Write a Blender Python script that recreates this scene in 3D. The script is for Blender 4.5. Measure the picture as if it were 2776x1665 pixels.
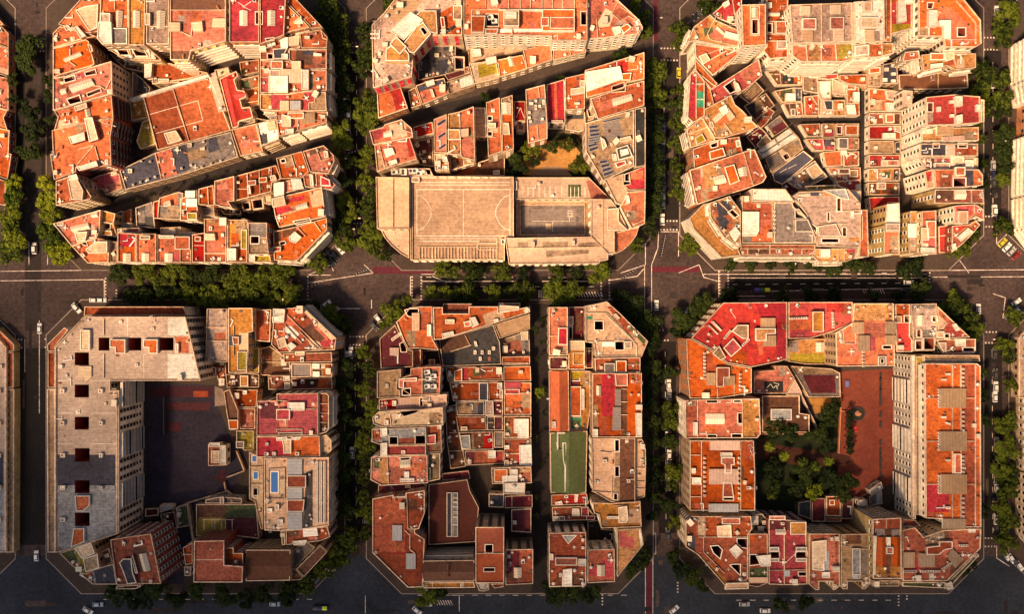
import bpy, bmesh, math, random
from mathutils import Vector, geometry
for o in list(bpy.data.objects): bpy.data.objects.remove(o)
SC = bpy.context.scene
COL = SC.collection
rnd = random.Random(7)
# ---------------------------------------------------------------- camera, sky, sun
HC = 390.0                      # drone height in metres
FPX = 2560.0                    # focal length in photo pixels (photo 2776 px wide)
cam = bpy.data.cameras.new('camera'); co = bpy.data.objects.new('camera', cam); COL.objects.link(co)
cam.lens = 36 * FPX / 2776; cam.sensor_width = 36; cam.clip_start = 1; cam.clip_end = 5000
co.location = (0, 0, HC); co.rotation_euler = (0, 0, 0)
SC.camera = co
SUN_AZ = math.radians(-135)     # where the sun stands, measured in the plan (x right, y up): lower left
SUN_EL = math.radians(54)
w = bpy.data.worlds.new('World'); SC.world = w; w.use_nodes = True
nt = w.node_tree; bg = nt.nodes['Background']
sky = nt.nodes.new('ShaderNodeTexSky'); sky.sky_type = 'NISHITA'; sky.sun_disc = False
sky.sun_elevation = SUN_EL; sky.sun_rotation = math.radians(90) - SUN_AZ
sky.air_density = 0.8; sky.dust_density = 6.0; sky.ozone_density = 0.4
nt.links.new(sky.outputs[0], bg.inputs[0]); bg.inputs[1].default_value = 0.05
sl = bpy.data.lights.new('sun', 'SUN'); so = bpy.data.objects.new('sun', sl); COL.objects.link(so)
sl.energy = 5.0; sl.angle = math.radians(7); sl.color = (1.0, 0.66, 0.37)
sd = Vector((math.cos(SUN_AZ) * math.cos(SUN_EL), math.sin(SUN_AZ) * math.cos(SUN_EL), math.sin(SUN_EL)))
so.rotation_euler = sd.to_track_quat('Z', 'Y').to_euler()
SC.view_settings.view_transform = 'Standard'; SC.view_settings.look = 'None'
SC.view_settings.exposure = 0.66; SC.view_settings.gamma = 1
SC.cycles.transparent_max_bounces = 32; SC.cycles.max_bounces = 5; SC.cycles.diffuse_bounces = 4

# ---------------------------------------------------------------- plan coordinates
# surveyed plan: sheets (crops of the aerial survey) give points in sheet units; each is raised to its own height
FR = {'A1': (0, 0, .371), 'A2': (500, 0, .371), 'A3': (0, 350, .371), 'A4': (500, 350, .371),
      'B1': (990, 0, .28538), 'B2': (990, 270, .28538), 'C1': (1850, 0, .265), 'C2': (1850, 240, .265),
      'D1': (120, 815, .27481), 'D2': (120, 1075, .27481), 'E1': (990, 810, .28538), 'E2': (990, 1085, .28538),
      'G1': (1840, 800, .265), 'G2': (1840, 1065, .265), 'F': (0, 0, .8916), 'S': (0, 0, 1.0)}
def num(s): return [float(v) for v in s.split()]
def P(fr, s):
    a = num(s) if isinstance(s, str) else s
    x0, y0, k = FR[fr]
    return [(x0 + a[i] / k, y0 + a[i + 1] / k) for i in range(0, len(a) - 1, 2)]
def W(p, z):
    k = (HC - z) / FPX
    return ((p[0] - 1388) * k, (832.5 - p[1]) * k)
def area(p): return sum(p[i][0] * p[(i + 1) % len(p)][1] - p[(i + 1) % len(p)][0] * p[i][1] for i in range(len(p))) / 2
def ccw(p):
    q = []
    for v in p:
        if not q or math.hypot(v[0] - q[-1][0], v[1] - q[-1][1]) > .05: q.append(v)
    return q if area(q) > 0 else q[::-1]
def inset(p, d):
    n = len(p); out = []
    for i in range(n):
        a, b, c = p[i - 1], p[i], p[(i + 1) % n]
        e1 = (b[0] - a[0], b[1] - a[1]); e2 = (c[0] - b[0], c[1] - b[1])
        l1 = math.hypot(*e1) or 1; l2 = math.hypot(*e2) or 1
        n1 = (-e1[1] / l1, e1[0] / l1); n2 = (-e2[1] / l2, e2[0] / l2)
        m = (n1[0] + n2[0], n1[1] + n2[1]); k = max(.35, 1 + n1[0] * n2[0] + n1[1] * n2[1])
        out.append((b[0] + m[0] * d / k, b[1] + m[1] * d / k))
    return out
def inside(x, y, p):
    c = False; j = len(p) - 1
    for i in range(len(p)):
        if (p[i][1] > y) != (p[j][1] > y) and x < (p[j][0] - p[i][0]) * (y - p[i][1]) / (p[j][1] - p[i][1]) + p[i][0]: c = not c
        j = i
    return c

# ---------------------------------------------------------------- materials
def new_mat(name, rough=.85):
    m = bpy.data.materials.new(name); m.use_nodes = True
    b = m.node_tree.nodes['Principled BSDF']; b.inputs['Roughness'].default_value = rough
    return m, m.node_tree, b
def N(t, k, **kw):
    n = t.nodes.new(k)
    for a, v in kw.items(): setattr(n, a, v)
    return n
def worn(name, col, rough=.88, big=.05, amt=.5, rib=0, ribdir=0, vary=.22, tile=0, spec=.25):
    m, t, b = new_mat(name, rough)
    b.inputs['Specular IOR Level'].default_value = spec
    L = t.links.new
    geo = N(t, 'ShaderNodeNewGeometry')
    n1 = N(t, 'ShaderNodeTexNoise'); n1.inputs['Scale'].default_value = big; n1.inputs['Detail'].default_value = 7; n1.inputs['Roughness'].default_value = .68
    n2 = N(t, 'ShaderNodeTexNoise'); n2.inputs['Scale'].default_value = .75; n2.inputs['Detail'].default_value = 6; n2.inputs['Roughness'].default_value = .75
    L(geo.outputs['Position'], n1.inputs['Vector']); L(geo.outputs['Position'], n2.inputs['Vector'])
    r1 = N(t, 'ShaderNodeMapRange'); r1.inputs[1].default_value = .32; r1.inputs[2].default_value = .68; r1.inputs[3].default_value = 1 - amt * .75; r1.inputs[4].default_value = 1 + amt * .45
    r2 = N(t, 'ShaderNodeMapRange'); r2.inputs[1].default_value = .3; r2.inputs[2].default_value = .62; r2.inputs[3].default_value = 1 - amt * .95; r2.inputs[4].default_value = 1 + amt * .25
    L(n1.outputs[0], r1.inputs[0]); L(n2.outputs[0], r2.inputs[0])
    mu = N(t, 'ShaderNodeMath', operation='MULTIPLY'); L(r1.outputs[0], mu.inputs[0]); L(r2.outputs[0], mu.inputs[1])
    oi = N(t, 'ShaderNodeObjectInfo')
    r3 = N(t, 'ShaderNodeMapRange'); r3.inputs[3].default_value = 1 - vary; r3.inputs[4].default_value = 1 + vary; L(oi.outputs['Random'], r3.inputs[0])
    mu2 = N(t, 'ShaderNodeMath', operation='MULTIPLY'); L(mu.outputs[0], mu2.inputs[0]); L(r3.outputs[0], mu2.inputs[1])
    last = mu2
    if not rib and not tile and name.startswith('roof_'):
        bk = N(t, 'ShaderNodeTexBrick'); bk.inputs['Scale'].default_value = .42; bk.inputs['Mortar Size'].default_value = .035; bk.inputs['Color1'].default_value = (1, 1, 1, 1); bk.inputs['Color2'].default_value = (.80, .80, .80, 1); bk.inputs['Mortar'].default_value = (.6, .6, .6, 1)
        L(geo.outputs['Position'], bk.inputs['Vector']); rb = N(t, 'ShaderNodeMath', operation='MULTIPLY'); L(mu2.outputs[0], rb.inputs[0]); L(bk.outputs['Color'], rb.inputs[1]); last = rb
    if rib or tile:
        wv = N(t, 'ShaderNodeTexWave', wave_type='BANDS', bands_direction='Y' if ribdir else 'X')
        wv.inputs['Scale'].default_value = rib or tile; wv.inputs['Distortion'].default_value = 0.3 if tile else 0
        L(geo.outputs['Position'], wv.inputs['Vector'])
        r4 = N(t, 'ShaderNodeMapRange'); r4.inputs[3].default_value = .55 if rib else .7; r4.inputs[4].default_value = 1.1; L(wv.outputs['Fac'], r4.inputs[0])
        mu3 = N(t, 'ShaderNodeMath', operation='MULTIPLY'); L(mu2.outputs[0], mu3.inputs[0]); L(r4.outputs[0], mu3.inputs[1]); last = mu3
    hs = N(t, 'ShaderNodeHueSaturation'); hs.inputs['Color'].default_value = (*col, 1)
    r5 = N(t, 'ShaderNodeMapRange'); r5.inputs[3].default_value = .488; r5.inputs[4].default_value = .508; L(n1.outputs[0], r5.inputs[0])
    L(r5.outputs[0], hs.inputs['Hue'])
    ws_ = N(t, 'ShaderNodeMath', operation='MULTIPLY_ADD'); ws_.inputs[1].default_value = 7.31; fr_ = N(t, 'ShaderNodeMath', operation='FRACT'); L(oi.outputs['Random'], ws_.inputs[0]); L(ws_.outputs[0], fr_.inputs[0])
    r6 = N(t, 'ShaderNodeMapRange'); r6.inputs[3].default_value = 1 - vary * .45; r6.inputs[4].default_value = 1.08; L(fr_.outputs[0], r6.inputs[0]); L(r6.outputs[0], hs.inputs['Saturation'])
    L(last.outputs[0], hs.inputs['Value']); L(hs.outputs[0], b.inputs['Base Color'])
    bp = N(t, 'ShaderNodeBump'); bp.inputs['Strength'].default_value = .25; bp.inputs['Distance'].default_value = .1
    L(n2.outputs[0], bp.inputs['Height']); L(bp.outputs[0], b.inputs['Normal'])
    return m
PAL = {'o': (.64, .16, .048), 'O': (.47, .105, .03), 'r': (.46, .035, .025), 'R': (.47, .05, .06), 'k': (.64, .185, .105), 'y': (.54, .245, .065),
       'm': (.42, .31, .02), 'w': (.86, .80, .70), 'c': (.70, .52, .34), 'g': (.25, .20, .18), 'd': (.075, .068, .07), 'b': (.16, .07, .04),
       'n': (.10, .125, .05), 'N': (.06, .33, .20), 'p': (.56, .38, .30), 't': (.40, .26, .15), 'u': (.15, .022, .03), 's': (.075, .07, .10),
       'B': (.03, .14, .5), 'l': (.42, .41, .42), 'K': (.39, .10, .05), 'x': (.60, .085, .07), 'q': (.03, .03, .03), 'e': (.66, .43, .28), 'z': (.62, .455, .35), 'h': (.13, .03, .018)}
_m = {}
def roofm(c):
    if ('f', c) not in _m: _m['f', c] = worn('roof_' + c, PAL[c], amt=.42 if c in 'ezcw' else .7)
    return _m['f', c]
def ribm(c, d=0):
    if ('c', c, d) not in _m: _m['c', c, d] = worn('sheet_' + c + str(d), PAL[c], rib=.55, ribdir=d, amt=.3, rough=.6)
    return _m['c', c, d]
def tilem(c, d=0):
    if ('t', c, d) not in _m: _m['t', c, d] = worn('tile_' + c + str(d), PAL[c], tile=1.1, ribdir=d, amt=.4)
    return _m['t', c, d]
WALL = {'l': (.52, .46, .38), 'c': (.55, .40, .25), 'w': (.82, .73, .58), 'o': (.50, .20, .08), 'r': (.28, .07, .045), 'y': (.50, .35, .15), 'b': (.16, .12, .08), 'g': (.3, .27, .25), 'k': (.5, .22, .15), 't': (.42, .28, .17), 'm': (.5, .38, .12)}
def wallm(c):
    if ('w', c) not in _m: _m['w', c] = worn('wall_' + c, WALL[c], big=.12, amt=.5, vary=.2)
    return _m['w', c]
def simple(name, col, rough=.6, metal=0, vary=0):
    if name not in _m:
        m, t, b = new_mat(name, rough); b.inputs['Base Color'].default_value = (*col, 1); b.inputs['Metallic'].default_value = metal
        nz = N(t, 'ShaderNodeTexNoise'); nz.inputs['Scale'].default_value = 2.0
        hs = N(t, 'ShaderNodeHueSaturation'); hs.inputs['Color'].default_value = (*col, 1)
        r = N(t, 'ShaderNodeMapRange'); r.inputs[3].default_value = .8; r.inputs[4].default_value = 1.15
        g = N(t, 'ShaderNodeNewGeometry'); t.links.new(g.outputs['Position'], nz.inputs['Vector'])
        t.links.new(nz.outputs[0], r.inputs[0]); t.links.new(r.outputs[0], hs.inputs['Value']); t.links.new(hs.outputs[0], b.inputs['Base Color'])
        _m[name] = m
    return _m[name]
M_PAR = worn('parapet', (.74, .53, .36), amt=.6, vary=.3)
M_CURB = worn('curb_white', (.78, .68, .55), amt=.3)
M_GLASS = simple('window_glass', (.02, .018, .02), .15)
M_SKYG = worn('skylight_glass', (.80, .68, .52), rib=.5, ribdir=1, amt=.2, rough=.35)
M_SKYX = worn('skylight_glass_x', (.80, .68, .52), rib=.5, ribdir=0, amt=.2, rough=.35)
M_PANEL = simple('solar_cell', (.03, .03, .06), .2)
M_WHITE = worn('white_plaster', (.80, .70, .58), amt=.4)
M_METAL = simple('ac_metal', (.62, .58, .54), .45)
M_DARK = simple('dark_metal', (.03, .03, .03), .5)
M_TERRA = worn('terracotta', (.50, .2, .1), amt=.3)

# ---------------------------------------------------------------- mesh helpers
class MB:
    def __init__(s): s.v = []; s.f = []; s.m = []; s.mats = []
    def mi(s, m):
        if m not in s.mats: s.mats.append(m)
        return s.mats.index(m)
    def face(s, pts, m):
        i = len(s.v); s.v += [tuple(p) for p in pts]; s.f.append(list(range(i, i + len(pts)))); s.m.append(s.mi(m))
    def walls(s, p, z0, z1, m, inward=False):
        n = len(p)
        for i in range(n):
            a, b = p[i], p[(i + 1) % n]
            q = [(a[0], a[1], z0), (b[0], b[1], z0), (b[0], b[1], z1), (a[0], a[1], z1)]
            s.face(q[::-1] if inward else q, m)
    def cap(s, p, z, m, flip=False):
        tri = geometry.tessellate_polygon([[Vector((x, y, 0)) for x, y in p]])
        for t in tri:
            q = [(p[i][0], p[i][1], z) for i in t]
            if area([(a, b) for a, b, _ in q]) < 0: q = q[::-1]
            s.face(q[::-1] if flip else q, m)
    def prism(s, p, z0, z1, m, mt=None):
        s.walls(p, z0, z1, m); s.cap(p, z1, mt or m)
    def ring(s, p, wd, z0, z1, m):
        q = inset(p, wd); n = len(p)
        s.walls(p, z0, z1, m); s.walls(q, z0, z1, m, True)
        for i in range(n):
            j = (i + 1) % n
            s.face([(*p[i], z1), (*p[j], z1), (*q[j], z1), (*q[i], z1)], m)
    def box(s, x, y, z, sx, sy, sz, m, rot=0):
        c, d = math.cos(rot), math.sin(rot)
        p = [(x + c * a - d * b, y + d * a + c * b) for a, b in ((-sx / 2, -sy / 2), (sx / 2, -sy / 2), (sx / 2, sy / 2), (-sx / 2, sy / 2))]
        s.prism(p, z, z + sz, m)
    def cyl(s, x, y, z, r, h, m, n=8, r2=None):
        r2 = r if r2 is None else r2
        a = [(math.cos(2 * math.pi * i / n), math.sin(2 * math.pi * i / n)) for i in range(n)]
        for i in range(n):
            j = (i + 1) % n
            s.face([(x + a[i][0] * r, y + a[i][1] * r, z), (x + a[j][0] * r, y + a[j][1] * r, z), (x + a[j][0] * r2, y + a[j][1] * r2, z + h), (x + a[i][0] * r2, y + a[i][1] * r2, z + h)], m)
        if r2 > .01: s.face([(x + c * r2, y + d * r2, z + h) for c, d in a], m)
    def bar(s, a, b, z, wd, h, m):
        dx, dy = b[0] - a[0], b[1] - a[1]; l = math.hypot(dx, dy)
        if l < .05: return
        s.box((a[0] + b[0]) / 2, (a[1] + b[1]) / 2, z, l, wd, h, m, math.atan2(dy, dx))
    def data(s, name):
        me = bpy.data.meshes.new(name); me.from_pydata(s.v, [], s.f)
        for m in s.mats: me.materials.append(m)
        me.polygons.foreach_set('material_index', s.m); me.update(); return me
    def build(s, name, parent=None, loc=None):
        o = bpy.data.objects.new(name, s.data(name)); COL.objects.link(o)
        if parent: o.parent = parent
        if loc: o.location = loc
        return o
def tag(o, label=None, cat=None, group=None, kind=None):
    if label: o['label'] = label
    if cat: o['category'] = cat
    if group: o['group'] = group
    if kind: o['kind'] = kind
    return o
def empty(name, loc=(0, 0, 0), rz=0):
    o = bpy.data.objects.new(name, None); COL.objects.link(o); o.location = loc; o.rotation_euler = (0, 0, rz); o.empty_display_size = .5
    return o
def inst(name, mesh, parent, loc, rz=0, sc=(1, 1, 1)):
    o = bpy.data.objects.new(name, mesh); COL.objects.link(o); o.parent = parent; o.location = loc; o.rotation_euler = (0, 0, rz); o.scale = sc
    return o

# shared small-part meshes ------------------------------------------------
def _mesh(fn, name):
    b = MB(); fn(b); return b.data(name)
def ac(b):
    b.box(0, 0, .15, 1.5, 1.1, .9, M_METAL); b.cyl(-.3, 0, 1.05, .42, .1, M_DARK, 10); b.box(0, .6, .3, .5, .2, .5, M_WHITE); b.box(0, 0, 0, 1.2, .9, .15, M_DARK)
ME_AC = _mesh(ac, 'ac_unit')
def chim(b):
    b.box(0, 0, 0, .9, .7, 1.5, M_TERRA); b.box(0, 0, 1.5, 1.1, .9, .15, M_CURB); b.cyl(-.2, 0, 1.65, .14, .45, M_TERRA, 6); b.cyl(.2, 0, 1.65, .14, .45, M_TERRA, 6)
ME_CH = _mesh(chim, 'chimney')
def chim2(b):
    b.box(0, 0, 0, .55, .55, 1.2, M_WHITE); b.box(0, 0, 1.2, .8, .8, .12, M_WHITE); b.cyl(0, 0, 1.32, .2, .3, M_DARK, 8)
ME_VE = _mesh(chim2, 'roof_vent')
def tank(b):
    b.cyl(0, 0, .1, .6, 1.1, M_METAL, 12); b.cyl(0, 0, 1.2, .6, .25, M_METAL, 12, .15); b.box(0, 0, 0, 1.2, 1.2, .1, M_DARK)
ME_TA = _mesh(tank, 'water_tank')
def dish(b):
    b.cyl(0, 0, 0, .05, 1.0, M_METAL, 6); b.cyl(0, 0, 1.0, .08, .25, M_WHITE, 12, .55); b.box(.3, .1, 0, .3, .3, .25, M_DARK)
ME_DI = _mesh(dish, 'satellite_dish')
def dome(b):
    b.box(0, 0, 0, 1.3, 1.3, .3, M_WHITE); b.cyl(0, 0, .3, .6, .3, M_SKYG, 10, .2)
ME_DO = _mesh(dome, 'roof_dome')
def plantp(b):
    b.cyl(0, 0, 0, .3, .4, M_TERRA, 8, .38)
    r = random.Random(3)
    for i in range(26):
        a = r.uniform(0, 6.28); q = r.uniform(0, .6); z = r.uniform(.4, 1.1); t = r.uniform(0, 6.28)
        x, y = q * math.cos(a), q * math.sin(a)
        b.face([(x, y, z), (x + .25 * math.cos(t), y + .25 * math.sin(t), z + .1), (x + .2 * math.cos(t + 1), y + .2 * math.sin(t + 1), z + .25)], simple('plant_leaf', (.06, .12, .02), .6))
ME_PL = _mesh(plantp, 'potted_plant')
def cabin(b):
    b.box(0, 0, 0, 2.2, 1.7, 2.0, M_CURB); b.box(0, 0, 2.0, 2.5, 2.0, .14, M_SKYG); b.box(1.12, 0, .1, .06, .8, 1.7, M_DARK)
ME_CA = _mesh(cabin, 'roof_cabin')
def line_(b):
    for x in (-1.6, 1.6): b.box(x, 0, 0, .08, .08, 1.9, M_METAL); b.box(x, 0, 1.8, .08, 1.3, .08, M_METAL)
    for y in (-.5, 0, .5): b.box(0, y, 1.85, 3.2, .03, .03, M_METAL)
    b.box(-.6, .5, 1.1, .9, .03, .75, M_WHITE); b.box(.6, -.5, 1.2, .7, .03, .65, M_CURB)
ME_LI = _mesh(line_, 'washing_line')
def duct(b):
    b.box(0, 0, .2, 3.4, .45, .4, M_METAL); b.box(1.5, .6, .2, .45, 1.4, .4, M_METAL); b.box(-1.3, 0, 0, .5, .6, .2, M_DARK)
ME_DU = _mesh(duct, 'roof_duct')
def tset(b):
    b.cyl(0, 0, .7, .55, .05, M_WHITE, 12); b.cyl(0, 0, 0, .05, .7, M_DARK, 6)
    for k in range(4): b.box(.95 * math.cos(k * 1.57), .95 * math.sin(k * 1.57), .4, .4, .4, .06, M_WHITE); b.box(1.15 * math.cos(k * 1.57), 1.15 * math.sin(k * 1.57), .4, .08 if k % 2 == 0 else .4, .4 if k % 2 == 0 else .08, .45, M_WHITE)
ME_TS = _mesh(tset, 'terrace_table')
NEI = {'o': 'OkeKt', 'O': 'oKbkt', 'k': 'opK', 'K': 'OkbR', 'y': 'toeO', 'R': 'uKk', 'x': 'rKO', 'r': 'uKO', 'c': 'epw', 'e': 'cpt', 'p': 'ecg', 'w': 'cpe', 'g': 'tsd', 't': 'egb', 'b': 'Ktd', 'u': 'bRd', 'd': 'gbs', 's': 'dgl'}
def hatch(b):
    b.box(0, 0, 0, 1.1, .9, .35, M_TERRA); b.box(0, 0, .35, .9, .7, .06, M_DARK)
ME_HA = _mesh(hatch, 'roof_hatch')
def antenna(b):
    b.cyl(0, 0, 0, .06, 3.2, M_DARK, 5); b.box(0, 0, 2.9, 1.5, .05, .05, M_DARK); b.box(0, 0, 2.5, 1.1, .05, .05, M_DARK); b.box(0, 0, 0, .5, .5, .12, M_DARK)
ME_AN = _mesh(antenna, 'aerial')
def stove(b):
    for x in (-.5, 0, .5): b.cyl(x, 0, 0, .13, .9, M_DARK, 6); b.cyl(x, 0, .9, .22, .12, M_TERRA, 6, .05)
    b.box(0, 0, 0, 1.5, .6, .3, M_TERRA)
ME_ST = _mesh(stove, 'flue_row')
CLUT = [('roof_hatch', ME_HA), ('aerial', ME_AN), ('aerial', ME_AN), ('flue_row', ME_ST), ('roof_hatch', ME_HA), ('roof_cabin', ME_CA), ('washing_line', ME_LI), ('roof_duct', ME_DU), ('terrace_table', ME_TS), ('ac_unit', ME_AC), ('chimney', ME_CH), ('roof_vent', ME_VE), ('roof_vent', ME_VE), ('water_tank', ME_TA), ('satellite_dish', ME_DI), ('roof_dome', ME_DO), ('potted_plant', ME_PL)]
M_FRAME = simple('window_frame', (.60, .50, .38), .6)
M_SHUT = simple('shutter', (.22, .13, .08), .7)
def win(b, fr, awn=None):
    b.box(0, .0, 0, 1.5, .10, 1.9, fr)                 # frame, 5 cm proud of the wall
    b.box(0, .02, .12, 1.22, .12, 1.66, M_GLASS)
    b.box(0, .14, -.12, 1.7, .32, .12, fr)
    if awn: b.box(0, .45, 1.5, 1.6, .8, .1, awn)
ME_W = [_mesh(lambda b: win(b, M_FRAME), 'window'), _mesh(lambda b: win(b, M_SHUT), 'window_brown'), _mesh(lambda b: win(b, M_WHITE), 'window_white'),
        _mesh(lambda b: win(b, M_FRAME, worn('awning_red', (.45, .03, .04))), 'window_awning'), _mesh(lambda b: win(b, M_FRAME, worn('awning_yellow', (.6, .42, .15))), 'window_awning_y')]
M_BLIND = worn('blind', (.66, .58, .50), rib=1.2, amt=.4)
M_RAIL = simple('rail', (.05, .045, .04), .5)

# ---------------------------------------------------------------- buildings
PH = .75       # parapet height
BL = []        # records: name, label, cat, z, outline world polygon ...
def B(fr, label, h, roof, wall, poly, feats=(), clutter=1.0, bays=0, name='building', win=0, bal=0, tile=None, par=True, group=None, cat='building', mirror=False, abs=False):
    i = len(BL)
    h = (h if abs else h * .87) + (i * 7 % 11) * .021
    pp = P(fr, poly)
    if mirror: pp = [(166 - x, y) for x, y in pp]
    p = inset(ccw([W(q, h + (PH if par else 0)) for q in pp]), .05)
    BL.append(dict(i=i, fr=fr, label=label, h=h, roof=roof, wall=wall, p=p, feats=feats, cl=clutter, name=name, win=win, bal=bal, tile=tile, par=par, bays=bays, group=group, cat=cat, mirror=mirror))
def fpoly(b, s, z):
    pp = P(b['fr'], s)
    if b['mirror']: pp = [(166 - x, y) for x, y in pp]
    return [W(q, z) for q in pp]
def gable(mb, q, z, hh, m, mside, curb=.3):
    # q: four corners; the ridge runs along the longer direction
    if len(q) != 4: mb.prism(ccw(q), z, z + hh, mside, m); return
    q = ccw(q)
    if len(q) != 4: return
    l1 = math.dist(q[0], q[1]) + math.dist(q[2], q[3]); l2 = math.dist(q[1], q[2]) + math.dist(q[3], q[0])
    if l1 < l2: q = q[1:] + q[:1]
    a, b_, c, d = [(*v, z + curb) for v in q]
    m1 = ((a[0] + d[0]) / 2, (a[1] + d[1]) / 2, z + curb + hh); m2 = ((b_[0] + c[0]) / 2, (b_[1] + c[1]) / 2, z + curb + hh)
    mb.walls(q, z - .02, z + curb, mside)
    mb.face([a, b_, m2, m1], m); mb.face([c, d, m1, m2], m); mb.face([d, a, m1], mside); mb.face([b_, c, m2], mside)
def build_all():
    boxes = [(min(x for x, y in b['p']), max(x for x, y in b['p']), min(y for x, y in b['p']), max(y for x, y in b['p'])) for b in BL]
    def top_at(x, y, skip):
        t = 0
        for k, b in enumerate(BL):
            if k == skip: continue
            e = boxes[k]
            if e[0] <= x <= e[1] and e[2] <= y <= e[3] and b['h'] > t and inside(x, y, b['p']): t = b['h']
        return t
    for b in BL:
        i, h, p = b['i'], b['h'], b['p']
        r = random.Random(i * 31 + 5)
        cx = sum(x for x, y in p) / len(p); cy = sum(y for x, y in p) / len(p)
        root = empty(b['name'], (cx, cy, 0)); tag(root, b['label'], b['cat'], b['group'])
        def fin(mb, name, par=root):
            mb.v = [(x - cx, y - cy, z) for x, y, z in mb.v]
            return mb.build(name, par)
        wm = wallm(b['wall'])
        rm = tilem(*b['tile']) if b['tile'] else roofm(b['roof'])
        wells = []; patches = []; other = []
        A0 = area(p)
        if b['cl'] >= .25 and A0 > 45 and b['roof'] in NEI:       # terraces laid in slightly different tiles and the odd low wall
            e0 = max(range(len(p)), key=lambda k: math.dist(p[k], p[(k + 1) % len(p)])); ea, eb = p[e0], p[(e0 + 1) % len(p)]; le = math.dist(ea, eb)
            ux, uy = (eb[0] - ea[0]) / le, (eb[1] - ea[1]) / le
            for k in range(min(4, int(A0 / 90) + (r.random() < .6))):
                x, y = ea[0] + ux * r.random() * le - uy * r.uniform(.05, .9) * A0 / le, ea[1] + uy * r.random() * le + ux * r.uniform(.05, .9) * A0 / le
                if not inside(x, y, p): continue
                a_, b_ = r.uniform(1.2, 4.2), r.uniform(1.0, 3.4)
                patches.append(([(x + ux * i_ * a_ - uy * j_ * b_, y + uy * i_ * a_ + ux * j_ * b_) for i_, j_ in ((-1, -1), (1, -1), (1, 1), (-1, 1))], roofm(r.choice(NEI[b['roof']]))))
        for f in b['feats']:
            hd, s = f.split(' ', 1); k = hd.split(':')
            if k[0] == 'w': wells.append((fpoly(b, s, h), float(k[1]) if len(k) > 1 else max(4, h - 3)))
            elif k[0] in 'pcT': patches.append((fpoly(b, s, h), roofm(k[1]) if k[0] == 'p' else (ribm if k[0] == 'c' else tilem)(k[1], int(k[2]) if len(k) > 2 else 0)))
            else: other.append((k, s))
        # roof sheet: colours of its terraces and the openings of its light wells cut in one piece
        inn = inset(p, .2) if b['par'] else p
        V = []; Fc = []; tol = 1e-4
        for q in [inn] + [x[0] for x in patches] + [ccw(x[0]) for x in wells]:
            q = ccw(q); s0 = len(V); V += [Vector(v) for v in q]; Fc.append(list(range(s0, s0 + len(q))))
        rf = MB(); np_ = len(patches)
        vv, _, ff, _, _, of = geometry.delaunay_2d_cdt(V, [], Fc, 0, tol)
        for fc, o_ in zip(ff, of):
            if 0 not in o_ or any(x > np_ for x in o_): continue
            if b['par'] is False and False: continue
            mx = max(o_); m = rm if mx == 0 else patches[mx - 1][1]
            q = [(vv[j].x, vv[j].y, h) for j in fc]
            if area([(x, y) for x, y, z in q]) < 0: q = q[::-1]
            rf.face(q, m)
        fin(rf, 'roof')
        wl = MB(); wl.walls(p, 0, h + (.0 if b['par'] else 0), wm)
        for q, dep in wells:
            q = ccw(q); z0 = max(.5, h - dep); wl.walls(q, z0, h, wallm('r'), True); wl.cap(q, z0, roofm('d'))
        fin(wl, 'wall')
        if b['par']:
            pr = MB(); pr.ring(p, .27, h, h + PH, M_PAR); fin(pr, 'parapet')
        for q, dep in wells:
            if b['bays']: continue
            c_ = MB(); c_.ring([v for v in inset(ccw(q), -.3)], .28, h, h + .5, M_CURB); fin(c_, 'light_well_curb')
        blocked = [q for q, _ in wells]
        for k, s in other:
            t = k[0]; mb = MB()
            if t == 'h':       # raised hut
                hh = float(k[1]) if len(k) > 1 and k[1] else 2.7; c = k[2] if len(k) > 2 else b['roof']
                q = ccw(fpoly(b, s, h + hh)); blocked.append(q)
                mb.walls(q, h - .01, h + hh, M_WHITE if 'w' == b['wall'] else wm); mb.cap(q, h + hh, roofm(c)); mb.ring(q, .3, h + hh, h + hh + .35, M_CURB); fin(mb, 'roof_hut')
            elif t == 'H':     # hut with sheet roof
                hh = float(k[1]) if len(k) > 1 and k[1] else 2.2; c = k[2]
                q = ccw(fpoly(b, s, h + hh)); blocked.append(q)
                mb.walls(q, h - .01, h + hh, wm); mb.cap(q, h + hh, ribm(c, int(k[3]) if len(k) > 3 else 0)); fin(mb, 'roof_shed')
            elif t == 'g':     # skylight
                q = fpoly(b, s, h + 1); blocked.append(q)
                dx = abs(q[1][0] - q[0][0]) + abs(q[2][0] - q[3][0]); dy = abs(q[2][1] - q[1][1])
                gable(mb, q, h, .9, M_SKYG if dy > dx / 2 else M_SKYX, M_CURB, .45); fin(mb, 'roof_skylight')
            elif t == 'G':     # gable over part of the roof
                q = fpoly(b, s, h + 1); blocked.append(q)
                d = 1 if len(k) > 3 else 0
                gable(mb, q, h, float(k[2]), tilem(k[1], d), wm, .1); fin(mb, 'pitched_roof')
            elif t == 'a':     # lower wing
                H2 = float(k[1]) * .87; q = inset(ccw(fpoly(b, s, H2 + .6)), .03)
                mb.walls(q, 0, H2, wm); mb.cap(q, H2, roofm(k[2])); mb.ring(q, .3, H2, H2 + .7, M_PAR); o_ = fin(mb, 'lower_wing')
            elif t == 'l':     # dividing walls
                q = fpoly(b, s, h + .8)
                for a, c in zip(q[:-1], q[1:]): mb.bar(a, c, h - .01, .24, .7 + r.random() * .03, M_PAR)
                fin(mb, 'dividing_wall')
            elif t == 'L':     # painted / raised thin white lines
                q = fpoly(b, s, h)
                for a, c in zip(q[:-1], q[1:]): mb.bar(a, c, h + .004, .2, .012, M_WHITE)
                fin(mb, 'court_line')
            elif t == 'v':     # solar array: quad, rows
                q = fpoly(b, s, h + .8); n = int(k[1]); blocked.append(q)
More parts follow.
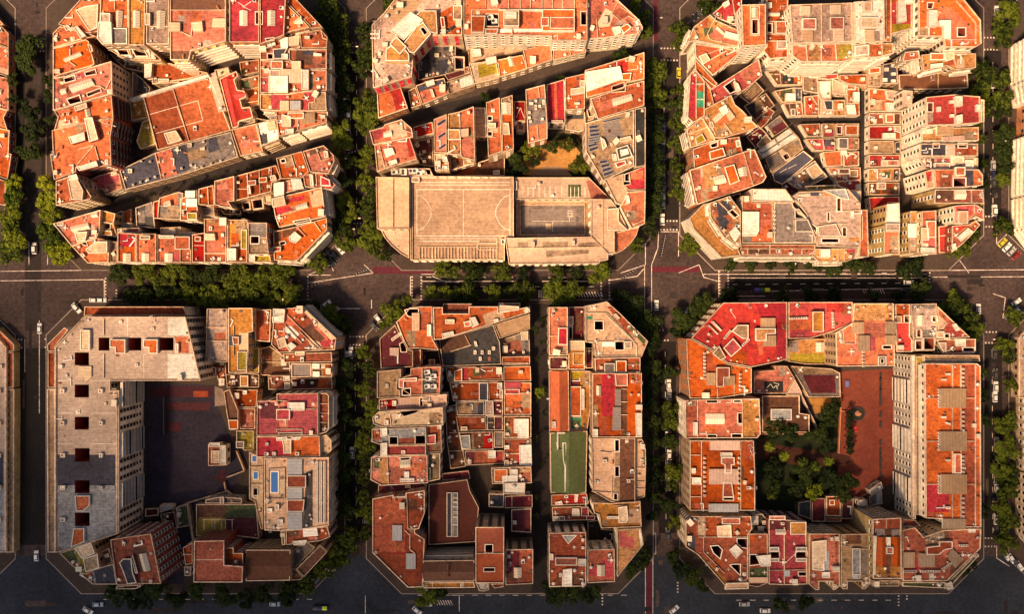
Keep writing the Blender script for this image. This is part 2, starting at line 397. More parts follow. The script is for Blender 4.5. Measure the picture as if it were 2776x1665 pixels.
                for j in range(n):
                    t0, t1 = (j + .08) / n, (j + .82) / n
                    e = lambda u, v: (q[0][0] * (1 - u) * (1 - v) + q[1][0] * u * (1 - v) + q[2][0] * u * v + q[3][0] * (1 - u) * v, q[0][1] * (1 - u) * (1 - v) + q[1][1] * u * (1 - v) + q[2][1] * u * v + q[3][1] * (1 - u) * v)
                    qq = ccw([e(0, t0), e(1, t0), e(1, t1), e(0, t1)])
                    m1 = MB(); m1.walls(qq, h, h + .5, M_DARK); m1.cap(qq, h + .5, M_PANEL); m1.ring(qq, .08, h + .5, h + .53, M_METAL); fin(m1, 'solar_panel')
            elif t == 'r':     # row of chimneys / vents between two points
                q = fpoly(b, s, h + 1); n = int(k[1])
                for j in range(n):
                    u = j / max(1, n - 1); inst('chimney', ME_VE if len(k) > 2 else ME_CH, root, (q[0][0] + (q[1][0] - q[0][0]) * u - cx, q[0][1] + (q[1][1] - q[0][1]) * u - cy, h))
            elif t == 'P':     # pool
                q = ccw(fpoly(b, s, h + .4)); mb.ring(inset(q, -.5), .5, h, h + .35, M_CURB); mb.cap(q, h + .22, simple('pool_water', (.02, .13, .42), .08)); mb.walls(q, h, h + .22, M_CURB); fin(mb, 'pool'); blocked.append(q)
            elif t == 'A':     # ac units at points
                for q in fpoly(b, s, h + 1): inst('ac_unit', ME_AC, root, (q[0] - cx, q[1] - cy, h), r.random() * .3, (1.5, 1.5, 1.2))
        # loose things fixed to the roof
        A = area(p); n = int(A / 13 * b['cl'] + r.random() + .3)
        inn2 = inset(p, 1.3); tries = 0; k = 0
        x0, x1 = min(x for x, y in p), max(x for x, y in p); y0, y1 = min(y for x, y in p), max(y for x, y in p)
        while k < n and tries < 400:
            tries += 1
            if r.random() < .55:
                j = r.randrange(len(inn2)); a, c = inn2[j], inn2[(j + 1) % len(inn2)]; u = r.random(); x, y = a[0] + (c[0] - a[0]) * u, a[1] + (c[1] - a[1]) * u
            else: x, y = r.uniform(x0, x1), r.uniform(y0, y1)
            if not inside(x, y, p) or not inside(x, y, inset(p, .9)) or any(inside(x, y, inset(ccw(q), -.8)) for q in blocked if len(q) > 2): continue
            nm, me = r.choice(CLUT); s_ = r.uniform(.5, 1.2)
            inst(nm, me, root, (x - cx, y - cy, h), r.choice([0, 1.57, r.random() * 3]), (s_, s_, s_)); k += 1
        # windows on the walls one can see
        ws = []; nn = len(p)
        for j in range(nn):
            a, c = p[j], p[(j + 1) % nn]; dx, dy = c[0] - a[0], c[1] - a[1]; L_ = math.hypot(dx, dy)
            if L_ < 2.6: continue
            nx, ny = dy / L_, -dx / L_; mx, my = (a[0] + c[0]) / 2, (a[1] + c[1]) / 2
            lean = -(nx * mx + ny * my)
            if lean < 8: continue
            lean = lean * h / HC
            if lean < .45: continue
            z0 = 0; 
            for u in (.25, .5, .75): z0 = max(z0, top_at(a[0] + dx * u + nx * .9, a[1] + dy * u + ny * .9, i))
            fl = int((h - max(z0, .8)) / 3.15)
            if fl < 1: continue
            cols = max(1, int(L_ / 3.1)); rz = math.atan2(ny, nx) - math.pi / 2
            for f in range(fl):
                z = h - 3.15 * (f + 1) + .75
                for q in range(cols):
                    u = (q + .5) / cols
                    if b['bays'] and L_ > 30 and (q // 3) % 2 and f < 9:      # glazed-in balcony bays between the window bays
                        if q % 3 == 1:
                            mb = MB(); w3 = L_ / cols * 1.45; ex, ey = dx / L_, dy / L_; X, Y = a[0] + dx * u, a[1] + dy * u
                            o4 = ccw([(X - ex * w3, Y - ey * w3), (X - ex * w3 + nx * 1.1, Y - ey * w3 + ny * 1.1), (X + ex * w3 + nx * 1.1, Y + ey * w3 + ny * 1.1), (X + ex * w3, Y + ey * w3)])
                            mb.prism(o4, z - .75, z - .55, M_WHITE); mb.prism(o4, z + .3, z + 1.7, M_BLIND if (f + q) % 4 else M_GLASS, M_BLIND); fin(mb, 'balcony')
                        continue
                    ws.append((lean, a[0] + dx * u + nx * .01, a[1] + dy * u + ny * .01, z, rz, f))
            if b['bal'] and L_ > 5:
                for f in range(fl):
                    z = h - 3.15 * (f + 1) + .1; mb = MB(); d = 1.25
                    ex, ey = dx / L_, dy / L_
                    q = [(a[0] + ex * .6, a[1] + ey * .6), (a[0] + ex * .6 + nx * d, a[1] + ey * .6 + ny * d), (c[0] - ex * .6 + nx * d, c[1] - ey * .6 + ny * d), (c[0] - ex * .6, c[1] - ey * .6)]
                    q = ccw(q); mb.prism(q, z, z + .18, M_WHITE if b['bal'] == 1 else wm); o_ = fin(mb, 'balcony')
                    m2 = MB(); m2.bar((a[0] + ex * .6 + nx * d, a[1] + ey * .6 + ny * d), (c[0] - ex * .6 + nx * d, c[1] - ey * .6 + ny * d), z + .18, .12, .95, M_CURB if b['bal'] == 1 else M_RAIL)
                    fin(m2, 'railing', o_)
        ws.sort(key=lambda t: (t[5], -t[0])); extra = ws[98:420]; ws = ws[:98]
        st = b['win'] if b['win'] else (0, 1, 2)[i % 3]
        for l_, x, y, z, rz, f in ws: inst('window', ME_W[st], root, (x - cx, y - cy, z), rz)
        if extra:
            mb = MB()
            for l_, x, y, z, rz, f in extra: mb.box(x - cx, y - cy, z, 1.5, .1, 1.9, M_FRAME, rz); mb.box(x - cx, y - cy, z + .12, 1.22, .14, 1.66, M_GLASS, rz)
            o_ = mb.build('window', root); o_['kind'] = 'stuff'
# ================================================================ block A (upper left), with the plain mirror row on the far left
for mir in (False, True):
    t = ' at the left photo edge' if mir else ''
    g = dict(mirror=mir, clutter=.5 if mir else .8); lo = .24 if mir else 1
    B('A1', 'orange corner roof' + (t or ' with a tapered white roof house, top left block'), 22 * lo, 'o', 'o', '58 24 83 -4 101 -4 99 31 88 33', ['h:2.5:c 76 10 86 6 99 4 98 28 90 31', 'g 68 27 73 25 74 29 70 31'], **g)
    B('A1', 'chamfered salmon roof with white sheds' + t, 21 * lo, 'o', 'o', '53 33 60 26 88 33 97 36 85 38 53 48', ['h:2:w 74 27 78 26 87 36 81 38', 'h:1.6:c 64 26 69 25 72 29 67 31', 'g 64 38 68 39 67 41 64 40'], **g)
    B('A1', 'orange roof with one slanting white skylight' + t, 21.5 * lo, 'o', 'o', '53 48 86 39 89 41 95 64 92 66 60 75 53 78', ['g 63 58 80 51 82 55 65 62', 'l 60 47 77 42', 'l 70 49 70 62 76 66', 'h:1.5:c 88 44 92 45 94 51 91 53'], **g)
    B('A1', 'salmon block with pale windowed side wall and four light wells' + t, 25 * lo, 'k', 'c', '53 78 66 76 88 68 112 61 113 94 95 99 66 108 53 111', ['w 65 79 75 76 76 80 66 83', 'w 86 73 96 70 97 74 87 76', 'g 68 85 91 78 95 85 72 93', 'w 88 94 101 89 102 92 89 97', 'w 68 100 80 96 82 102 71 105', 'g 60 89 66 88 66 93 61 95', 'p:R 77 74 84 72 85 77 78 78', 'l 92 86 100 86 106 90 111 79'], **g)
    B('A1', 'orange roof with zigzag brick wall below the tall salmon block' + t, 23 * lo, 'o', 'r', '54 111 112 95 114 119 95 121 54 131 58 118', ['g 84 108 89 108 91 117 86 118', 'l 95 120 116 127', 'h:2:c 75 107 87 103 88 108 76 112'], bal=2, **g)
    B('A3', 'large orange terrace, crossed walls and two white sheds' + t, 23.5 * lo, 'o', 'r', '52 1 95 -9 114 -11 111 8 112 36 100 38 98 33 77 38 76 43 54 51 50 25 53 24', ['h:2.4:c 85 -11 93 -12 99 10 90 13', 'h:2.2:w 69 8 85 3 86 11 72 15', 'l 93 17 77 36', 'l 78 20 94 16', 'l 95 17 100 35', 'h:2:w 77 38 97 32 99 37 80 42'], bal=2, **g)
    B('A3', 'orange roof end with sloping cream house above yellow wall' + t, 21 * lo, 'O', 'y', '56 52 68 48 77 45 92 68 90 71 56 77', ['h:1.8:c 68 51 78 50 84 62 83 71 72 71', 'h:2.2:w 69 47 77 45 79 50 70 51'], **g)
B('A3', 'small mustard sloped roof beside the slate row', 13, 'm', 'c', '78 44 92 52 95 64 92 70 82 61', ['l 78 50 93 56'], .3, tile=('t', 0))
B('A3', 'low red roof at the left end of the slate row', 9, 'R', 'w', '91 50 100 46 119 41 123 60 106 66 103 60 94 61', ['p:x 91 50 100 47 103 58 94 61', 'h:1.5:p 112 44 117 43 118 45 112 47'], .5)
B('A3', 'long slate grey roof with one red panel along the diagonal street', 9.5, 'g', 'c', '120 41 155 24 186 14 232 2.5 239.5 28 180 47 126 61', ['p:s 120 41 155 24 162 50 126 61', 'p:k 155 24 172 19 178 45 162 50', 'p:s 186 14 192 40 178 45 172 19', 'l 156 24 162 50', 'r:4:v 134 56 156 48', 'r:4:v 164 46 192 36', 'r:3:v 203 38 222 32', 'r:3:v 142 32 160 33', 'h:.7:c 189 14 193 14 193 18 189 18', 'h:.7:c 201 19 206 18 206 21 202 21', 'h:.7:c 129 40 133 40 133 44 129 44'], .6)
B('A1', 'orange rooftop sports court with painted lines in the block middle', 7, 'o', 'c', '143 95 210 75 232 131 188 143 158 151', ['p:O 143 95 173 87 185 126 156 134', 'p:O 156 134 185 126 190 143 158 151', 'l 173 87 190 142', 'L 150 115 178 107 199 101 204 121 157 134', 'L 178 107 185 126', 'h:1.6:c 165 134 177 131 183 141 169 145'], .12, name='sports_court', cat='sports court')
B('A1', 'broad white wall top bordering the sports court on its upper side', 9.5, 'w', 'w', '129 99 209 74 211 77 131 101', [], 0, par=False, name='boundary_wall', cat='wall')
B('A2', 'narrow pinkish sheet roof strip between court and red school', 8, 'p', 'c', '23 75 31 72 42 111 34 113', ['c:p:1 23 75 31 72 42 111 34 113'], .2, par=False)
B('A2', 'small tan shed at the head of the pinkish strip', 9, 'c', 'c', '30 70 44 67 46 74 32 78', [], .3)
B('A2', 'red school roof with stepped zigzag edge', 10, 'r', 'w', '35 79 41 76 52 71 54 76 50 80 53 90 60 91 62 97 56 100 58 108 66 107 69 118 55 122 54 127 48 129', ['G:x:1.6:d 37 80 48 78 56 120 49 127', 'G:r:1.2 48 91 60 91 62 97 51 100'], .1, tile=('r', 0))
B('A2', 'leafy terraces stepping down between red school and east row', 6, 'y', 'w', '53 80 75 75 75 105 67 107 70 118 92 122 72 125 55 127 70 122 66 107 58 108 62 98 55 90', ['l 62 90 75 87', 'l 62 103 75 101', 'p:n 56 82 64 80 66 88 58 89', 'p:O 64 91 74 90 74 103 66 105', 'p:n 67 108 74 106 75 113 70 115'], .8)
B('A2', 'orange yard with a yellow bush below the crimson roofs', 5, 'O', 'c', '55 62 75 59 75 72 57 76', ['p:m 57 69 63 69 64 74 58 75'], 1)
for a in [
 ('A1', 'orange roof with twin pale sheds behind the tapered roof house', 24, 'o', 'c', '101 -4 129 -4 129 44 103 45 97 38 100 20', ['h:2:p 101 13 111 13 111 22 101 22', 'h:2.4:w 99 22 112 22 113 44 103 44 98 38', 'h:1.5:g 113 28 128 28 128 44 113 44', 'g 116 10 123 10 122 27 116 27', 'l 115 0 115 9'], .3),
 ('A1', 'ochre roof with a single white lantern skylight', 24.5, 'y', 'c', '129 -4 146 -4 145 45 129 45', ['g 133 10 140 10 140 27 133 27', 'g 134 43 137 43 137 45 134 45'], .2),
 ('A1', 'pale pink roof with ribbed skylight next to the ochre one', 24.2, 'p', 'c', '147 -4 170 -4 170 44 147 44', ['g 157 10 166 10 165 28 157 28', 'h:1.5:c 146 13 151 13 151 25 146 25', 'l 150 26 170 26'], .2),
 ('A1', 'wide coral roof with three ribbed sheds and brown canopy edge', 26, 'k', 'c', '171 -4 227 -4 227 41 192 51 190 60 171 60', ['T:b:1 171 -4 228 -4 228 9 171 9', 'l 171 9.5 227 9.5', 'H:1.6:c:1 170 22 181 22 181 31 170 31', 'H:1.6:c:1 192 22 203 21 204 31 194 31', 'H:1.6:c:1 214 18 227 18 227 27 213 27', 'p:b 171 51 190 51 227 41 228 50 190 60 171 60', 'l 181 31 192 36 193 22'], .25, 1, 4)]:
    B(*a[:7], clutter=a[7], bal=a[8] if len(a) > 8 else 0, win=a[9] if len(a) > 9 else 0)
for a in [
 ('A2', 'left crimson roof with ribbed barrel skylight', 25, 'R', 'o', '45 -4 75 -4 75 42 45 42', ['g 55 10 63 10 63 25 55 25', 'w 72 12 75 12 75 24 72 24', 'L 54 2 60 6 67 1', 'L 58 6 67 10'], .2),
 ('A2', 'right crimson roof with ribbed skylight beside the shaft', 25.3, 'R', 'o', '75.5 -4 102 -4 100 35 90 39 76 44', ['g 83 10 91 10 91 25 83 25', 'w 77 12 78.5 12 78.5 24 77 24', 'w:6 82 39 90 38 90 40 83 41'], .2),
 ('A2', 'triangular orange roof between crimson roof and chamfered corner', 23, 'o', 'o', '102 3 126 27 108 31 100 34', ['g 109 21 117 15 119 23 110 23'], .8),
 ('A2', 'long chamfer roof strip with three terraces at upper right corner', 22, 'O', 'c', '101 -4 110 -4 139 27 127 28 101 3', ['l 110 14 117 9', 'l 117 21 124 16', 'l 106 5 127 26'], .5),
 ('A2', 'orange roof with pot plants at the curve of the east row', 21, 'O', 'c', '116 33 137 29 144 37 143 48 117 48', ['h:1.8:w 121 36 126 36 126 38.5 121 38.5', 'l 137 29 139 38 143 39'], 1.2),
 ('A2', 'orange roof with dark blue and white sheds', 20.5, 'O', 'c', '76 46 96 40 115 34 116 48 105 49 105 60 76 60', ['h:1.8:s 89 49 104 48 98 59 90 59', 'H:2:w:0 96 38 104 37 104 48 97 48', 'H:1.6:c:0 104 37 116 35 115 45 105 46', 'w:5 84 54 89 54 89 59 84 59', 'h:2:w 98 54 104 54 104 59 98 59'], .5),
 ('A2', 'orange roof with a dark pergola and white shed row', 21.2, 'O', 'c', '105 49 143 49 143 69 119 70 105 60', ['p:s 119 50 130 50 130 55 119 55', 'h:1.8:w 130 53 138 54 138 56 130 56', 'H:1.8:c:0 107 61 117 61 117 69 108 69'], .6),
 ('A2', 'terraced roof with the big white double shed', 20.8, 'o', 'c', '76 60 105 61 118 70 143 70 143 91 128 91 104 94 76 93', ['h:2.2:w 85 76 104 76 104 93 85 93', 'h:1.8:p 86 70 96 70 96 77 86 77', 'H:1.9:c:0 96 69 118 69 118 83 97 83', 'h:2:w 118 70 125 70 125 90 118 90', 'p:R 76 78 84 78 84 93 76 93', 'l 76 77 85 77', 'h:1.4:o 87 61 99 61 99 69 87 69'], .6),
 ('A2', 'patchwork crimson and ochre terraces in the east row', 21.4, 'o', 'c', '76 94 104 94 123 91 142 92 143 111 108 112 90 111 76 110', ['p:y 77 95 87 95 87 110 77 109', 'p:R 87 94 104 94 104 101 96 102 95 109 87 109', 'p:R 120 92 130 92 130 112 120 112', 'p:t 131 93 142 93 142 111 126 111 126 104 131 102', 'H:1.7:c:0 96 101 105 101 105 111 96 111', 'H:1.7:l:0 106 101 117 101 117 110 106 110', 'l 131 93 131 102 125 103 125 110'], .7),
 ('A2', 'orange terraces with a cream square shed at the lower end of the east row', 20.6, 'O', 'c', '92 111 143 112 143 123 115 131 95 137 92 120', ['h:2:c 98 115 107 117 107 127 98 127', 'H:1.6:t:0 118 114 131 113 131 123 118 124', 'h:1.8:o 104 113 120 113 120 119 104 119', 'l 114 120 114 131', 'h:1.5:w 101 130 110 129 110 134 102 135'], .8)]:
    B(*a[:7], clutter=a[7], bal=1)
B('A2', 'plain orange roof at the right end of the slate row', 10, 'o', 'c', '47 130 72 124 77 145 79 152 56 157', ['g 58 136 61 136 61 139 58 139'], .5)
B('A2', 'white roof with dark patch facing the diagonal street', 18, 'w', 'c', '72 124 92 119 95 137 95 140 77 147', ['p:d 76 135 83 134 84 144 77 145', 'H:1.2:c:1 83 123 91 121 92 129 84 131'], .4, bal=2)
B('A1', 'brown orange patio roof with slanted awning inside the block', 9, 'O', 'c', '153 64 170 63 209 73 190 79 153 84', ['p:e 168 64 186 62 209 73 193 76', 'h:1:c 159 79 170 79 170 82 159 82', 'l 153 84 180 82'], .5)
B('A1', 'little white sheet roof in front of the brown orange patio', 12, 'w', 'c', '145 64 153 63 152 77 145 78', [], 0, par=False)
B('A1', 'grey tapering yard roof below the upper courtyard', 4, 'g', 'c', '133 71 143 79 151 88 150 93 132 99', ['p:d 137 91 143 91 143 93 137 93'], .5)
B('A1', 'ochre play terrace with a white star, left of the court', 5, 'y', 'c', '130 102 143 97 148 118 132 121', ['L 137 112 142 115', 'L 141 111 138 116'], .2)
B('A1', 'mustard green tapered terrace left of the court', 3.6, 'm', 'c', '143 122 150 119 156 145 141 150 137 142', [], .3)
B('A1', 'yellowed courtyard house with washing lines under the ochre roofs', 16, 'c', 'y', '104 46 147 46 161 58 162 61 128 60 113 52', ['w:8 118 50 128 50 130 55 121 55', 'w:8 134 50 145 50 148 56 137 56', 'l 130 47 132 58'], 2)
B('A1', 'grey lean-to roofs in the dark gap beside the orange roofs', 8, 'g', 'c', '88 39 93 38 100 58 97 65 91 55', [], 2)
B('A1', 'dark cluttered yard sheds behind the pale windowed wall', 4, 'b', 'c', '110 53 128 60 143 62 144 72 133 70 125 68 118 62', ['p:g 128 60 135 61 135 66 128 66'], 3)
# triangle south of the diagonal street
for a in [
 ('A3', 'pointed pink roof with white sheds at the wedge corner', 20, 'k', 'c', '53 95 101 81 100 103 96 111 80 115 72 118', ['g 70 98 88 94 90 100 73 104', 'p:p 53 95 63 92 64 108 60 104', 'h:1.8:c 75 104 88 103 86 112 78 114', 'g 91 85 97 83 98 88 92 89'], .9),
 ('A3', 'tan stair tower behind the wedge corner', 18, 'y', 'y', '101 81 116 85 114 95 100 94', [], .2),
 ('A3', 'mustard cluttered yard roof below the tan stair tower', 15, 'y', 'y', '100 95 114 95 118 108 98 107', ['h:1.5:y 99 102 112 102 113 107 99 107', 'w:5 104 96 111 96 111 100 104 100'], 2),
 ('A3', 'chamfered orange roof with a cream roof house', 20, 'o', 'c', '72 118 88 111 95 109 110 112 109 134 88 135', ['w 81 112 86 111 88 117 84 116', 'h:2:c 86 121 97 113 108 113 108 124 90 125', 'h:1:w 81 125 84 125 86 128 83 129', 'l 88 125 109 125'], .5),
 ('A3', 'narrow tan gabled roof between chamfer and red roof', 19, 't', 'c', '110.5 113 118 113 118 134 110.5 134', [], .3),
 ('A3', 'crimson terrace over orange one, small white skylight below', 19.5, 'O', 'c', '118 104 136.5 105 136.5 134 118 134', ['p:R 119 106 136 106 136 118 119 118', 'g 123 125 131 125 131 133.5 123 133.5'], .8),
 ('A3', 'plain orange roof, second with a white skylight along the lower edge', 20, 'o', 'c', '137 105 157 105 157 134 137 134', ['g 142 125 149.5 125 149.5 133.5 142 133.5', 'h:1.5:t 141 107 151 107 151 111 141 111'], .4),
 ('A3', 'orange terraces with small tiled hut and red mat', 19.2, 'O', 'c', '158 106 175 107 192 108 192 134 158 134', ['g 165 125 173 125 173 133.5 165 133.5', 'h:2:o 176 108 191 108 191 121 176 121', 'p:R 173 125 180 125 180 133 173 133', 'l 181 121 181 134', 'h:1.8:p 160 107 175 107 175 110 160 110'], .7),
 ('A3', 'dark red narrow roof beside the coral terrace', 19.8, 'r', 'c', '193 106 206 104 206 134 193 134', ['l 195 117 205 117', 'h:1.5:O 196 108 202 108 202 113 196 113'], .5),
 ('A4', 'coral roof with ribbed shed above a planted front terrace', 20.3, 'k', 'c', '19.5 90 42 89 42 134 20 134', ['p:y 22 90 34 90 34 96 22 96', 'H:1.8:w:1 35 89 42 89 42 97 35 97', 'l 20 125 42 125', 'p:O 22 126 41 126 41 133 22 133', 'H:1.6:c:1 20 105 30 105 31 112 20 112', 'h:.6:t 25 98 28 98 28 102 25 102'], .9),
 ('A4', 'ochre roof with cream lean-to left of the grey tower', 20, 'y', 'c', '43 91 64 91 63 134 43 134', ['h:1:m 57 101 63 101 63 121 57 121', 'h:2:w 43 120 52 120 52 132 43 132', 'p:O 53 121 62 121 62 132 53 132'], .7),
 ('A4', 'grey capped tower with one central light well', 26, 'g', 'o', '64 94 83 94 83 108 85 126 64 126', ['p:t 64 108 83 109 85 126 64 126', 'w 67 108 75 108 75 115 67 115', 'l 64 109 67 109', 'l 75 109 83 109'], .1),
 ('A4', 'ochre and white front balconies below the grey tower', 18, 'm', 'c', '64 127 86 127 87 134 64 134', ['h:1.5:w 65 126 71 126 71 133 65 133'], .8),
 ('A4', 'corner roof with a hexagonal white glass lantern', 20, 'o', 'c', '89 103 112 98 143 89 143.5 101 113 133 90 132', ['h:1.2:w 105 109 111 103 118 109 112 115 106 113', 'p:b 90 104 97 102 98 112 90 114', 'w:6 96 114 101 113 102 115 97 117', 'l 130 93 137 103', 'l 113 98 122 108', 'p:b 98 101 112 98 113 104 99 110', 'h:1.6:k 88 119 97 118 97 123 88 124'], .3, 1),
 ('A4', 'large orange roof with white skylight and crimson strip', 21, 'o', 'c', '88 70 138 58 142 88 95 99 91 88', ['g 111 77 123 73 124 79 113 82', 'h:1.8:c 88 70 100 67 102 76 89 79', 'p:R 89 80 105 77 110 81 91 87', 'w 110 93 126 90 127 93 113 96', 'l 91 88 125 78', 'p:R 104 70 120 66 121 71 106 74'], .5, 1),
 ('A4', 'roof with stacked white water tanks and ribbed shed', 20.4, 'k', 'c', '89 55 115 49 123 58 90 68', ['H:1.9:w:1 90 54 100 53 100 66 90 68', 'H:1.6:w:0 107 50 117 50 120 60 109 61'], .8),
 ('A4', 'crimson bay fronted roof with curved balconies', 20.1, 'R', 'w', '119 46 130 44 141 44 152 56 148 61 121 58', ['h:1.5:w 126 46 129 46 130 57 127 57', 'l 132 45 133 57', 'h:2:R 137 47 146 51 147 57 137 57'], .5, 1),
 ('A4', 'orange roof with a square dark vent, left of the curved end', 21.5, 'O', 'o', '92 29 107 25 118 22 125 43 118 49 97 50', ['w:5 97 31 101 30 102 33 98 34', 'l 107 26 112 42'], .7),
 ('A4', 'orange roof with raised frame at the rounded right end', 22, 'O', 'c', '119 22 140 16 150 26 151 32 145 45 126 43', ['l 132 19 137 32 146 29', 'h:1.7:c 140 22 144 22 145 28 141 29'], .8, 1),
 ('A4', 'row of small orange terraces split by pale walls', 19, 'O', 'c', '51 47 92 36 97 50 88 54 87 63 52 72', ['l 63 44 64 68', 'l 75 41 76 66', 'l 87 38 88 54', 'h:1.8:k 63 52 72 51 72 56 64 57', 'h:1.8:o 75 49 83 48 83 53 75 54', 'h:1.8:c 86 47 91 46 93 51 87 52', 'l 52 60 63 60', 'h:1.6:w 63 57 66 57 67 65 64 65'], .9),
 ('A4', 'taller coral roof with mustard lean-to', 21.3, 'k', 'y', '30 52 50 47 50 72 44 73 48 79 38 78 30 76', ['p:O 40 48 50 47 50 60 45 62'], .7),
 ('A4', 'plain orange roof with washing poles left of the taller coral roof', 18.5, 'O', 'o', '14 60 29 56 30 77 14 76', ['l 23 58 24 76'], .5),
 ('A3', 'orange roof over a dark sheet roof, west part of the wedge', 17, 'g', 'c', '160 69 179 63 184 64 182 91 158 90', ['p:o 161 69 179 64 179 76 161 77', 'h:1.5:c 165 74 171 72 172 77 165 78', 'l 160 77 179 77'], .4),
 ('A3', 'orange roof with two white sheet sheds', 17.5, 'O', 'c', '186 62 198 61 199 92 181 92 181 70 186 68', ['H:1.6:w:1 187 62 196 62 196 69 187 69', 'H:2:w:1 187 70 198 70 198 78 187 78', 'h:1.8:m 188 84 198 84 198 91 189 91'], 1)]:
    B(*a[:7], clutter=a[7], bal=a[8] if len(a) > 8 else 0)
B('A3', 'narrow bright red roof strip next to the black roof', 13, 'r', 'r', '154 73 160 71 159 90 154 90', [], .2)
B('A3', 'black sheet roof with grey stains behind the wedge tip', 12, 'd', 'b', '136 79 153 73 156 100 137 98', ['p:g 138 83 145 82 146 94 139 94', 'p:g 146 76 153 75 154 88 146 88'], .2)
B('A3', 'small orange tent roof in the gap behind the wedge', 7, 'O', 'b', '124 83 132 80 132 96 125 96', ['G:o:1.5:d 125 83 132 81 132 95 125 96'], .3)
B('A3', 'brown low shed roof next to the tan stair tower', 6, 'b', 'b', '115 85 123 82 124 92 115 92', [], .5)
B('A3', 'white box shed above the crimson terrace', 9, 'w', 'w', '122 94 133 94 133 100 122 100', [], .1)
B('A3', 'crimson and grey balcony shed row above the crimson terrace', 15, 'R', 'w', '118 100 140 99 140 104 118 104', ['p:g 124 100 130 100 130 104 124 104'], .5)
B('A3', 'pale ribbed shed pair behind the orange terraces', 14, 'c', 'w', '161 99 182 98 183 107 161 106', ['c:c:1 161 99 182 98 183 107 161 106'], .3)
B('A3', 'white lean-to strip between pale shed pair and dark red roof', 15, 'w', 'w', '182 104 194 103 194 107 182 107', [], 0)
B('A3', 'grey and white sheds left of the coral terrace', 12, 'w', 'w', '199 80 215 78 216 87 200 87', ['c:g:0 203 79 215 78 215 85 204 86'], .5)
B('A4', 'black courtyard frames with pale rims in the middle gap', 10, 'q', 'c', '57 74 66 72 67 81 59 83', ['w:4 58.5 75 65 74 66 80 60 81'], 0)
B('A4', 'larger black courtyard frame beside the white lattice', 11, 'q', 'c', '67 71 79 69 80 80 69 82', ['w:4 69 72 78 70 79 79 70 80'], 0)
B('A4', 'white lattice roof by the black courtyard frames', 12, 'w', 'w', '79 67 87 66 88 74 80 75', ['c:c:1 79 67 87 66 88 74 80 75', 'c:c:0 80 70 87 69 87 71 80 72'], 0)
B('A4', 'dark brown yard roofs between coral roof and black frames', 7, 'b', 'b', '34 78 45 76 56 75 57 86 40 86', ['l 45 77 46 86'], 1)
B('A4', 'cluttered brown roofs at the inner corner of the wedge', 8, 'b', 'b', '0 78 12 77 13 92 1 93', ['h:1:g 2 80 11 80 11 84 2 84'], 3)
# ================================================================ block B (upper middle, with the school)
B('B1', 'grey pink terrace block with octagonal white roof house and six-fan plant', 23, 'p', 'c', '5 19 14 10 25 -4 75 -4 75 27 57 27 50 27 35 43 37 47 36 59 6 68 5 30',
  ['c:t:1 15 9 26 -4 47 -4 38 9 35 9 23 18', 'h:3:w 19 24 35 9 45 15 30 31', 'h:4:y 19 34 24 28 32 36 27 42', 'h:3:y 34 40 30 33 40 20 45 17 51 26 38 41', 'h:3:y 16 38 20 35 27 41 31 38 34 42 34 47 16 47', 'h:2.6:y 39 12 43 8 55 8 56 26 51 25 44 17', 'l 48 8 48 15', 'h:3:w 42 22 45 20 49 25 46 28', 'A 36 32 38 34 44 25 46 27', 'p:O 57 10 75 0 75 27 57 27', 'h:2:t 68 4 75 4 75 15 68 15', 'h:1.6:r 58 13 61 13 62 21 59 21', 'p:p 5 19 14 10 18 14 16 38 16 47 35 48 36 59 6 68', 'p:q 61 24 72 17 73 19 63 26', 'p:m 17 48 33 48 33 49 17 49'], .9, win=3)
B('B1', 'long orange roof with white framed plant decks and pergola bars', 25, 'o', 'w', '76 -4 172 -4 172 31 144 31 144 27.5 103 26.5 76 27',
  ['h:2:o 82 12 93 12 92 25 82 25', 'h:1.8:o 93 22 103 22 102 26 93 26', 'h:1.6:o 103 7 103 7 162 7 162 24 137 24 137 8', 'l 83 7 162 7', 'l 82.5 7 82.5 24 103 26', 'h:2.8:t 107 8 119 8 119 20 107 20', 'h:3.2:w 108 9 117 9 117 14 108 14', 'w:3 94 11 103 11 103 20 94 20', 'h:2:k 136 13 142 13 142 20 136 20', 'h:2:o 143 13 162 13 162 22 143 22', 'l 94 6.5 162 6.5', 'l 93 -4 93 6', 'l 102 -4 102 6', 'l 111 -4 111 6', 'l 120 -4 120 6', 'l 128 -4 128 6', 'l 137 -4 137 6', 'l 145 -4 145 6', 'l 153 -4 153 6', 'l 162 -4 162 6', 'p:k 93 -4 162 -4 162 6 93 6', 'h:1:w 146 13 152 13 153 17 147 17', 'w 167 9 171 9 171 19 167 19', 'A 111 11 114 11 110 18 115 18 97 13 100 16', 'p:w 103 22 162 22 162 24 103 25'], .4, win=2)
B('B1', 'salmon roofs with fan shaped steps at the upper right corner', 22, 'k', 'w', '172.5 -4 190 -4 196 0 212 15 215 21 211 26 185 29 172.5 30', ['c:c:1 180 17 186 6 193 10 189 20 181 21', 'h:2:o 197 21 203 18 206 21 200 26', 'h:2.2:w 191 21 197 20 198 25 194 27', 'l 196 0 191 10 198 16 204 12 211 16', 'p:o 180 22 190 20 191 27 180 29', 'l 179 14 180 29', 'p:K 192 10 200 2 210 14 205 17', 'l 198 5 208 12'], .8, win=2)
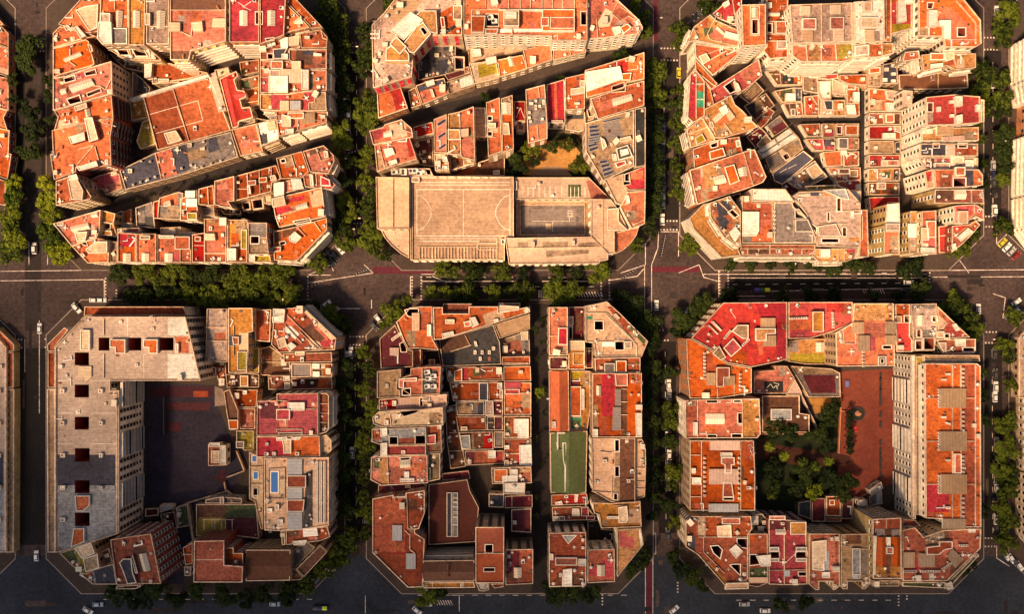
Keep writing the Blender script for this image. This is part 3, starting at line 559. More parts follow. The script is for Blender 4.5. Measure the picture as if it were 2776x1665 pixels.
for a in [
 ('B1', 'plain orange roof with stepped corner below the long white wall', 8.88, 'o', 'c', '122 38 131 36 132 33 144 34 145 46 125 53', [], .1),
 ('B1', 'slim orange terrace wedge with plants at the alley end', 9.028, 'o', 'w', '145.5 36 171 37 171 40 145.5 46.5', ['l 158 37 159 42'], .8),
 ('B1', 'tan cracked courtyard deck with a white square canopy', 3, 'e', 'c', '79 34 112 35 131 35.5 121 39 103 43 92 45 80 49', ['h:2:w 82 38 89 37.5 90 43 83 44'], .3),
 ('B1', 'orange roof with one barrel skylight, middle of the alley front', 9.176, 'o', 'c', '102 46 122 42 125.5 53 104 59.5', ['g 110 44 113.5 43 116 50 112 51', 'p:r 108 42 119 40 120 42 109 44'], .3),
 ('B1', 'cream roof with a mustard lawn terrace', 9.324, 'c', 'c', '80 49 87 48 101 46 104 60 84 65', ['p:m 87 50 102 47 103 56 88 60', 'H:1.6:w:0 93 45 101 43 102 48 94 50'], .5),
 ('B1', 'dark planted roof with one cream shed on the alley', 8.14, 't', 'c', '63 63 82 57 85 66 65 73', ['H:1.8:w:0 73 61 82 58 84 65 74 68'], .8),
 ('B1', 'grey and coral roof with white awnings above the alley', 8.88, 'k', 'c', '39 66 47 63 61 60 65 72 44 81', ['p:s 40 66 61 60 62 64 42 71', 'H:1.2:w:0 46 63 53 61 54 65 48 67', 'h:1:w 50 69 52 69 54 75 52 75'], .8),
 ('B1', 'dark red narrow patio between the alley roofs', 5, 'b', 'c', '33 70 39 67 43.5 81 35.5 83.5', ['p:O 35 75 41 73 43 80 36 82'], 1.5),
 ('B1', 'orange roof with bright red panel at the alley mouth', 9.62, 'o', 'o', '9 72 27 66 33 83.5 10 91.5', ['p:r 19 69 27 66 32 83 24 85'], .3),
 ('B1', 'sunken dark terrace with plant tubs inside the octagonal block', 5, 'g', 'r', '40 38 50 29 70 35 70 56 41 62', ['p:d 40 38 48 31 52 60 41 62'], 2),
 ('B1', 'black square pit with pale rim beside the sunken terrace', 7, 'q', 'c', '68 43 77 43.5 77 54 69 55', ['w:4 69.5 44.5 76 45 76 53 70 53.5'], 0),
 ('B1', 'maroon lean-to roofs between pit and alley roofs', 7, 'b', 'c', '61 57 76 53 82 56 64 62', ['p:u 63 58 75 55 76 58 64 61'], .6),
 ('B1', 'small orange roof corner beside the cream mustard roof', 7.4, 'o', 'c', '76 52 80 51 81 56 77 57', [], 0),
 ('B1', 'coral roof with raised red room, south end of the alley mouth', 21, 'o', 'o', '3 101 14 98 15 96 28 92 36 99 37 106 6 112', ['p:r 5 101 16 99 17 105 5 109', 'g 14 102 20 100 21 105 14 106', 'l 28 92 29 100 37 103'], .5),
 ('B1', 'coral roof with ribbed white grate facing the school', 20, 'k', 'c', '7 112 34 105 40 123 20 129 9 133', ['H:1:w:1 14 115 21 114 23 119 16 122', 'w:6 14 109 20 108 20 110 14 111', 'l 11 113 15 130', 'p:t 8 119 12 119 14 130 9 131', 'p:r 31 107 34 106 38 120 35 121', 'h:1.5:w 18 125 24 123 25 126 19 128'], .6),
 ('B1', 'red flat roof with white boxes in the narrow gap', 9, 'r', 'w', '37 98 52 94 53 103 38 107', ['h:1.5:w 37 102 40 101 40 106 38 106'], .4),
 ('B1', 'coral strip roof with three slanted dark solar panels', 18, 'k', 'c', '53 92 63 88 63 118 53 118', ['v:1 55 95 62 91 63 94 57 98', 'v:1 56 105 62 101 63 104 57 108', 'v:1 56 114 62 110 63 113 58 116'], .1),
 ('B1', 'cream end terrace with wicker chairs next to the school wall', 17, 'c', 'c', '53 119 64 118 65 132 54 132', ['h:1.8:w 60 121 63 121 64 125 60 125', 'p:O 55 125 61 125 62 130 55 130'], 1),
 ('B1', 'coral and ochre patch roof with a central tiled hut', 18.5, 'o', 'c', '64 88 73 86 84 82 85 124 75 122 74 120 64 119', ['p:y 64 88 73 87 73 99 64 99', 'p:y 65 101 74 101 74 108 65 108', 'h:2:y 64 100 73 100 74 108 64 108', 'H:1.8:e:0 72 100 80 99 80 105 73 106', 'p:y 65 110 73 110 73 118 65 118', 'l 73 87 74 120', 'p:r 80 82 84 82 84 86 80 88'], .4),
 ('B1', 'small tan lower roofs at the foot of the coral patch roof', 9, 'b', 'c', '65 120 85 122 86 126 66 132', ['p:O 66 119 74 120 74 124 66 124', 'h:1:y 76 122 84 122 84 127 76 128'], .4),
 ('B1', 'pale pink flat roof strip between coral roofs', 8.88, 'p', 'c', '84.5 83 93 83 94 106 85 106', ['l 85 97 94 97'], .1),
 ('B1', 'coral roof with two square light wells on its left edge', 22, 'o', 'c', '93.5 79 104 75 106 117 95 121', ['w 95 90 98 90 98 93 95 93', 'w 95 102 98 102 98 105 95 105', 'h:1.5:c 95 95 101 95 101 99 95 99', 'l 95 106 101 106'], .5),
 ('B1', 'orange roof with white cap skylight and long cream hatch', 21.5, 'o', 'c', '105 76 114 73 115 115 106 118', ['g 105 79 113 79 113 88 106 88', 'h:1:c 107 95 111 95 112 104 107 104', 'p:O 106 89 114 89 115 114 106 117'], .5),
 ('B1', 'sunken red roof with a cross stay between taller coral roofs', 17, 'r', 'w', '115 78 124 78 124 93 115 94', ['L 117 91 120 83 123 91'], .2),
 ('B1', 'grey shed roof in shade below the sunken red roof', 7.4, 'g', 'g', '116 95 124 94 124 102 117 102', ['h:1.5:g 118 96 123 96 123 101 118 101'], .5),
 ('B1', 'grey and orange roof crowded with white cube units', 20, 'g', 'o', '124 69 139 65 141 95 141 107 126 111', ['p:o 124 69 139 65 140 75 124 77', 'p:o 125 98 141 95 141 107 126 111', 'l 134 67 135 75', 'l 133 97 134 109'] + ['h:1:w %s' % s for s in ('127 79 130 79 130 81 127 81', '131 77 133 77 133 79 131 79', '131 81 133 81 133 83 131 83', '134 81 136 81 136 83 134 83', '137 77 139 77 139 79 137 79', '126 86 128 86 128 88 126 88', '126 90 128 90 128 92 126 92', '127 93 129 93 129 95 127 95', '136 91 138 91 138 93 136 93', '137 79.5 139 79.5 139 81 137 81', '131 83.6 133 83.6 133 85 131 85')], .1),
 ('B1', 'long crimson barrel roof with a pale central ridge', 15, 'R', 'w', '140.5 65 154 61 155 95 141 95', ['p:k 146 63 148 63 149 95 147 95', 'h:1:k 144 93 153 93 153 95 144 95'], 0),
 ('B1', 'orange roof with cream shed between crimson and white roofs', 19, 'O', 'c', '154.5 60 170 56.5 170 84 155 85', ['h:1.5:c 159 68.5 170 67 170 72 159 73.5', 'h:1:c 166 62 170 62 170 67 166 67', 'g 162 78 166 78 166 80.5 162 80.5'], .4),
 ('B1', 'brown tiled low roofs beside the school garden', 8, 't', 't', '155.5 86 170 86 171 100 166 102 155 100', ['T:t:0 156 92 170 92 170 101 156 101', 'p:d 156 87 169 87 169 92 156 92'], .3),
 ('B1', 'orange roof with the large white tent like cover', 20, 'o', 'c', '170 54 216 40 216 61 203 63.5 200 68 171 75.5', ['h:1.5:w 170 55.5 197 51 199.5 61 171 71', 'p:r 192 49 203 46 204 57 197 57', 'w:5 191 67 200 64 200 67 191 70', 'h:1.2:o 196 57 206 56 205 62 198 62', 'l 203 54 211 53 211 50'], .7),
 ('B1', 'orange roof with long ribbed skylight near the right avenue', 19.5, 'O', 'c', '174 76 189 71 201 70 201 66 216 62 216 81.5 180 92', ['g 191 76 206 72 207 77 192 82'], .4),
 ('B1', 'narrow tan side yard under the orange skylight roof', 6, 't', 'c', '171 77 174 76 180 91 171 94', ['w:3 172 85 176 84 178 89 173 90'], 1),
 ('B1', 'grey roof with rows of solar panels and a crossed plant deck', 21, 'g', 'w', '170.5 95 208 84.5 208 128.5 184 140 170.5 117', ['p:t 172 95 207 85 207 128 184 138 172 117', 'v:3 173 97 180 96 182 105 174 106', 'v:3 173 106 181 105 182 110 173 112', 'v:2 172 111 179 110 181 115 174 118', 'v:4 181 124 187 123 193 134 185 137', 'v:1 184 93 197 90 198 92 184 95', 'c:g:1 184 96 196 92 200 105 187 109', 'h:2:d 194 115 203 112 207 121 196 124', 'h:2.4:w 197 116 203 115 204 119 198 121', 'h:1:r 193 126 201 124 202 127 195 130', 'h:1.5:c 182 106 185 108 187 113 184 116', 'h:1.5:c 197 107 205 105 206 108 198 110', 'h:1.5:w 191 119 194 119 195 124 192 124'], .4),
 ('B1', 'black planted deck strip along the right avenue', 20.4, 'q', 'w', '208.5 84 217 82.5 217 128 209 129.5', [], .8),
 ('B2', 'crimson roof with a notch light well', 19.6, 'R', 'w', '204 56 217 51 217 70 204 70 200 66 205 65', ['w:8 201 58 204 57 204 63 201 63'], .3),
 ('B2', 'ochre roof leaning on the dark slit behind the school', 18.6, 'e', 'w', '185 62 200 57 200 66 203 70 202 82 194 80', ['h:1.2:w 201 74 204 74 205 80 202 81'], .2),
 ('B2', 'plain orange tapering roof at the lower right', 19.4, 'o', 'w', '203 71 217 70.5 216.5 96 206 100 197 83 200 78', ['l 207 97 216 93'], .3)]:
    B(*a[:7], clutter=a[7])
# the school
B('B2', 'square ridged school wing left of the sports deck', 17, 'e', 'c', '8 59.5 34 60 34 100 9 100', ['T:e:0 9 60 34 60 34 100 9 100', 'l 21.5 60 21.5 99'], 0, name='school_wing')
B('B2', 'quarter round school terrace at the lower left corner', 12, 'e', 'c', '12 101 34 101 34 123 27 119 20 113 15 107', ['T:e:1 14 102 30 102 25 117 16 109'], .2, name='school_wing')
B('B2', 'pale rooftop football court with pergola bars on the school', 14, 'e', 'c', '34.5 59 115 59.5 115 106 108 107 108 124.5 35 124.5',
  ['p:e 40 70 112 70 112 105 40 105', 'L 40 69.5 112 69.5 112 105.5 40 105.5 40 69.5', 'L 76 69.5 76 105.5', 'L 40 74 44 75 48 79 51 85 51 90 48 96 44 100 40 101', 'L 112 74 108 75 104 79 101 85 101 90 104 96 108 100 112 101', 'L 43 60.5 112 60.5', 'L 43 64 112 64', 'L 43 66 112 66', 'L 42 107.5 105 107.5', 'L 42 109.5 88 109.5', 'p:t 36 62 38 62 38 123 36 123', 'l 36.5 60 36.5 124'] + ['l %g 114 %g 123.5' % (x, x) for x in [42 + 2.5 * k for k in range(25)]] + ['l 42 114 102 114', 'l 42 123.5 102 123.5', 'l 102 107 102 116 88 116 86 114 88 111 102 111', 'h:.8:w 54 60 56 60 56 61 54 61', 'h:.8:w 61 60 63 60 63 61 61 61', 'h:.8:w 68 60 70 60 70 61 68 61', 'h:.8:w 80 60 82 60 82 61 80 61', 'h:.8:w 87 60 89 60 89 61 87 61', 'h:.8:w 93 60 95 60 95 61 93 61', 'h:1.5:d 105 108 108 108 108 112 105 112', 'h:1.2:t 36 60 42 60 42 64 36 64'], 0, name='rooftop_court', cat='sports court')
B('B2', 'pink school deck with parking style bars and green mat', 11, 'p', 'c', '116 60 173 60 190 77 116 77', ['p:e 116 60 171 60 175 77 116 77', 'p:n 157 65.5 167 65.5 167 75 157 75', 'T:K:1 171 63 179 61 188 76 175 77', 'h:1:d 115.5 63 117.5 63 117.5 70 115.5 70'] + ['L %g 67.5 %g 75.5' % (x, x) for x in (122, 126, 130, 134.5, 139, 143, 147.5, 152, 159, 162, 165, 170)] + ['L 121 76 172 76'], .2, name='school_deck')
B('B2', 'sunken grey school yard with court lines and a chessboard', 4, 'e', 'c', '116.5 78 174 78 174 105.5 116.5 105.5', ['p:g 120 82 170 82 170 104 120 104', 'T:g:0 128 84.5 163 84.5 163 103 128 103', 'l 120 81 170 81 170 104.5', 'l 120 81 120 105', 'L 129 94 162 94', 'L 145 94 145 102', 'L 157 86 160 86 160 91 157 91 157 86', 'L 156 88 161 88', 'L 156 90 161 90', 'L 158 91 158 95', 'c:c:0 139.5 96 144 96 144 100.5 139.5 100.5', 'T:g:0 121 83 127 83 127 103 121 103', 'T:t:1 170 80 174 80 174 105 170 105'], 0, name='school_yard')
B('B2', 'L shaped beige school roof with sooty panels and two stacks', 16, 'e', 'c', '108 107 174.5 106 174.5 77 190 77 196 85 203 100 193 102 193 119 188 120 188 124 182 125 181 127 111 127.5', ['T:e:1 109 108 182 108 188 120 110 126', 'l 110 115 176 114', 'l 175 106 188 119', 'l 183.5 78 183.5 114', 'l 175 77 183 77', 'p:t 140 117 173 116 173 119 140 122', 'p:t 118 110 126 110 126 114 118 114', 'p:t 137 110 157 110 157 114 137 114', 'p:t 165 111 180 110 182 114 165 114', 'h:1.8:w 129 110 131 110 131 114 129 114', 'h:1.8:w 160 109 162 109 162 113 160 113', 'h:1.8:e 187 84.5 196 84 196 94 203 101 187 101'], 0, name='school_wing')
B('B2', 'orange quarter round terrace at the lower right corner', 13, 'o', 'c', '193.5 103 212 98.5 210 105 205 112 199 117 193.5 119.5', ['l 193.5 103 212 98.5'], 0, name='school_wing')
B('B2', 'white plant strip with fan units along the school edge', 14, 'c', 'c', '20 53 50 53 53 59 20 59', ['A 23 56 30 55 30 57 36 55 39 55 42 57', 'w:6 47 54 50 54 51 58 48 58'], 3)
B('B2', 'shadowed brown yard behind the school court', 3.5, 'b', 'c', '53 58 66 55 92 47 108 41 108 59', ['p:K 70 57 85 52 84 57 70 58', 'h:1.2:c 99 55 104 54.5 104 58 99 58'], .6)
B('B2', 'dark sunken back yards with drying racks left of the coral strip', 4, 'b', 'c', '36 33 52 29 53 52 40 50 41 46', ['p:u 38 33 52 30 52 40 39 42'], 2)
# ================================================================ block C (upper right)
for a in [
 ('C1', 'rounded corner roof with ochre step terraces and ribbed pink shed', 22, 'y', 'w', '4 30 8 19 20 10 24 14 42 22 42 33 30 33 10 29', ['p:k 22 19 31 19 42 23 42 32 25 29 20 25', 'H:1.4:w:0 31 22 42 25 42 29 30 26', 'l 24 12 18 24 20 28 40 33', 'p:n 15 20 22 19 22 23 16 26', 'l 8 20 12 28', 'g 24 20 26 18 31 23 30 25'], .8, 1, 0),
 ('C1', 'stepped red roofs by the upper left corner', 19, 'r', 'w', '21 10 37 -4 43 -4 42 17 36 17 28 14', ['p:R 27 9 35 2 37 10 30 15', 'h:1.6:w 29 2 33 0 34 3 31 5', 'l 36 -2 38 12', 'w:6 34 16 40 13 40 18 34 18'], .7),
 ('C1', 'tall orange slab tower with long white rimmed slot', 31, 'o', 'w', '42.5 3 60 2.5 60 32 43.5 33', ['g 50 5 54.5 5 54.5 12 50 12', 'w 50 14 54 14 54 24 50 24', 'l 49 4 55.5 4 55.5 25 49 25 49 4'], 0, 0, 2),
 ('C1', 'orange terraces with pink sheds right of the slab tower', 22, 'O', 'w', '60.5 -4 76 -4 76 41 63 42 58 36 60.5 33', ['g 62 8 70 8 70 11 62 11', 'w:7 61 17 64 17 64 23 61 23', 'h:2:o 67 15 75 15 75 24 67 24', 'h:1.6:p 68 29 75 29 75 35 68 35', 'l 61 15 75 15', 'l 61 24 75 24', 'l 61 29 75 29'], .7, 1),
 ('C1', 'highest pale pink roof with twin coral decks and ribbed sheds', 31, 'p', 'w', '77 3 122 1.5 122.5 29.5 79 31', ['H:1.6:c:0 85 4 92 4 92 10 85 10', 'H:1.6:c:0 107 3 114 3 114 9 107 9', 'h:1.5:k 86 13 96 13 96 21 86 21', 'h:1.5:k 106 12 116 12 116 21 106 21', 'H:1.4:e:1 86 21 94 21 94 29 86 29', 'H:1.4:e:1 109 21 116 21 116 29 109 29', 'l 100 3 100 30'], .2),
 ('C1', 'bright white roof with sand coloured sheds, top centre', 31.3, 'w', 'w', '123 1 145 -1 145.5 29.5 123.5 30', ['h:1.5:e 130 1 136 1 136 8 130 8', 'h:1.6:c 128 12 140 12 140 20 128 20', 'H:1.4:e:1 131 21 138 21 138 30 131 30', 'p:o 133 16 139 16 139 19 133 19'], .4),
 ('C1', 'ochre divided terraces under the highest pink roof', 27.5, 'o', 'w', '79 31.5 122.5 30.5 122.5 42 116 44 85 44 79 40', ['l 89 31 90 44', 'l 100 31 100 44', 'l 110 31 111 43', 'p:y 91 31 100 31 100 43 91 43', 'p:m 112 31 122 31 122 42 112 42', 'h:1.4:g 84 31 89 31 89 33 84 33'], .8, 1, 2),
 ('C1', 'pink and orange terraces under the bright white roof', 27.8, 'y', 'w', '123.5 31 151.5 30.5 152 38 140 41 123 41', ['h:1.5:p 124 33 134 32 134 39 124 40', 'p:o 135 32 143 32 143 40 135 40', 'l 134 31 134 41', 'l 143.5 30 144 40'], .5, 1, 2),
 ('C1', 'orange passage roof with long red strip and white huts', 25, 'o', 'w', '146 -4 165 -4 165 20 150.5 24 150 30 146 30', ['p:x 150 2 164 1 164 17 150 17', 'h:1.8:w 155 0 160 0 161 15 155 16', 'p:m 151 17 164 17 163 21 151 24', 'l 150 -4 150 25'], .6),
 ('C1', 'broad orange tower roof with white sheds and framed light well', 27, 'o', 'w', '170 -4 200 -4 214.5 14 215 31 211 33.5 189 33.5 187.5 26 170 25.5', ['p:k 184 4 193 5 208 20 212 30 190 31 188 15', 'h:2:w 177 7 183 7 183 19 177 19', 'H:2:w:1 185 14 193 14 193 27.5 188 27.5 188 18 185 18', 'w 197.5 20 203 20 203 26 197.5 26', 'l 190 28 211 28', 'l 197 0 211 16 211 30', 'w:8 176 2 180 2 179 6 176 6'], .4, 1),
 ('C1', 'ochre balcony roof with cream huts below the broad tower', 20, 'y', 'c', '172 39 184 38 211 38 211 48.5 196 50 190 47 173 51', ['h:2:c 187 37 195 37 195 42 189 44', 'h:1.6:w 178 46 187 45 187 48 178 49', 'l 195 39 197 48', 'h:1.4:o 178 38 188 38 188 43 178 43'], .5, 1, 2),
 ('C1', 'dark brown ribbed hall roof', 10, 'b', 'b', '155.5 53.5 184 52 205 52 205.5 63 184 64 156 64', ['T:b:1 156 53 170 53 170 64 156 64', 'T:b:0 170 53 205 52 205 63 170 64', 'l 184 52.5 184 64'], .1),
 ('C1', 'navy roof with white dome lights and ochre surround', 9, 's', 'c', '144 46 154.5 44 155 60 143.5 60', ['h:.6:w 145 48.5 148 48.5 148 51 145 51', 'h:.6:w 150 46 153 46 153 48 150 48', 'h:.6:w 150 52 153 52 153 54 150 54', 'h:.6:w 144 56 147 56 147 58.5 144 58.5', 'h:.6:w 150 57 153 57 153 59 150 59'], 0),
 ('C1', 'tan court roofs with a ladder beside the navy roof', 8, 'e', 'c', '133.5 48 143 46 143 62 133.5 62', ['p:t 134 57 143 56 143 61 134 61', 'h:1:o 134 49 142 48 142 52 134 53'], 1.2),
 ('C1', 'orange terraced roofs on the left side behind the corner', 19.5, 'O', 'w', '9 31 30 34 43 36.5 22 54 14 46 9.5 41', ['l 11 41 30 34', 'h:1.4:c 12 40 17 38 20 43 15 46', 'l 14 46 32 36', 'p:o 20 42 34 35 40 37 22 50'], .8),
 ('C1', 'orange triangle terrace beside the white gutter wall', 20, 'O', 'w', '9 42 25.5 60 21 64 9.5 51', ['l 10 51 24 62'], .5),
 ('C1', 'red strip roof with two green astroturf terraces', 21, 'O', 'w', '5.5 53 10 50 16 58 16 83 8 88 3.5 84', ['p:R 6 53 9.5 53 10 84 5 84', 'l 10 51 10 85', 'p:N 10.5 65.5 15.5 65.5 15.5 70.5 10.5 70.5', 'p:N 10.5 71.5 15.5 71.5 15.5 77 10.5 77', 'l 10 71 16 71', 'l 10 60 16 60', 'p:g 11 58 13 58 13 62 11 62'], .3),
 ('C1', 'orange wedge between green terraces and red roof', 18, 'o', 'c', '16.5 59 20 63 23 75 17 79', [], .4),
 ('C1', 'long angled red roof with a cream stair shaft', 17, 'x', 'w', '19 65 55 42 57.5 54 43 66 34 68.5 23 76', ['p:k 40 52 55 43 57 53 46 60', 'w:8 30 62 37 57 40 64 34 67', 'h:1.6:w 37 58 40 60 42 65 39 66'], .5),
 ('C1', 'orange mustard roof with white hut and ribbed skylight', 20.5, 'y', 'o', '16 78 35 68 38 75 43 79 54.5 91 47 94 30 99 23 99 15 86', ['h:1.8:w 26 78 31 75 33 80 29 83', 'g 22 85 28 79 31 82 24 88', 'H:1.5:c:0 30 79 33 77 38 84 34 87', 'l 18 82 24 97', 'w:3 20 88 21 88 22 91 20 91', 'l 30 88 36 96'], .6),
 ('C1', 'rounded ochre balcony roof on the left avenue', 20, 'y', 'c', '3 93 14 84 22 97 24 101 6 106', ['l 5 96 18 91', 'h:1.2:m 9 99 14 96 17 101 10 104', 'l 15 85 22 100'], .8, 1, 1),
 ('C1', 'dark orange roof with a long parapet and notch', 19, 'O', 'o', '7.5 107 26 100 41 98 43.5 110 8.5 121', ['h:1.6:O 19 109 29 106 31 112 20 115', 'w:6 20 104 25 102 25 105 21 106', 'h:1.2:p 38 101 41 100 42 105 39 106'], .5),
 ('C1', 'largest orange roof with two ribbed skylights on the left side', 21, 'o', 'o', '5 122 45 108.5 52 107 60.5 127 58 131 50.5 134 10.5 147', ['p:O 44 109 52 107 60 127 52 133', 'l 44 109 51 133', 'g 22 127 30 125 32 131 24 133', 'g 40 121 46 119 47 126 41 127', 'p:y 14 120 24 117 27 132 17 136', 'h:1.4:o 30 120 37 118 41 130 34 133', 'p:K 5 123 13 121 13 146 10 146'], .5, 1, 1),
 ('C2', 'white glazed corner block with ringed terraces, lower left', 25, 'y', 'w', '19.5 82 34 77 42 88 42 113 40 115 29 106 20 92', ['p:s 21 84 26 82 33 90 28 94', 'p:s 24 93 29 90 34 96 29 102', 'p:s 27 81 32 80 37 88 32 91', 'w:10 33 89 36 87 40 91 37 93', 'H:1.5:w:1 34 103 38 99 42 104 38 110', 'l 20 84 20 93 40 114', 'l 27 82 40 95', 'a:21.5:y 5 93 15 83 20 82 20 93 40 115 42 120 28 121.5 8 101', 'p:K 21 84 24 83 26 90 22 91'], .8, 1),
 ('C2', 'dark triangular light shaft roof beside the glazed corner', 12, 'q', 'w', '32 78 42 74.5 42 88', [], .1),
 ('C2', 'white sloping ribbed roof above the red and white roofs', 23, 'w', 'w', '49.5 72 74 72 80.5 81 80 82 50 81', ['c:w:0 50 72 74 72 80 81 50 81'], 0),
 ('C2', 'red orange roof with a white painted square, lower edge', 22.5, 'K', 'w', '43 77 49 77 50 81.5 65 82 65 111 43 111', ['h:1.2:w 43 88.5 55 88.5 55 102 53 106 43 106', 'p:e 43 89 46 89 46 98 43 98', 'p:g 43 106 50 106 50 111 43 111', 'p:o 50 104 58 104 58 98 65 98 65 111 50 111'], .4),
 ('C2', 'grey gravel roof with a black corner pit', 22.8, 'g', 'w', '66 82 79 82 80 85 88 92 91 96 96 107 95.5 111 66 111', ['w:9 81 87 83 87 88.5 93 81 93', 'h:1.2:g 81 94 90 94 94 103 81 103', 'r:6:v 66 88 66 103', 'l 80 94 80 104', 'h:.6:w 80 110 83 110 83 111 80 111'], .15),
 ('C2', 'orange balcony strip divided into ten bays along the middle street', 20, 'O', 'c', '42.5 112 95.5 112 95.5 121 40 121', ['l 42 115 95 115', 'p:e 42 119 95 119 95 121 41 121', 'l 47 115 47 119', 'l 55 115 55 119', 'l 63 112 63 119', 'l 71 115 71 119', 'l 79 115 79 119', 'l 86 115 86 119', 'p:b 55 115 62 115 62 119 55 119', 'p:b 48 115 54 115 54 119 48 119'], .8, 1),
 ('C2', 'pale lilac sheet roofs with narrow light slots', 21.5, 'p', 'w', '78 78 84 74 115 73 119 72 128 82 128.5 110 127 114 97 113.5 96 105 91 95 89 90 83 82', ['w 111 79 113.5 79 113.5 88 111 88', 'w 104 89 105.5 89 105.5 95 104 95', 'w 115 100 117.5 100 117.5 106 115 106', 'w:3 100 108 112 108 112 110.5 100 110.5', 'g 83 75 92 74 92 77.5 83 77.5', 'p:s 92 74 98 74 98 77 92 77', 'p:y 102 74 110 73.5 110 77 102 77', 'p:y 120 107 127 107 127 110 120 110', 'h:1:w 121 88 123 88 123 93 121 93', 'l 98 97 118 97', 'l 114 73 115 88 127 87', 'w:8 91 96 96 100 96 105 93 101', 'h:1.2:p 97 99 110 97 114 106 98 106', 'h:1:l 101 73 117 72 120 80 114 79'], .2),
 ('C2', 'ochre terrace with a square white sunshade, lower edge', 20.5, 'y', 'w', '96 115 125.5 114.5 124 122 118 124.5 98 124.5 93 120', ['h:1.6:w 99.5 115.5 106 115.5 106 121.5 99.5 121.5', 'l 112 115 112 124', 'l 116.5 115 116.5 124', 'p:R 118 115 125 115 124 118 118 118'], .8, 1),
 ('C2', 'slim orange roof strip at the alley end', 19.5, 'O', 'w', '126 87 133 87 134 121 127 121 127.5 110 129 108 129 92', [], .1),
]:
    B(*a[:7], clutter=a[7], bal=a[8] if len(a) > 8 else 0, win=a[9] if len(a) > 9 else 0)
B('C2', 'white triangular annex end beside the alley', 16, 'w', 'w', '119 73 128.5 73.5 128.5 82 126 84', [], .3)
B('C2', 'cream framed green roof garden strips above the lilac roofs', 15, 'm', 'c', '88 70 99 69.5 110 69 117 71 117 72.5 90 73', ['l 97 70 97 73', 'l 109 69 110 72'], .8)
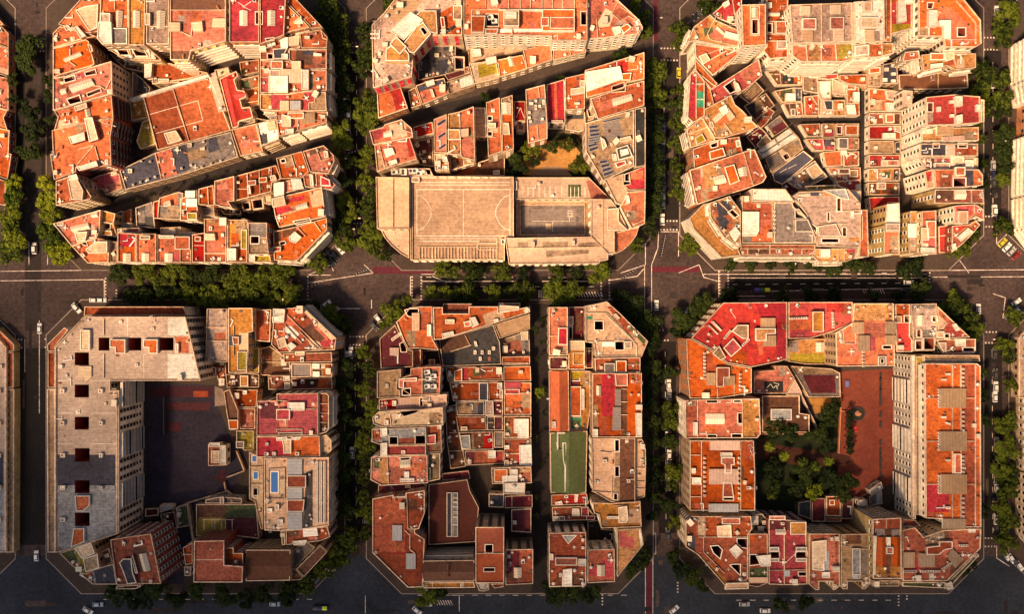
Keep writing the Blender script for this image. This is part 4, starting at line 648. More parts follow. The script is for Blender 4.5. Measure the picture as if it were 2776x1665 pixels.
# inner warehouses and low houses
low = [
 ('C1', 'dark green roof terrace with a white box', 7, 'n', 'c', '66 65 80 62.5 80 73 72 73.5', ['h:1.5:w 74 67 81 67 81 72.5 74 72.5'], 1.5),
 ('C1', 'white fenced small house terraces by the alley bend', 7, 'b', 'w', '72.5 74 86 73 87 83 77 83.5', ['l 77 74 78 82', 'l 82 74 83 83', 'p:O 83 75 86 75 86 83 83 83', 'p:s 81 62 86 62 86 71 81 71', 'h:1.2:g 78 78 81 78 81 83 78 83'], 1.5),
 ('C1', 'navy and grey roof left of the pink terrace', 7.5, 's', 'c', '80.5 62.5 86 63 86 73 81 73', [], 1),
 ('C1', 'pink tiled terrace with planters on the cross alley', 7.3, 'k', 'c', '87.5 69 98 68 98.5 83 88 83', ['l 93 69 97 75', 'p:r 90 72 93 72 93 78 90 78'], 1.5),
 ('C1', 'grey brown square roof under the cream facade', 8, 't', 'b', '86.5 53.5 97 53 98 67 86.5 65', ['p:t 87 56 97 56 97 64 88 64', 'h:1:c 90 54 97 54 97 56 91 56'], .6),
 ('C1', 'white T shaped roof in the low quarter', 10, 'w', 'w', '97.5 58 107 57.5 107 71 100 71 98 66', [], .2),
 ('C1', 'sand coloured tent roof right of the white T roof', 10.2, 'e', 'c', '107.5 56 119 61 118 68 108 67', [], .1),
 ('C1', 'blue grey arched roof with cream yard', 7, 'e', 'w', '99.5 71.5 107.5 71.5 108 83 100 83', ['h:1.5:s 101 72 108 72 108 79 103 79', 'p:w 100 80 107 80 107 83 100 83'], .8),
 ('C1', 'ochre terrace with orange umbrella table', 7.4, 'y', 'w', '108.5 71.5 117 71.5 117.5 83 108.5 83', ['p:o 110 73 114 73 114 77 110 77', 'l 109 79 117 79'], 1.2),
 ('C1', 'orange terrace and white slatted yard beside the long alley', 7.2, 'O', 'w', '118.5 61 127 62.5 127.5 83 118.5 83', ['H:1.2:w:1 118 75 124 75 125 82 119 82', 'h:1.5:w 123 66 127 66 127 73 123 73', 'l 118 74 127 74'], 1),
 ('C1', 'orange triangular terrace with a white parasol', 12, 'O', 'c', '113 53.5 133 53 133 61 119 60 113 57', ['h:1.4:w 128 55.5 131 55.5 131 58 128 58', 'p:r 101 53 111 53 111 55 101 55'], .3),
 ('C1', 'red narrow gutter roof under the cream facade', 10, 'r', 'w', '98 53 112 52.5 112 56 105 57 98 56', [], .3),
 ('C1', 'dark balconied backyards beneath the stepped cream facade', 6, 'b', 'w', '60 50 72 49 86 53 86 61 68 61', ['l 70 50 71 60', 'l 62 53 70 53', 'p:q 72 51 80 52 80 60 72 60', 'p:O 80 53 85 53 85 59 80 59'], 2),
 ('C1', 'brown cluttered terrace below the cross alley', 7, 'b', 'w', '84.5 89 99 88.5 99.5 98 90 98', ['p:O 86 90 98 90 96 96 89 96'], 2),
 ('C1', 'ochre and crimson split roof below the cross alley', 7.5, 'y', 'w', '100.5 88.5 109.5 88.5 109.5 98.5 101 98.5', ['p:R 102 93 109 93 109 98 102 98', 'h:1:w 103 93 107 93 107 95 103 95'], .6),
 ('C1', 'orange roof with a dark round tank, right end of the row', 7.2, 'O', 'w', '110.5 88.5 127 88.5 127 98 111 98', ['w:3 111 91 114 91 114 96 111 96', 'l 115.5 89 116 98', 'h:.8:o 117 90 126 90 126 97 117 97'], .6),
 ('C1', 'maroon roof terrace with white loungers', 7.1, 'u', 'w', '88.5 99.5 110 99 110 108 95 108', ['p:R 89 100 101 99 102 107 95 107', 'p:R 102 105 110 105 110 108 102 108', 'h:.5:w 96 103 99 103 99 104.5 96 104.5', 'l 101 99 102 107', 'p:s 103 100 108 100 108 105 103 105'], 1),
 ('C1', 'tan flat roof facing the long alley', 7.7, 't', 'w', '111 99 123 98.5 127 99 127 107 112 108', ['h:1.4:g 112 99 119 99 119 107 112 107', 'p:k 119 99 123 99 123 107 119 107'], .5),
 ('C1', 'plain orange roof square in the low quarter', 8, 'o', 'w', '101 109 114.5 108 115 119 103 119.5', ['h:1.2:w 114 108 118 108 118 111 114 111'], .1),
 ('C1', 'red terrace with white chairs by the long alley', 7, 'r', 'w', '115.5 109 127 108.5 127 119 116 119.5', ['h:.8:w 120 110 123 110 123 111 120 111', 'p:O 118 112 126 110 126 118 118 118'], 1.5),
 ('C1', 'jumbled coral yards with tanks and awnings', 6.5, 'K', 'w', '104 120 128 120 128.5 129 112 131 108 127', ['p:k 106 121 116 120 117 127 109 128', 'h:1.4:b 112 121 120 121 120 125 112 125', 'h:1:t 120 122 126 122 126 127 120 127'], 3),
 ('C1', 'dark red roof strip at the foot of the jumbled yards', 7, 'r', 'w', '110 130 128 129 128.5 137 115 137', ['p:K 111 130 119 130 119 136 114 136'], .6),
 ('C1', 'brown tiled roof square at the top of the diagonal alley', 7.5, 'b', 'b', '41 69 52.5 58 59 65 48.5 74.5', ['p:t 43 69 52 60 57 65 48 72', 'p:d 38 70 42 69 46 75 41 76'], .4),
 ('C1', 'dark brown double roof in the shaded courtyard', 7, 'b', 'b', '44 76 60 66.5 66.5 75.5 52 87', ['p:q 43 78 52 73 53 84 48 84'], .5),
 ('C1', 'rusty ruined roof beyond the brown double roof', 6, 'K', 'b', '52 86 62 77 66.5 80 61 88 56 93', [], 1),
 ('C1', 'grey roof with a maroon lower half above the white sheds', 9, 'g', 'w', '60.5 90 70 82.5 76.5 91 66 98', ['p:u 64 92 72 87 76 91 66 97'], .3),
 ('C1', 'maroon yards left of the white striped warehouse', 6, 'u', 'b', '46 98 56 91 62 97 53 107', ['h:1:t 53 104 60 96 64 101 57 108'], 1),
 ('C1', 'white striped warehouse roof across the middle courtyard', 9, 'w', 'w', '53 108.5 77 91.5 84 99 58 114', ['p:g 56 110.5 80 94.5 80.6 95.3 56.6 111.3', 'p:t 66 100 67 99.3 70 104 69 104.7'], .05),
 ('C1', 'grey and cream hall roofs below the white striped warehouse', 8.5, 'g', 'b', '59.5 114 84 99 87 107 64 124', ['p:c 68 107 71 106 76 111 72 114', 'p:t 72 104 79 101 86 107 77 114', 'w:4 72 112 75 110 77 113 74 115'], .1),
 ('C1', 'black ribbed hall roof lying across the courtyard', 8, 's', 'b', '64.5 124 87 108 94.5 114 72 132.5 66 130', ['L 70 124 75 121', 'L 76 121 82 118', 'L 75 116 81 112', 'c:s:0 65 124 87 108 94 114 72 132'], 0),
 ('C1', 'mixed cream and grey sheds at the lower courtyard end', 8.2, 'g', 'w', '75 130 95 115 104.5 127 86 137 80 134', ['h:1.2:e 89 121 96 117 101 124 94 129', 'c:g:0 96 127 103 126 103 128 94 131', 'h:1:w 75 129 78 127 79 129 76 130', 'p:p 79 130 82 129 87 135 83 137', 'p:b 82 127 88 123 91 130 87 132'], .6),
 ('C1', 'maroon courtyard roof behind the white slope', 6, 'u', 'b', '71 132.5 77 129 85 137 78 141 73 137', [], .5),
 ('C1', 'orange and pink ribbed house at the head of the east strip', 9, 'O', 'w', '134 63 158.5 65 158.5 80 134 80', ['h:1.2:p 146 65 158 66 158 73 147 71', 'h:1.3:w 146 73.5 158 74 158 80 147 80', 'l 134 72 146 72', 'c:p:1 147 66 157 66 157 71 147 70'], .9),
 ('C1', 'salmon house with grey dish, second in the east strip', 9.3, 'K', 'w', '134 81 157 81 157 89.5 134 89.5', ['l 144 81 145 89', 'h:1:k 146 82 152 82 152 88 146 88', 'p:b 152 81 157 81 157 89 152 89'], 1.5),
 ('C1', 'scarlet roof with a white boat shaped cover', 9.1, 'r', 'w', '134 90.5 157 90 157.5 100 134 100', ['h:1.2:w 144 95.5 153 95.5 153 100 144 100', 'p:o 153 96 157 96 157 100 153 100', 'p:p 151 90 157 90 157 95 152 95'], .3),
 ('C1', 'plain dark tan roof, fourth in the east strip', 9.6, 't', 'w', '134 101 152 101 152 110 134 110', ['h:.8:w 138 105 140 105 140 107 138 107'], .1),
 ('C1', 'slate blue lean-to beside the dark tan roof', 7, 's', 'w', '152.5 102 157 101 157 111 152.5 110', [], .5),
 ('C1', 'red house with white round tank and pink hut', 9.2, 'r', 'w', '134 111 156.5 111 156.5 119.5 134 120', ['h:1.4:k 147 115 155 115 155 119 147 119', 'h:.8:c 143 115 147 115 147 119 143 119'], .6),
 ('C1', 'ochre terrace with a dark round palm pot', 9, 'y', 'w', '133.5 121 156.5 120.5 156.5 130 133.5 130', ['p:n 145 123 149 123 149 128 145 128', 'l 143 121 143 130', 'p:q 152 122 156 122 156 129 152 129'], 1.5),
 ('C1', 'orange house with pink corner terrace', 9.4, 'O', 'w', '133.5 131 156 131 156 140 133.5 140', ['p:b 134 132 142 132 142 139 134 139', 'h:1:p 140 131 146 131 146 136 140 136', 'p:g 152 131 156 131 156 140 152 140'], .8),
 ('C2', 'plain deep red roof at the bottom of the east strip', 9.2, 'u', 'w', '134 78 156 77.5 156 82 148 82 147 85 135 89', ['p:r 134 78 156 78 156 82 135 87'], 0),
 ('C2', 'tall cream house with ribbed white roof hut', 21, 'w', 'y', '147 83 156 82 156.5 97 146 97', ['c:w:1 147 83 156 82 156 97 147 97', 'h:1.2:p 146 97 156 97 156 102 146 102'], 0),
 ('C2', 'tall orange roofed house with pale yellow windowed wall', 19.5, 'o', 'y', '145 98 156 97.5 156 119.5 145 119', ['h:1.2:K 146 98 156 98 156 103 146 103'], .5),
]
for a in low: B(*a[:2], a[2] if a[2] > 15 else a[2] * .55, *a[3:7], clutter=a[7] * 1.3, name='low_house', cat='house')
for a in [
 ('C1', 'bright red tower with pale windowed wall and green edge', 29, 'x', 'w', '175 69.5 196 67.5 200 68 214 69 214 88 197 89.5 175.5 90', ['h:2:w 196 69 201 69 201 76 197 76', 'h:2:w 196.5 83 201 82 201 88 197 89', 'h:1:w 183 76.5 185.5 76.5 185.5 80 183 80', 'h:1:w 192 72 195 72 195 74 192 74', 'h:1:w 192.5 82 195 82 195 84 192.5 84', 'w:5 176 74 179.5 74 179.5 80 176 80', 'l 196 68 196.5 89', 'p:p 176 80 180 80 180 88 176 88', 'h:1:w 211 75 214 75 214 80 211 80'], 0, 0, 2),
 ('C1', 'narrow green awning strip on the red tower edge', 26, 'N', 'w', '214.5 71 217 71.5 217 87 214.5 88', [], 0, 1),
 ('C1', 'ochre terrace with grey louvre roof under the red tower', 25, 'y', 'w', '172 92 183 92 213 91 213 101 172 101', ['H:1.4:t:1 183 91 195 91 195 97 183 97', 'H:1:p:0 187 98 203 97 203 101 187 101', 'l 172 92 213 91.5'], .7, 1, 2),
 ('C1', 'slate grey roof with white hatch and red right end', 24, 'g', 'w', '171 103 190 103 212.5 103 212.5 112 171 112', ['p:s 171 103 190 103 190 112 171 112', 'H:1.2:p:1 190 104 196 104 196 112 190 112', 'p:O 196 106 212 105 212 112 196 112', 'w:6 180 103 184 103 184 106 180 106', 'w:6 198 103 204 103 204 106 198 106'], .7, 0, 2),
 ('C1', 'crimson and cream patch roofs in the right row', 21, 'p', 'w', '170 113 212.5 113 212.5 120.5 175 121.5', ['p:u 175 113 181 113 181 121 175 121', 'p:R 183 113 192 112 192 116 183 116', 'h:1.2:p 181 117 192 117 192 121 181 121', 'h:1:c 193 112 202 113 202 117 193 119', 'h:1.2:w 203 115 209 115 209 121 203 121'], .8, 0, 2),
 ('C1', 'orange roof with a black square light well, right row', 25, 'o', 'w', '181 121.5 213 121.5 216 125.5 216 133 203.5 134.5 182 135', ['w 194.5 128 203 128 203 134 194.5 134', 'p:s 203 122 209 122 209 133 203 133', 'g 187 125 191 125 191 127 187 127', 'h:1.2:o 196 120 203 120 203 126 196 126'], .4, 0, 2),
 ('C1', 'white roofed step with magenta blanket left of the orange roof', 23, 'e', 'w', '174 123 180.5 121 181 135 176 135', ['p:x 173 124 179 123 179 130 174 130'], .5),
 ('C1', 'brown roof with square skylight hut, right row', 24, 'K', 'y', '181.5 136 216 136 217 147 216 146 181 146', ['g 196 136 204 136 204 143 196 143', 'l 208 136 208 146'], .7, 0, 2),
 ('C2', 'white curved corner wing with red roof and ochre strip', 24, 'x', 'w', '195.5 84 211 83 216.5 87 217 95 211 92 201 97.5 195.5 97', ['l 210 83 210 90 201 97', 'p:o 210 88 214 91 202 97 199 97', 'h:1.4:e 198 88 205 88 205 97 198 97'], .4, 0, 2),
 ('C2', 'red roof and long white awning on the stepped lower right corner', 22, 'r', 'r', '194 98.5 206 97.5 211 94.5 214 98 209 104 201 112 193.5 118', ['h:1:w 197 107 205 100 209 103 200 110', 'p:y 196 106 210 94 212 95 198 108', 'h:1:w 193 112 196 111 197 116 194 116'], 1),
 ('C2', 'dark crimson house between the ochre slab and the corner', 15, 'r', 'r', '184 99 193 98 193 118 184.5 118', ['l 184 106 193 105', 'T:r:1 184 107 193 106 193 117 184 117'], .3),
 ('C2', 'crimson slab with cream slatted facade', 24, 'x', 'y', '172 88 182.5 87.5 182.5 119 172 119', ['h:1:k 175 95 182 95 182 107 176 107', 'h:1.2:c 171.5 100 177 100 177 109 171.5 109', 'h:1:w 171 114 181 114.5 181 118 171 118'], .3),
 ('C2', 'cream windowed house below the brown square skylight roof', 18, 'e', 'y', '164 88 171 88 171 119 163 118', ['H:1:w:1 162 97 171 97 171 107 162 107', 'p:y 163 88 171 88 171 96 163 96'], .3),
 ('C1', 'stepped cream terraces west of the right row towers', 16, 'p', 'w', '158.5 64.5 165.5 65 165 76 159 76', [], .8),
 ('C1', 'narrow orange terrace on the avenue under the right row', 19, 'O', 'c', '160 37 170 36 171 42 158 44', [], .8, 0, 2)]:
    B(*a[:7], clutter=a[7], bal=a[8] if len(a) > 8 else 0, win=a[9] if len(a) > 9 else 0)
# ================================================================ block D (lower left)
W5 = ['w 22.7 38.7 33.3 38.7 33.3 48.3 22.7 48.3', 'w 22.7 62.7 33.3 62.7 33.3 72.3 22.7 72.3', 'w 22.7 86.7 33.3 86.7 33.3 96.3 22.7 96.3', 'w 22.8 110.2 33.8 110.2 33.8 120.3 22.8 120.3', 'w 22.8 134.2 33.8 134.2 33.8 143.8 22.8 143.8', 'w 22.8 158.2 33.8 158.2 33.8 168.3 22.8 168.3']
LP = ['p:s 10 115 53 115 53 138 10 138', 'p:l 10 138 55 138 55 175 11 187', 'h:1:w 11 48 13.5 48 13.5 50.5 11 50.5', 'h:1:e 12 66 15 66 15 69 12 69', 'h:1:e 12 90 15 90 15 93 12 93', 'h:1:e 12 114 15.5 114 15.5 117 12 117', 'h:1:w 12 138 15.5 138 15.5 141 12 141', 'h:1:l 12 162 15.5 162 15.5 165 12 165', 'L 9 40 9 186']
B('D1', 'huge L shaped beige slab roof with nine dark light wells', 27.5, 'z', 'w', '8 35 29 12 105 12 116.5 60 49 60 49 67 55.5 67 55.5 174 11 188 8 188',
  ['w 40.5 27.7 48.5 27.7 48.5 37.3 40.5 37.3', 'w 62.7 27.7 72.3 27.7 72.3 37.3 62.7 37.3', 'w 85.7 27.7 96.3 27.7 96.3 37.3 85.7 37.3'] + W5 + LP + ['p:w 92 13 105 13 107.5 26 92 26', 'p:w 92 40 111 40 115.5 58 92 58', 'h:1.4:o 49 29 60.5 29 60.5 39.5 53 39.5 53 35 49 35', 'h:1.4:o 74 29 84.5 29 84.5 39.5 78 39.5 78 35 74 35', 'p:o 97 27 107 27 108 39 100 39', 'h:1:w 98 32 100 32 100 39 98 39', 'h:1.3:c 27 22 34 22 34 37 27 37', 'h:1:o 23 145.5 34 145.5 34 153 29 157 24 157', 'h:1:o 22 170 30 170 30 180 20 184', 'h:1:e 40.5 66 43.5 66 43.5 69 40.5 69', 'h:1:e 41 90 43.5 90 43.5 93 41 93', 'h:1:e 41 114 43.5 114 43.5 117 41 117', 'h:1:w 41 138.5 43.5 138.5 43.5 141 41 141', 'H:.8:c:1 25 49 35 49 35 57 30 62 30 57 25 57', 'l 44 14 44 26', 'l 44 40 44 58', 'l 54 68 54 174', 'L 49 66 54 66', 'L 9 60 22 60', 'L 35 60 49 60', 'L 10 84 22 84', 'L 35 84 54 84', 'L 35 107 54 107', 'L 10 107 22 107', 'L 62 13 62 26', 'L 74 40 74 58', 'h:.5:c 16 55 17.5 55 17.5 57 16 57', 'h:.5:c 45 76 46.5 76 46.5 78 45 78', 'h:.5:g 56 15 58 15 58 17 56 17', 'h:.5:g 68 47 70 47 70 49 68 49', 'h:.5:c 80 20 82 20 82 22 80 22',
   'a:20:K 30 4.5 104 4.5 106 11 29.5 11.5', 'a:20.5:o 2 33 15 20 18 22 8 34.5 8 38 2.5 38', 'a:20:K 2.5 38.5 8 38.5 8 65 2.5 65', 'a:20.2:t 2 66 8 66 8 188 2.5 188'], .12, win=1, bays=1)
B('D1', 'beige slab roof at the left photo edge, across the far left avenue', 6, 'z', 'y', '8 35 29 12 40 12 40 188 11 188 8 188', W5 + LP + ['a:5:o 2 33 15 20 18 22 8 34.5 8 38 2.5 38', 'a:5:K 2.5 38.5 8 38.5 8 65 2.5 65', 'a:5:t 2 66 8 66 8 188 2.5 188'], .12, mirror=True)
for a in [
 ('D1', 'pinkish roof with a grey ribbed patch next to the slab gap', 18, 'p', 'c', '121 6 136.5 6 136.5 46 120 45.5', ['c:g:0 120 22 127 21.5 127 30 120 30', 'p:O 127 24 135 24 135 30 127 30', 'l 120 20 136 20', 'l 121 30 136 30'], .4),
 ('D1', 'sandy yellow block with ribbed middle and small grid skylight', 20, 'y', 'y', '137 5.5 155 5.5 155.5 23 152 24 152 37 151 54 137 54', ['c:c:1 145 24 151.5 24 151.5 37 145 37', 'v:1 137 25 140 25 140 36 137 36', 'h:1:O 140 27 145 27 145 33 141 33', 'p:y 137 38 143 38 143 53 137 53', 'h:.8:m 144 38 151 38 151 52 144 52', 'l 141 19 141 41'], .1),
 ('D1', 'orange narrow roof with plants beside the sandy block', 14, 'O', 'c', '156 7 169 6.5 168 31 157 30', [], .6),
 ('D1', 'chamfered corner roof packed with cream terraces and chairs', 22, 'K', 'c', '170.5 6 185 5.5 192 4 217.5 28 216.5 37 175 39 169 33 170.5 17', ['h:1.6:w 170.5 6 179.5 6.5 179 11 170.5 11', 'h:1.4:w 170 12 179 11 178.5 16.5 170 16.5', 'p:O 180 8 186 6 196 16 191 20', 'l 181 11 198 28 206 36', 'p:b 192 21 199 18 209 28 203 34', 'p:O 171 18 178 18 176 28 171 28', 'p:w 180 19 184 19 190 25 187 29 178 22', 'l 179 18 192 32', 'h:.8:c 173 29 179 27 181 34 175 36', 'h:1:w 180 34 184 31 188 34 183 38', 'p:K 190 24 193 23 202 32 199 35', 'l 190 23 203 36', 'p:c 196 28 205 31 208 37 200 38', 'p:c 189 4 192 4 217 28 214 30'], 1.2, 1),
 ('D1', 'dark brown yard roof under the chamfered corner', 6, 'b', 'b', '161 36 168 34 178 41 183 47 183.5 55.5 161 56', ['l 161 46 183 46'], 1),
 ('D1', 'rusty red roof strip with pale boxes', 17, 'K', 'c', '178 39.5 214 38.5 214.5 46 178.5 46.5', ['h:1:c 187 38 194 38 194 41 187 41', 'p:O 179 40 186 40 186 46 179 46'], .8),
 ('D1', 'grey ribbed roof pair near the right avenue', 14, 'g', 'c', '184 47 199 47 199 57 184 57.5', ['c:g:0 184 47 199 47 199 57 184 57'], 0),
 ('D1', 'ochre roof with white louvre boxes', 13, 't', 'c', '199.5 47 214.5 47 214.5 57 199.5 57', ['H:1.2:w:1 199.5 47 205 47 205 51 199.5 51', 'H:1.2:w:1 200 53 205 53 205 57 200 57', 'p:O 207 48 214 48 214 56 208 56'], .8),
 ('D1', 'brown terrace framed in rust with garden table', 9, 'K', 'c', '166.5 56 183.5 56 183.5 66.5 167 66.5', ['h:1:w 178 56 183 56 183 60 178 60', 'h:1:c 179 61 183 61 183 66 179 66'], 1.5),
 ('D1', 'dark maroon yard roofs above the crimson block', 9, 'u', 'c', '184 58 214 57.5 214.5 66 184 66.5', ['p:O 205 58 213 58 213 65 203 65', 'p:q 196 58 203 58 203 64 196 64'], .6),
 ('D1', 'cluttered white and black yards under the sandy block', 8, 'b', 'b', '135 55 150 54 160 55 160 65 136 65', ['h:1:y 146 56 152 56 152 64 146 64', 'h:1:w 139 56 142 56 142 58 139 58'], 3),
 ('D1', 'small white yards and rust walls in the slab gap', 6, 'b', 'b', '121 47 135 46 136 62 131 64 128 55 121 54', ['h:1.5:O 121 48 128 50 128 55 122 55', 'h:1:w 131 46 134 46 134 48 131 48'], 2),
 ('D1', 'mustard narrow passage roof right of the sandy block', 11, 'm', 'y', '152 37 160 35 160 54 151.5 54', [], .5),
 ('D1', 'orange brown terrace beside the slanted rust ramp', 9, 'O', 'o', '139 66.5 159 66.5 158 79.5 143 80', ['h:1:w 148 67 151 67 151 70 148 70', 'l 143 80 157 80'], .7),
 ('D1', 'lower orange brown terrace left of the crimson block', 9.2, 'O', 'o', '143 80.5 157 80.5 157 96 146 96', [], .7),
 ('D1', 'slanting orange wedge wall roof over the playground edge', 12, 'b', 'o', '133.5 68 138 66 144.5 82 144.5 96 138.5 97 136 86', ['h:1.3:o 137 89 144.5 89 144.5 96 138 96'], .1),
 ('D1', 'yellow terrace with potted tree left of the magenta roof', 8, 'm', 'y', '143 97 156 97 156 112 149 112 143 105', ['p:n 143 98 147 98 146 104 143 104', 'h:1.4:g 143 105 149 105 149 110 143 110'], .8),
 ('D1', 'large crimson roof with a boxy crimson hut and white awning', 23, 'R', 'w', '158.5 75 173 74.5 173 69.5 204 69 204 100.5 158 101', ['h:1.6:R 173 81 183 81 183 89 173 89', 'h:1.2:w 181.5 76 194 76 194 82 181.5 82', 'l 173 74.5 181 75', 'l 194 81 204 81', 'w:8 175 99 192 99 192 100 175 100', 'l 173 98 173 96 192 96 192 98'], .5),
 ('D1', 'terracotta balcony bays along the right edge of the crimson roof', 21, 'K', 'w', '204.5 69 210 69 212 71 212 96 210 98.5 204.5 100', ['l 205 77 211 77', 'l 205 84 211 84', 'l 205 91 211 91'], 1.5, 1),
 ('D1', 'half crimson half orange roof below the large crimson one', 22, 'R', 'w', '158 101.5 205 101 205.5 116.5 158 117', ['p:o 182 102 205 102 205 117 183 117', 'h:1.2:c 177 103 184 103 184 114 178.5 114 178 108', 'h:1:w 173 102 181 101.5 181 104.5 173 104.5', 'h:1:w 184 102 192 101.5 190 104 184 104', 'h:.9:w 165 106 167 106 167 108 165 108', 'h:.9:w 170 113 172.5 113 172.5 115.5 170 115.5', 'h:.9:o 187 113 190 113 190 115.5 187 115.5'], .1),
 ('D1', 'white terrace pocket with balconies beside the crimson orange roof', 20, 'c', 'w', '206 101 210 100 214 104 214 112 208 117 206 116', [], 1, 1),
 ('D1', 'sand coloured roof with a long blue pool and ribbed grey sheds', 23, 'e', 'c', '163.5 117.5 212 117 212 168 200 170 175 172 164 171.5', ['P 169 128 174 128 174 143 169 143', 'l 167 126 179 125 179 148 167 148 167 126', 'H:1:l:1 181 118 192 118 192 130 181 130', 'H:1:l:1 181 140 192 140 192 148 181 148', 'H:1:l:1 181 158 192 158 192 171 181 171', 'h:1.2:K 181 130.5 195 130.5 195 139.5 181 139.5', 'h:1.2:K 181 148.5 194 148.5 193 157.5 181 157.5'] + ['h:.8:d %g 120 %g 120 %g 166 %g 166' % (x, x + 1.6, x + 1.6, x) for x in (202.5, 205.2, 207.9)] + ['l 202 136 211 136', 'l 202 151 211 151', 'p:d 195 128 200 126 200 168 193 170', 'h:1:c 172 152 175 152 175 156 172 156', 'h:.8:w 174 163 178 163 178 167 174 167', 'h:.8:w 166 155 170 155 170 158 166 158'], .5),
 ('D1', 'small pool terraces stepped below the sand coloured roof', 13, 'c', 'c', '152.5 113 163 117.5 163 171 161 170 156.5 150 152.5 148', ['P 155 116 158 116 158 120 155 120', 'P 156 128 159 128 159 133 156 133', 'w:2 156 140 159 140 159 145 156 145', 'l 153 124 163 124', 'l 153 137 163 137'], .4),
 ('D2', 'rusty roof with ribbed white box at the lower right', 20, 'K', 'c', '180 100 193 99 211 97 213 105 206 108 180 111', ['H:1.4:w:1 192.5 98.5 203 98 204 104 193 105', 'h:1:w 185 108 196 107 194 111 186 111', 'p:O 204 98 211 98 211 105 205 106'], .6),
 ('D2', 'narrow grey ribbed strip left of the rusty roof', 17, 'g', 'c', '176 100.5 179.5 100.5 179.5 111 177 111', ['c:l:1 176 100.5 180 100.5 180 111 177 111'], 0),
 ('D2', 'grey stone slanted roof at the lower right chamfer', 14, 'g', 'c', '184 116 195 108 202 113 187.5 127 184 127', [], .1),
 ('D2', 'dark brown rectangle roof with pale rim set at the chamfer', 20, 'b', 'c', '187.5 129 205.5 111 211 116 193.5 135', [], .1),
 ('D2', 'brown lower corner roof filling below the rimmed rectangle', 16, 'b', 'c', '184 128 187 129 193 135 191 137 184 137.5', [], .1),
 ('D2', 'dark brown pitched tile roof with yellow rear wall', 20, 'b', 'y', '150 114.5 183.5 114.5 183 137.5 150 138', ['G:b:2.2:d 150 114 184 114 184 138 150 138'], .1),
 ('D2', 'large rose flat roof with dark red side steps', 26, 'K', 'r', '111.5 108 134 107.5 134 126 148 127 147.5 139 111 139', ['p:K 112 109 134 109 134 126 147 127 147 138 112 138', 'L 112 122 134 122'], .05),
 ('D2', 'lower brown notch roof of the rose roofed building', 22, 'O', 'r', '134.5 113 141 113 141 117 148 117 148 126 134.5 126', [], 0),
 ('D2', 'small rust roof with a grey cabin on the navy alley', 20, 'K', 'c', '103 113 110.5 109 110.5 125 105 126', ['l 103 118 110 118'], .6),
 ('D2', 'grey shed on the alley wall', 15, 'l', 'w', '104 127 109.5 127 109 134 104.5 134', [], .2),
 ('D2', 'playground roof painted in four colours, olive, green, mustard and maroon', 6, 'm', 'c', '113 80.5 158 80.5 160 106.5 143 104.5 113 104.5', ['p:b 113 81 135.5 81 135.5 90.5 113 90.5', 'p:n 135.5 81 158 81 158.5 90.5 135.5 90.5', 'p:m 113 90.5 135.5 90.5 135.5 104 113 104', 'p:u 135.5 90.5 159 90.5 160 106 135.5 104', 'L 118 92 141 92', 'L 119 92 119 100', 'L 125 92 125 100', 'L 127 92 127 100', 'L 132 92 132 100', 'L 135 92 135 100', 'L 140 92 140 100'], .1),
 ('D2', 'grey duct strip above the painted playground roof', 8, 'g', 'g', '120 77 131 75 147 76 147 80 120 80', ['h:1.5:p 131 75 134 75 134 80 131 80'], .3),
 ('D1', 'red and white kiosk building at the navy playground edge', 5, 'K', 'w', '122 107 130 106.5 136 108 136 123 122 123.5', ['h:1:w 123 106 131 106 131 109 123 109', 'h:1.2:c 124.5 112 130.5 112 130.5 121 124.5 121', 'h:1.4:w 131 108 135.5 108 135.5 122 131 122'], .1),
 ('D2', 'tall rust coloured block with slate hut and striped skylight', 30, 'K', 'r', '49 107 64 104.5 79.5 102.5 87 140 71 140 54 141 53 135', ['p:K 49 107 64 105 68 120 56 128 52 126', 'h:1.6:s 56 124 59 121 65 121 66 131 69 139 62 140 59 131', 'p:b 65 115 76 112 79 130 69 132', 'g 70 118 75.5 117 79 130 73.5 131', 'h:1:t 65 121 66 118 70 132 68 132'], .7, 0),
 ('D2', 'white and black balcony ledge at the foot of the tall rust block', 22, 'l', 'w', '54 141.5 72 140.5 72 142 68 144 53 144', ['p:q 59 141 69 141 69 143 59 143'], .3),
 ('D2', 'cream broken roofs at the lower left chamfer', 19, 'm', 'c', '11 117 24 113 35 109 39.5 117.5 42 128 31 133 27 132 19 125', ['h:1.2:c 23 113 35 109 38 117 28 121', 'h:1:t 29 121 40 117.5 41 128 31 131', 'p:n 14 117 22 114 26 124 20 123', 'p:r 17 122 24 124 28 130 26 131', 'p:s 13 119 17 122 16 123 12 120'], .8),
 ('D2', 'slate roof with a rusty end on the bottom street', 17, 's', 'c', '27 133 44 127 51.5 125 54 140.5 36 140.5', ['p:K 28 133 36 131 38 140 35 140', 'p:l 36 131 37 131 39 140 37 140', 'p:g 42 118 49 115 51 125 44 128'], .5),
 ('D2', 'small stone courtyard roof left of the tall rust block', 14, 'g', 'c', '40.5 117 48 113 51 124 43 127', [], 1.2)]:
    B(*a[:7], clutter=a[7], bal=a[8] if len(a) > 8 else 0)
for a in [
 ('D2', 'maroon shed roof at the playground foot', 4, 'u', 'b', '75 84 85 83.5 85 89 75 90', [], 0),
 ('D2', 'pale ribbed shed at the playground foot', 4.2, 'g', 'w', '86 81 95.5 81 95.5 84 86 87', ['c:l:1 86 81 95 81 95 84 86 87'], 0),
 ('D2', 'dark plum shed row behind the pale ribbed shed', 3.8, 'u', 'b', '86 88 97 86 99 98.5 90 100', ['p:d 87 88 96 86 95 90 88 91'], .8),
 ('D2', 'overgrown green yard shed with white bins', 3.5, 'n', 'w', '98 83 107 80.5 108.5 96.5 99 98.5', ['l 99 83 100 98'], 1.5)]:
    B(*a[:7], clutter=a[7], name='shed', cat='shed')
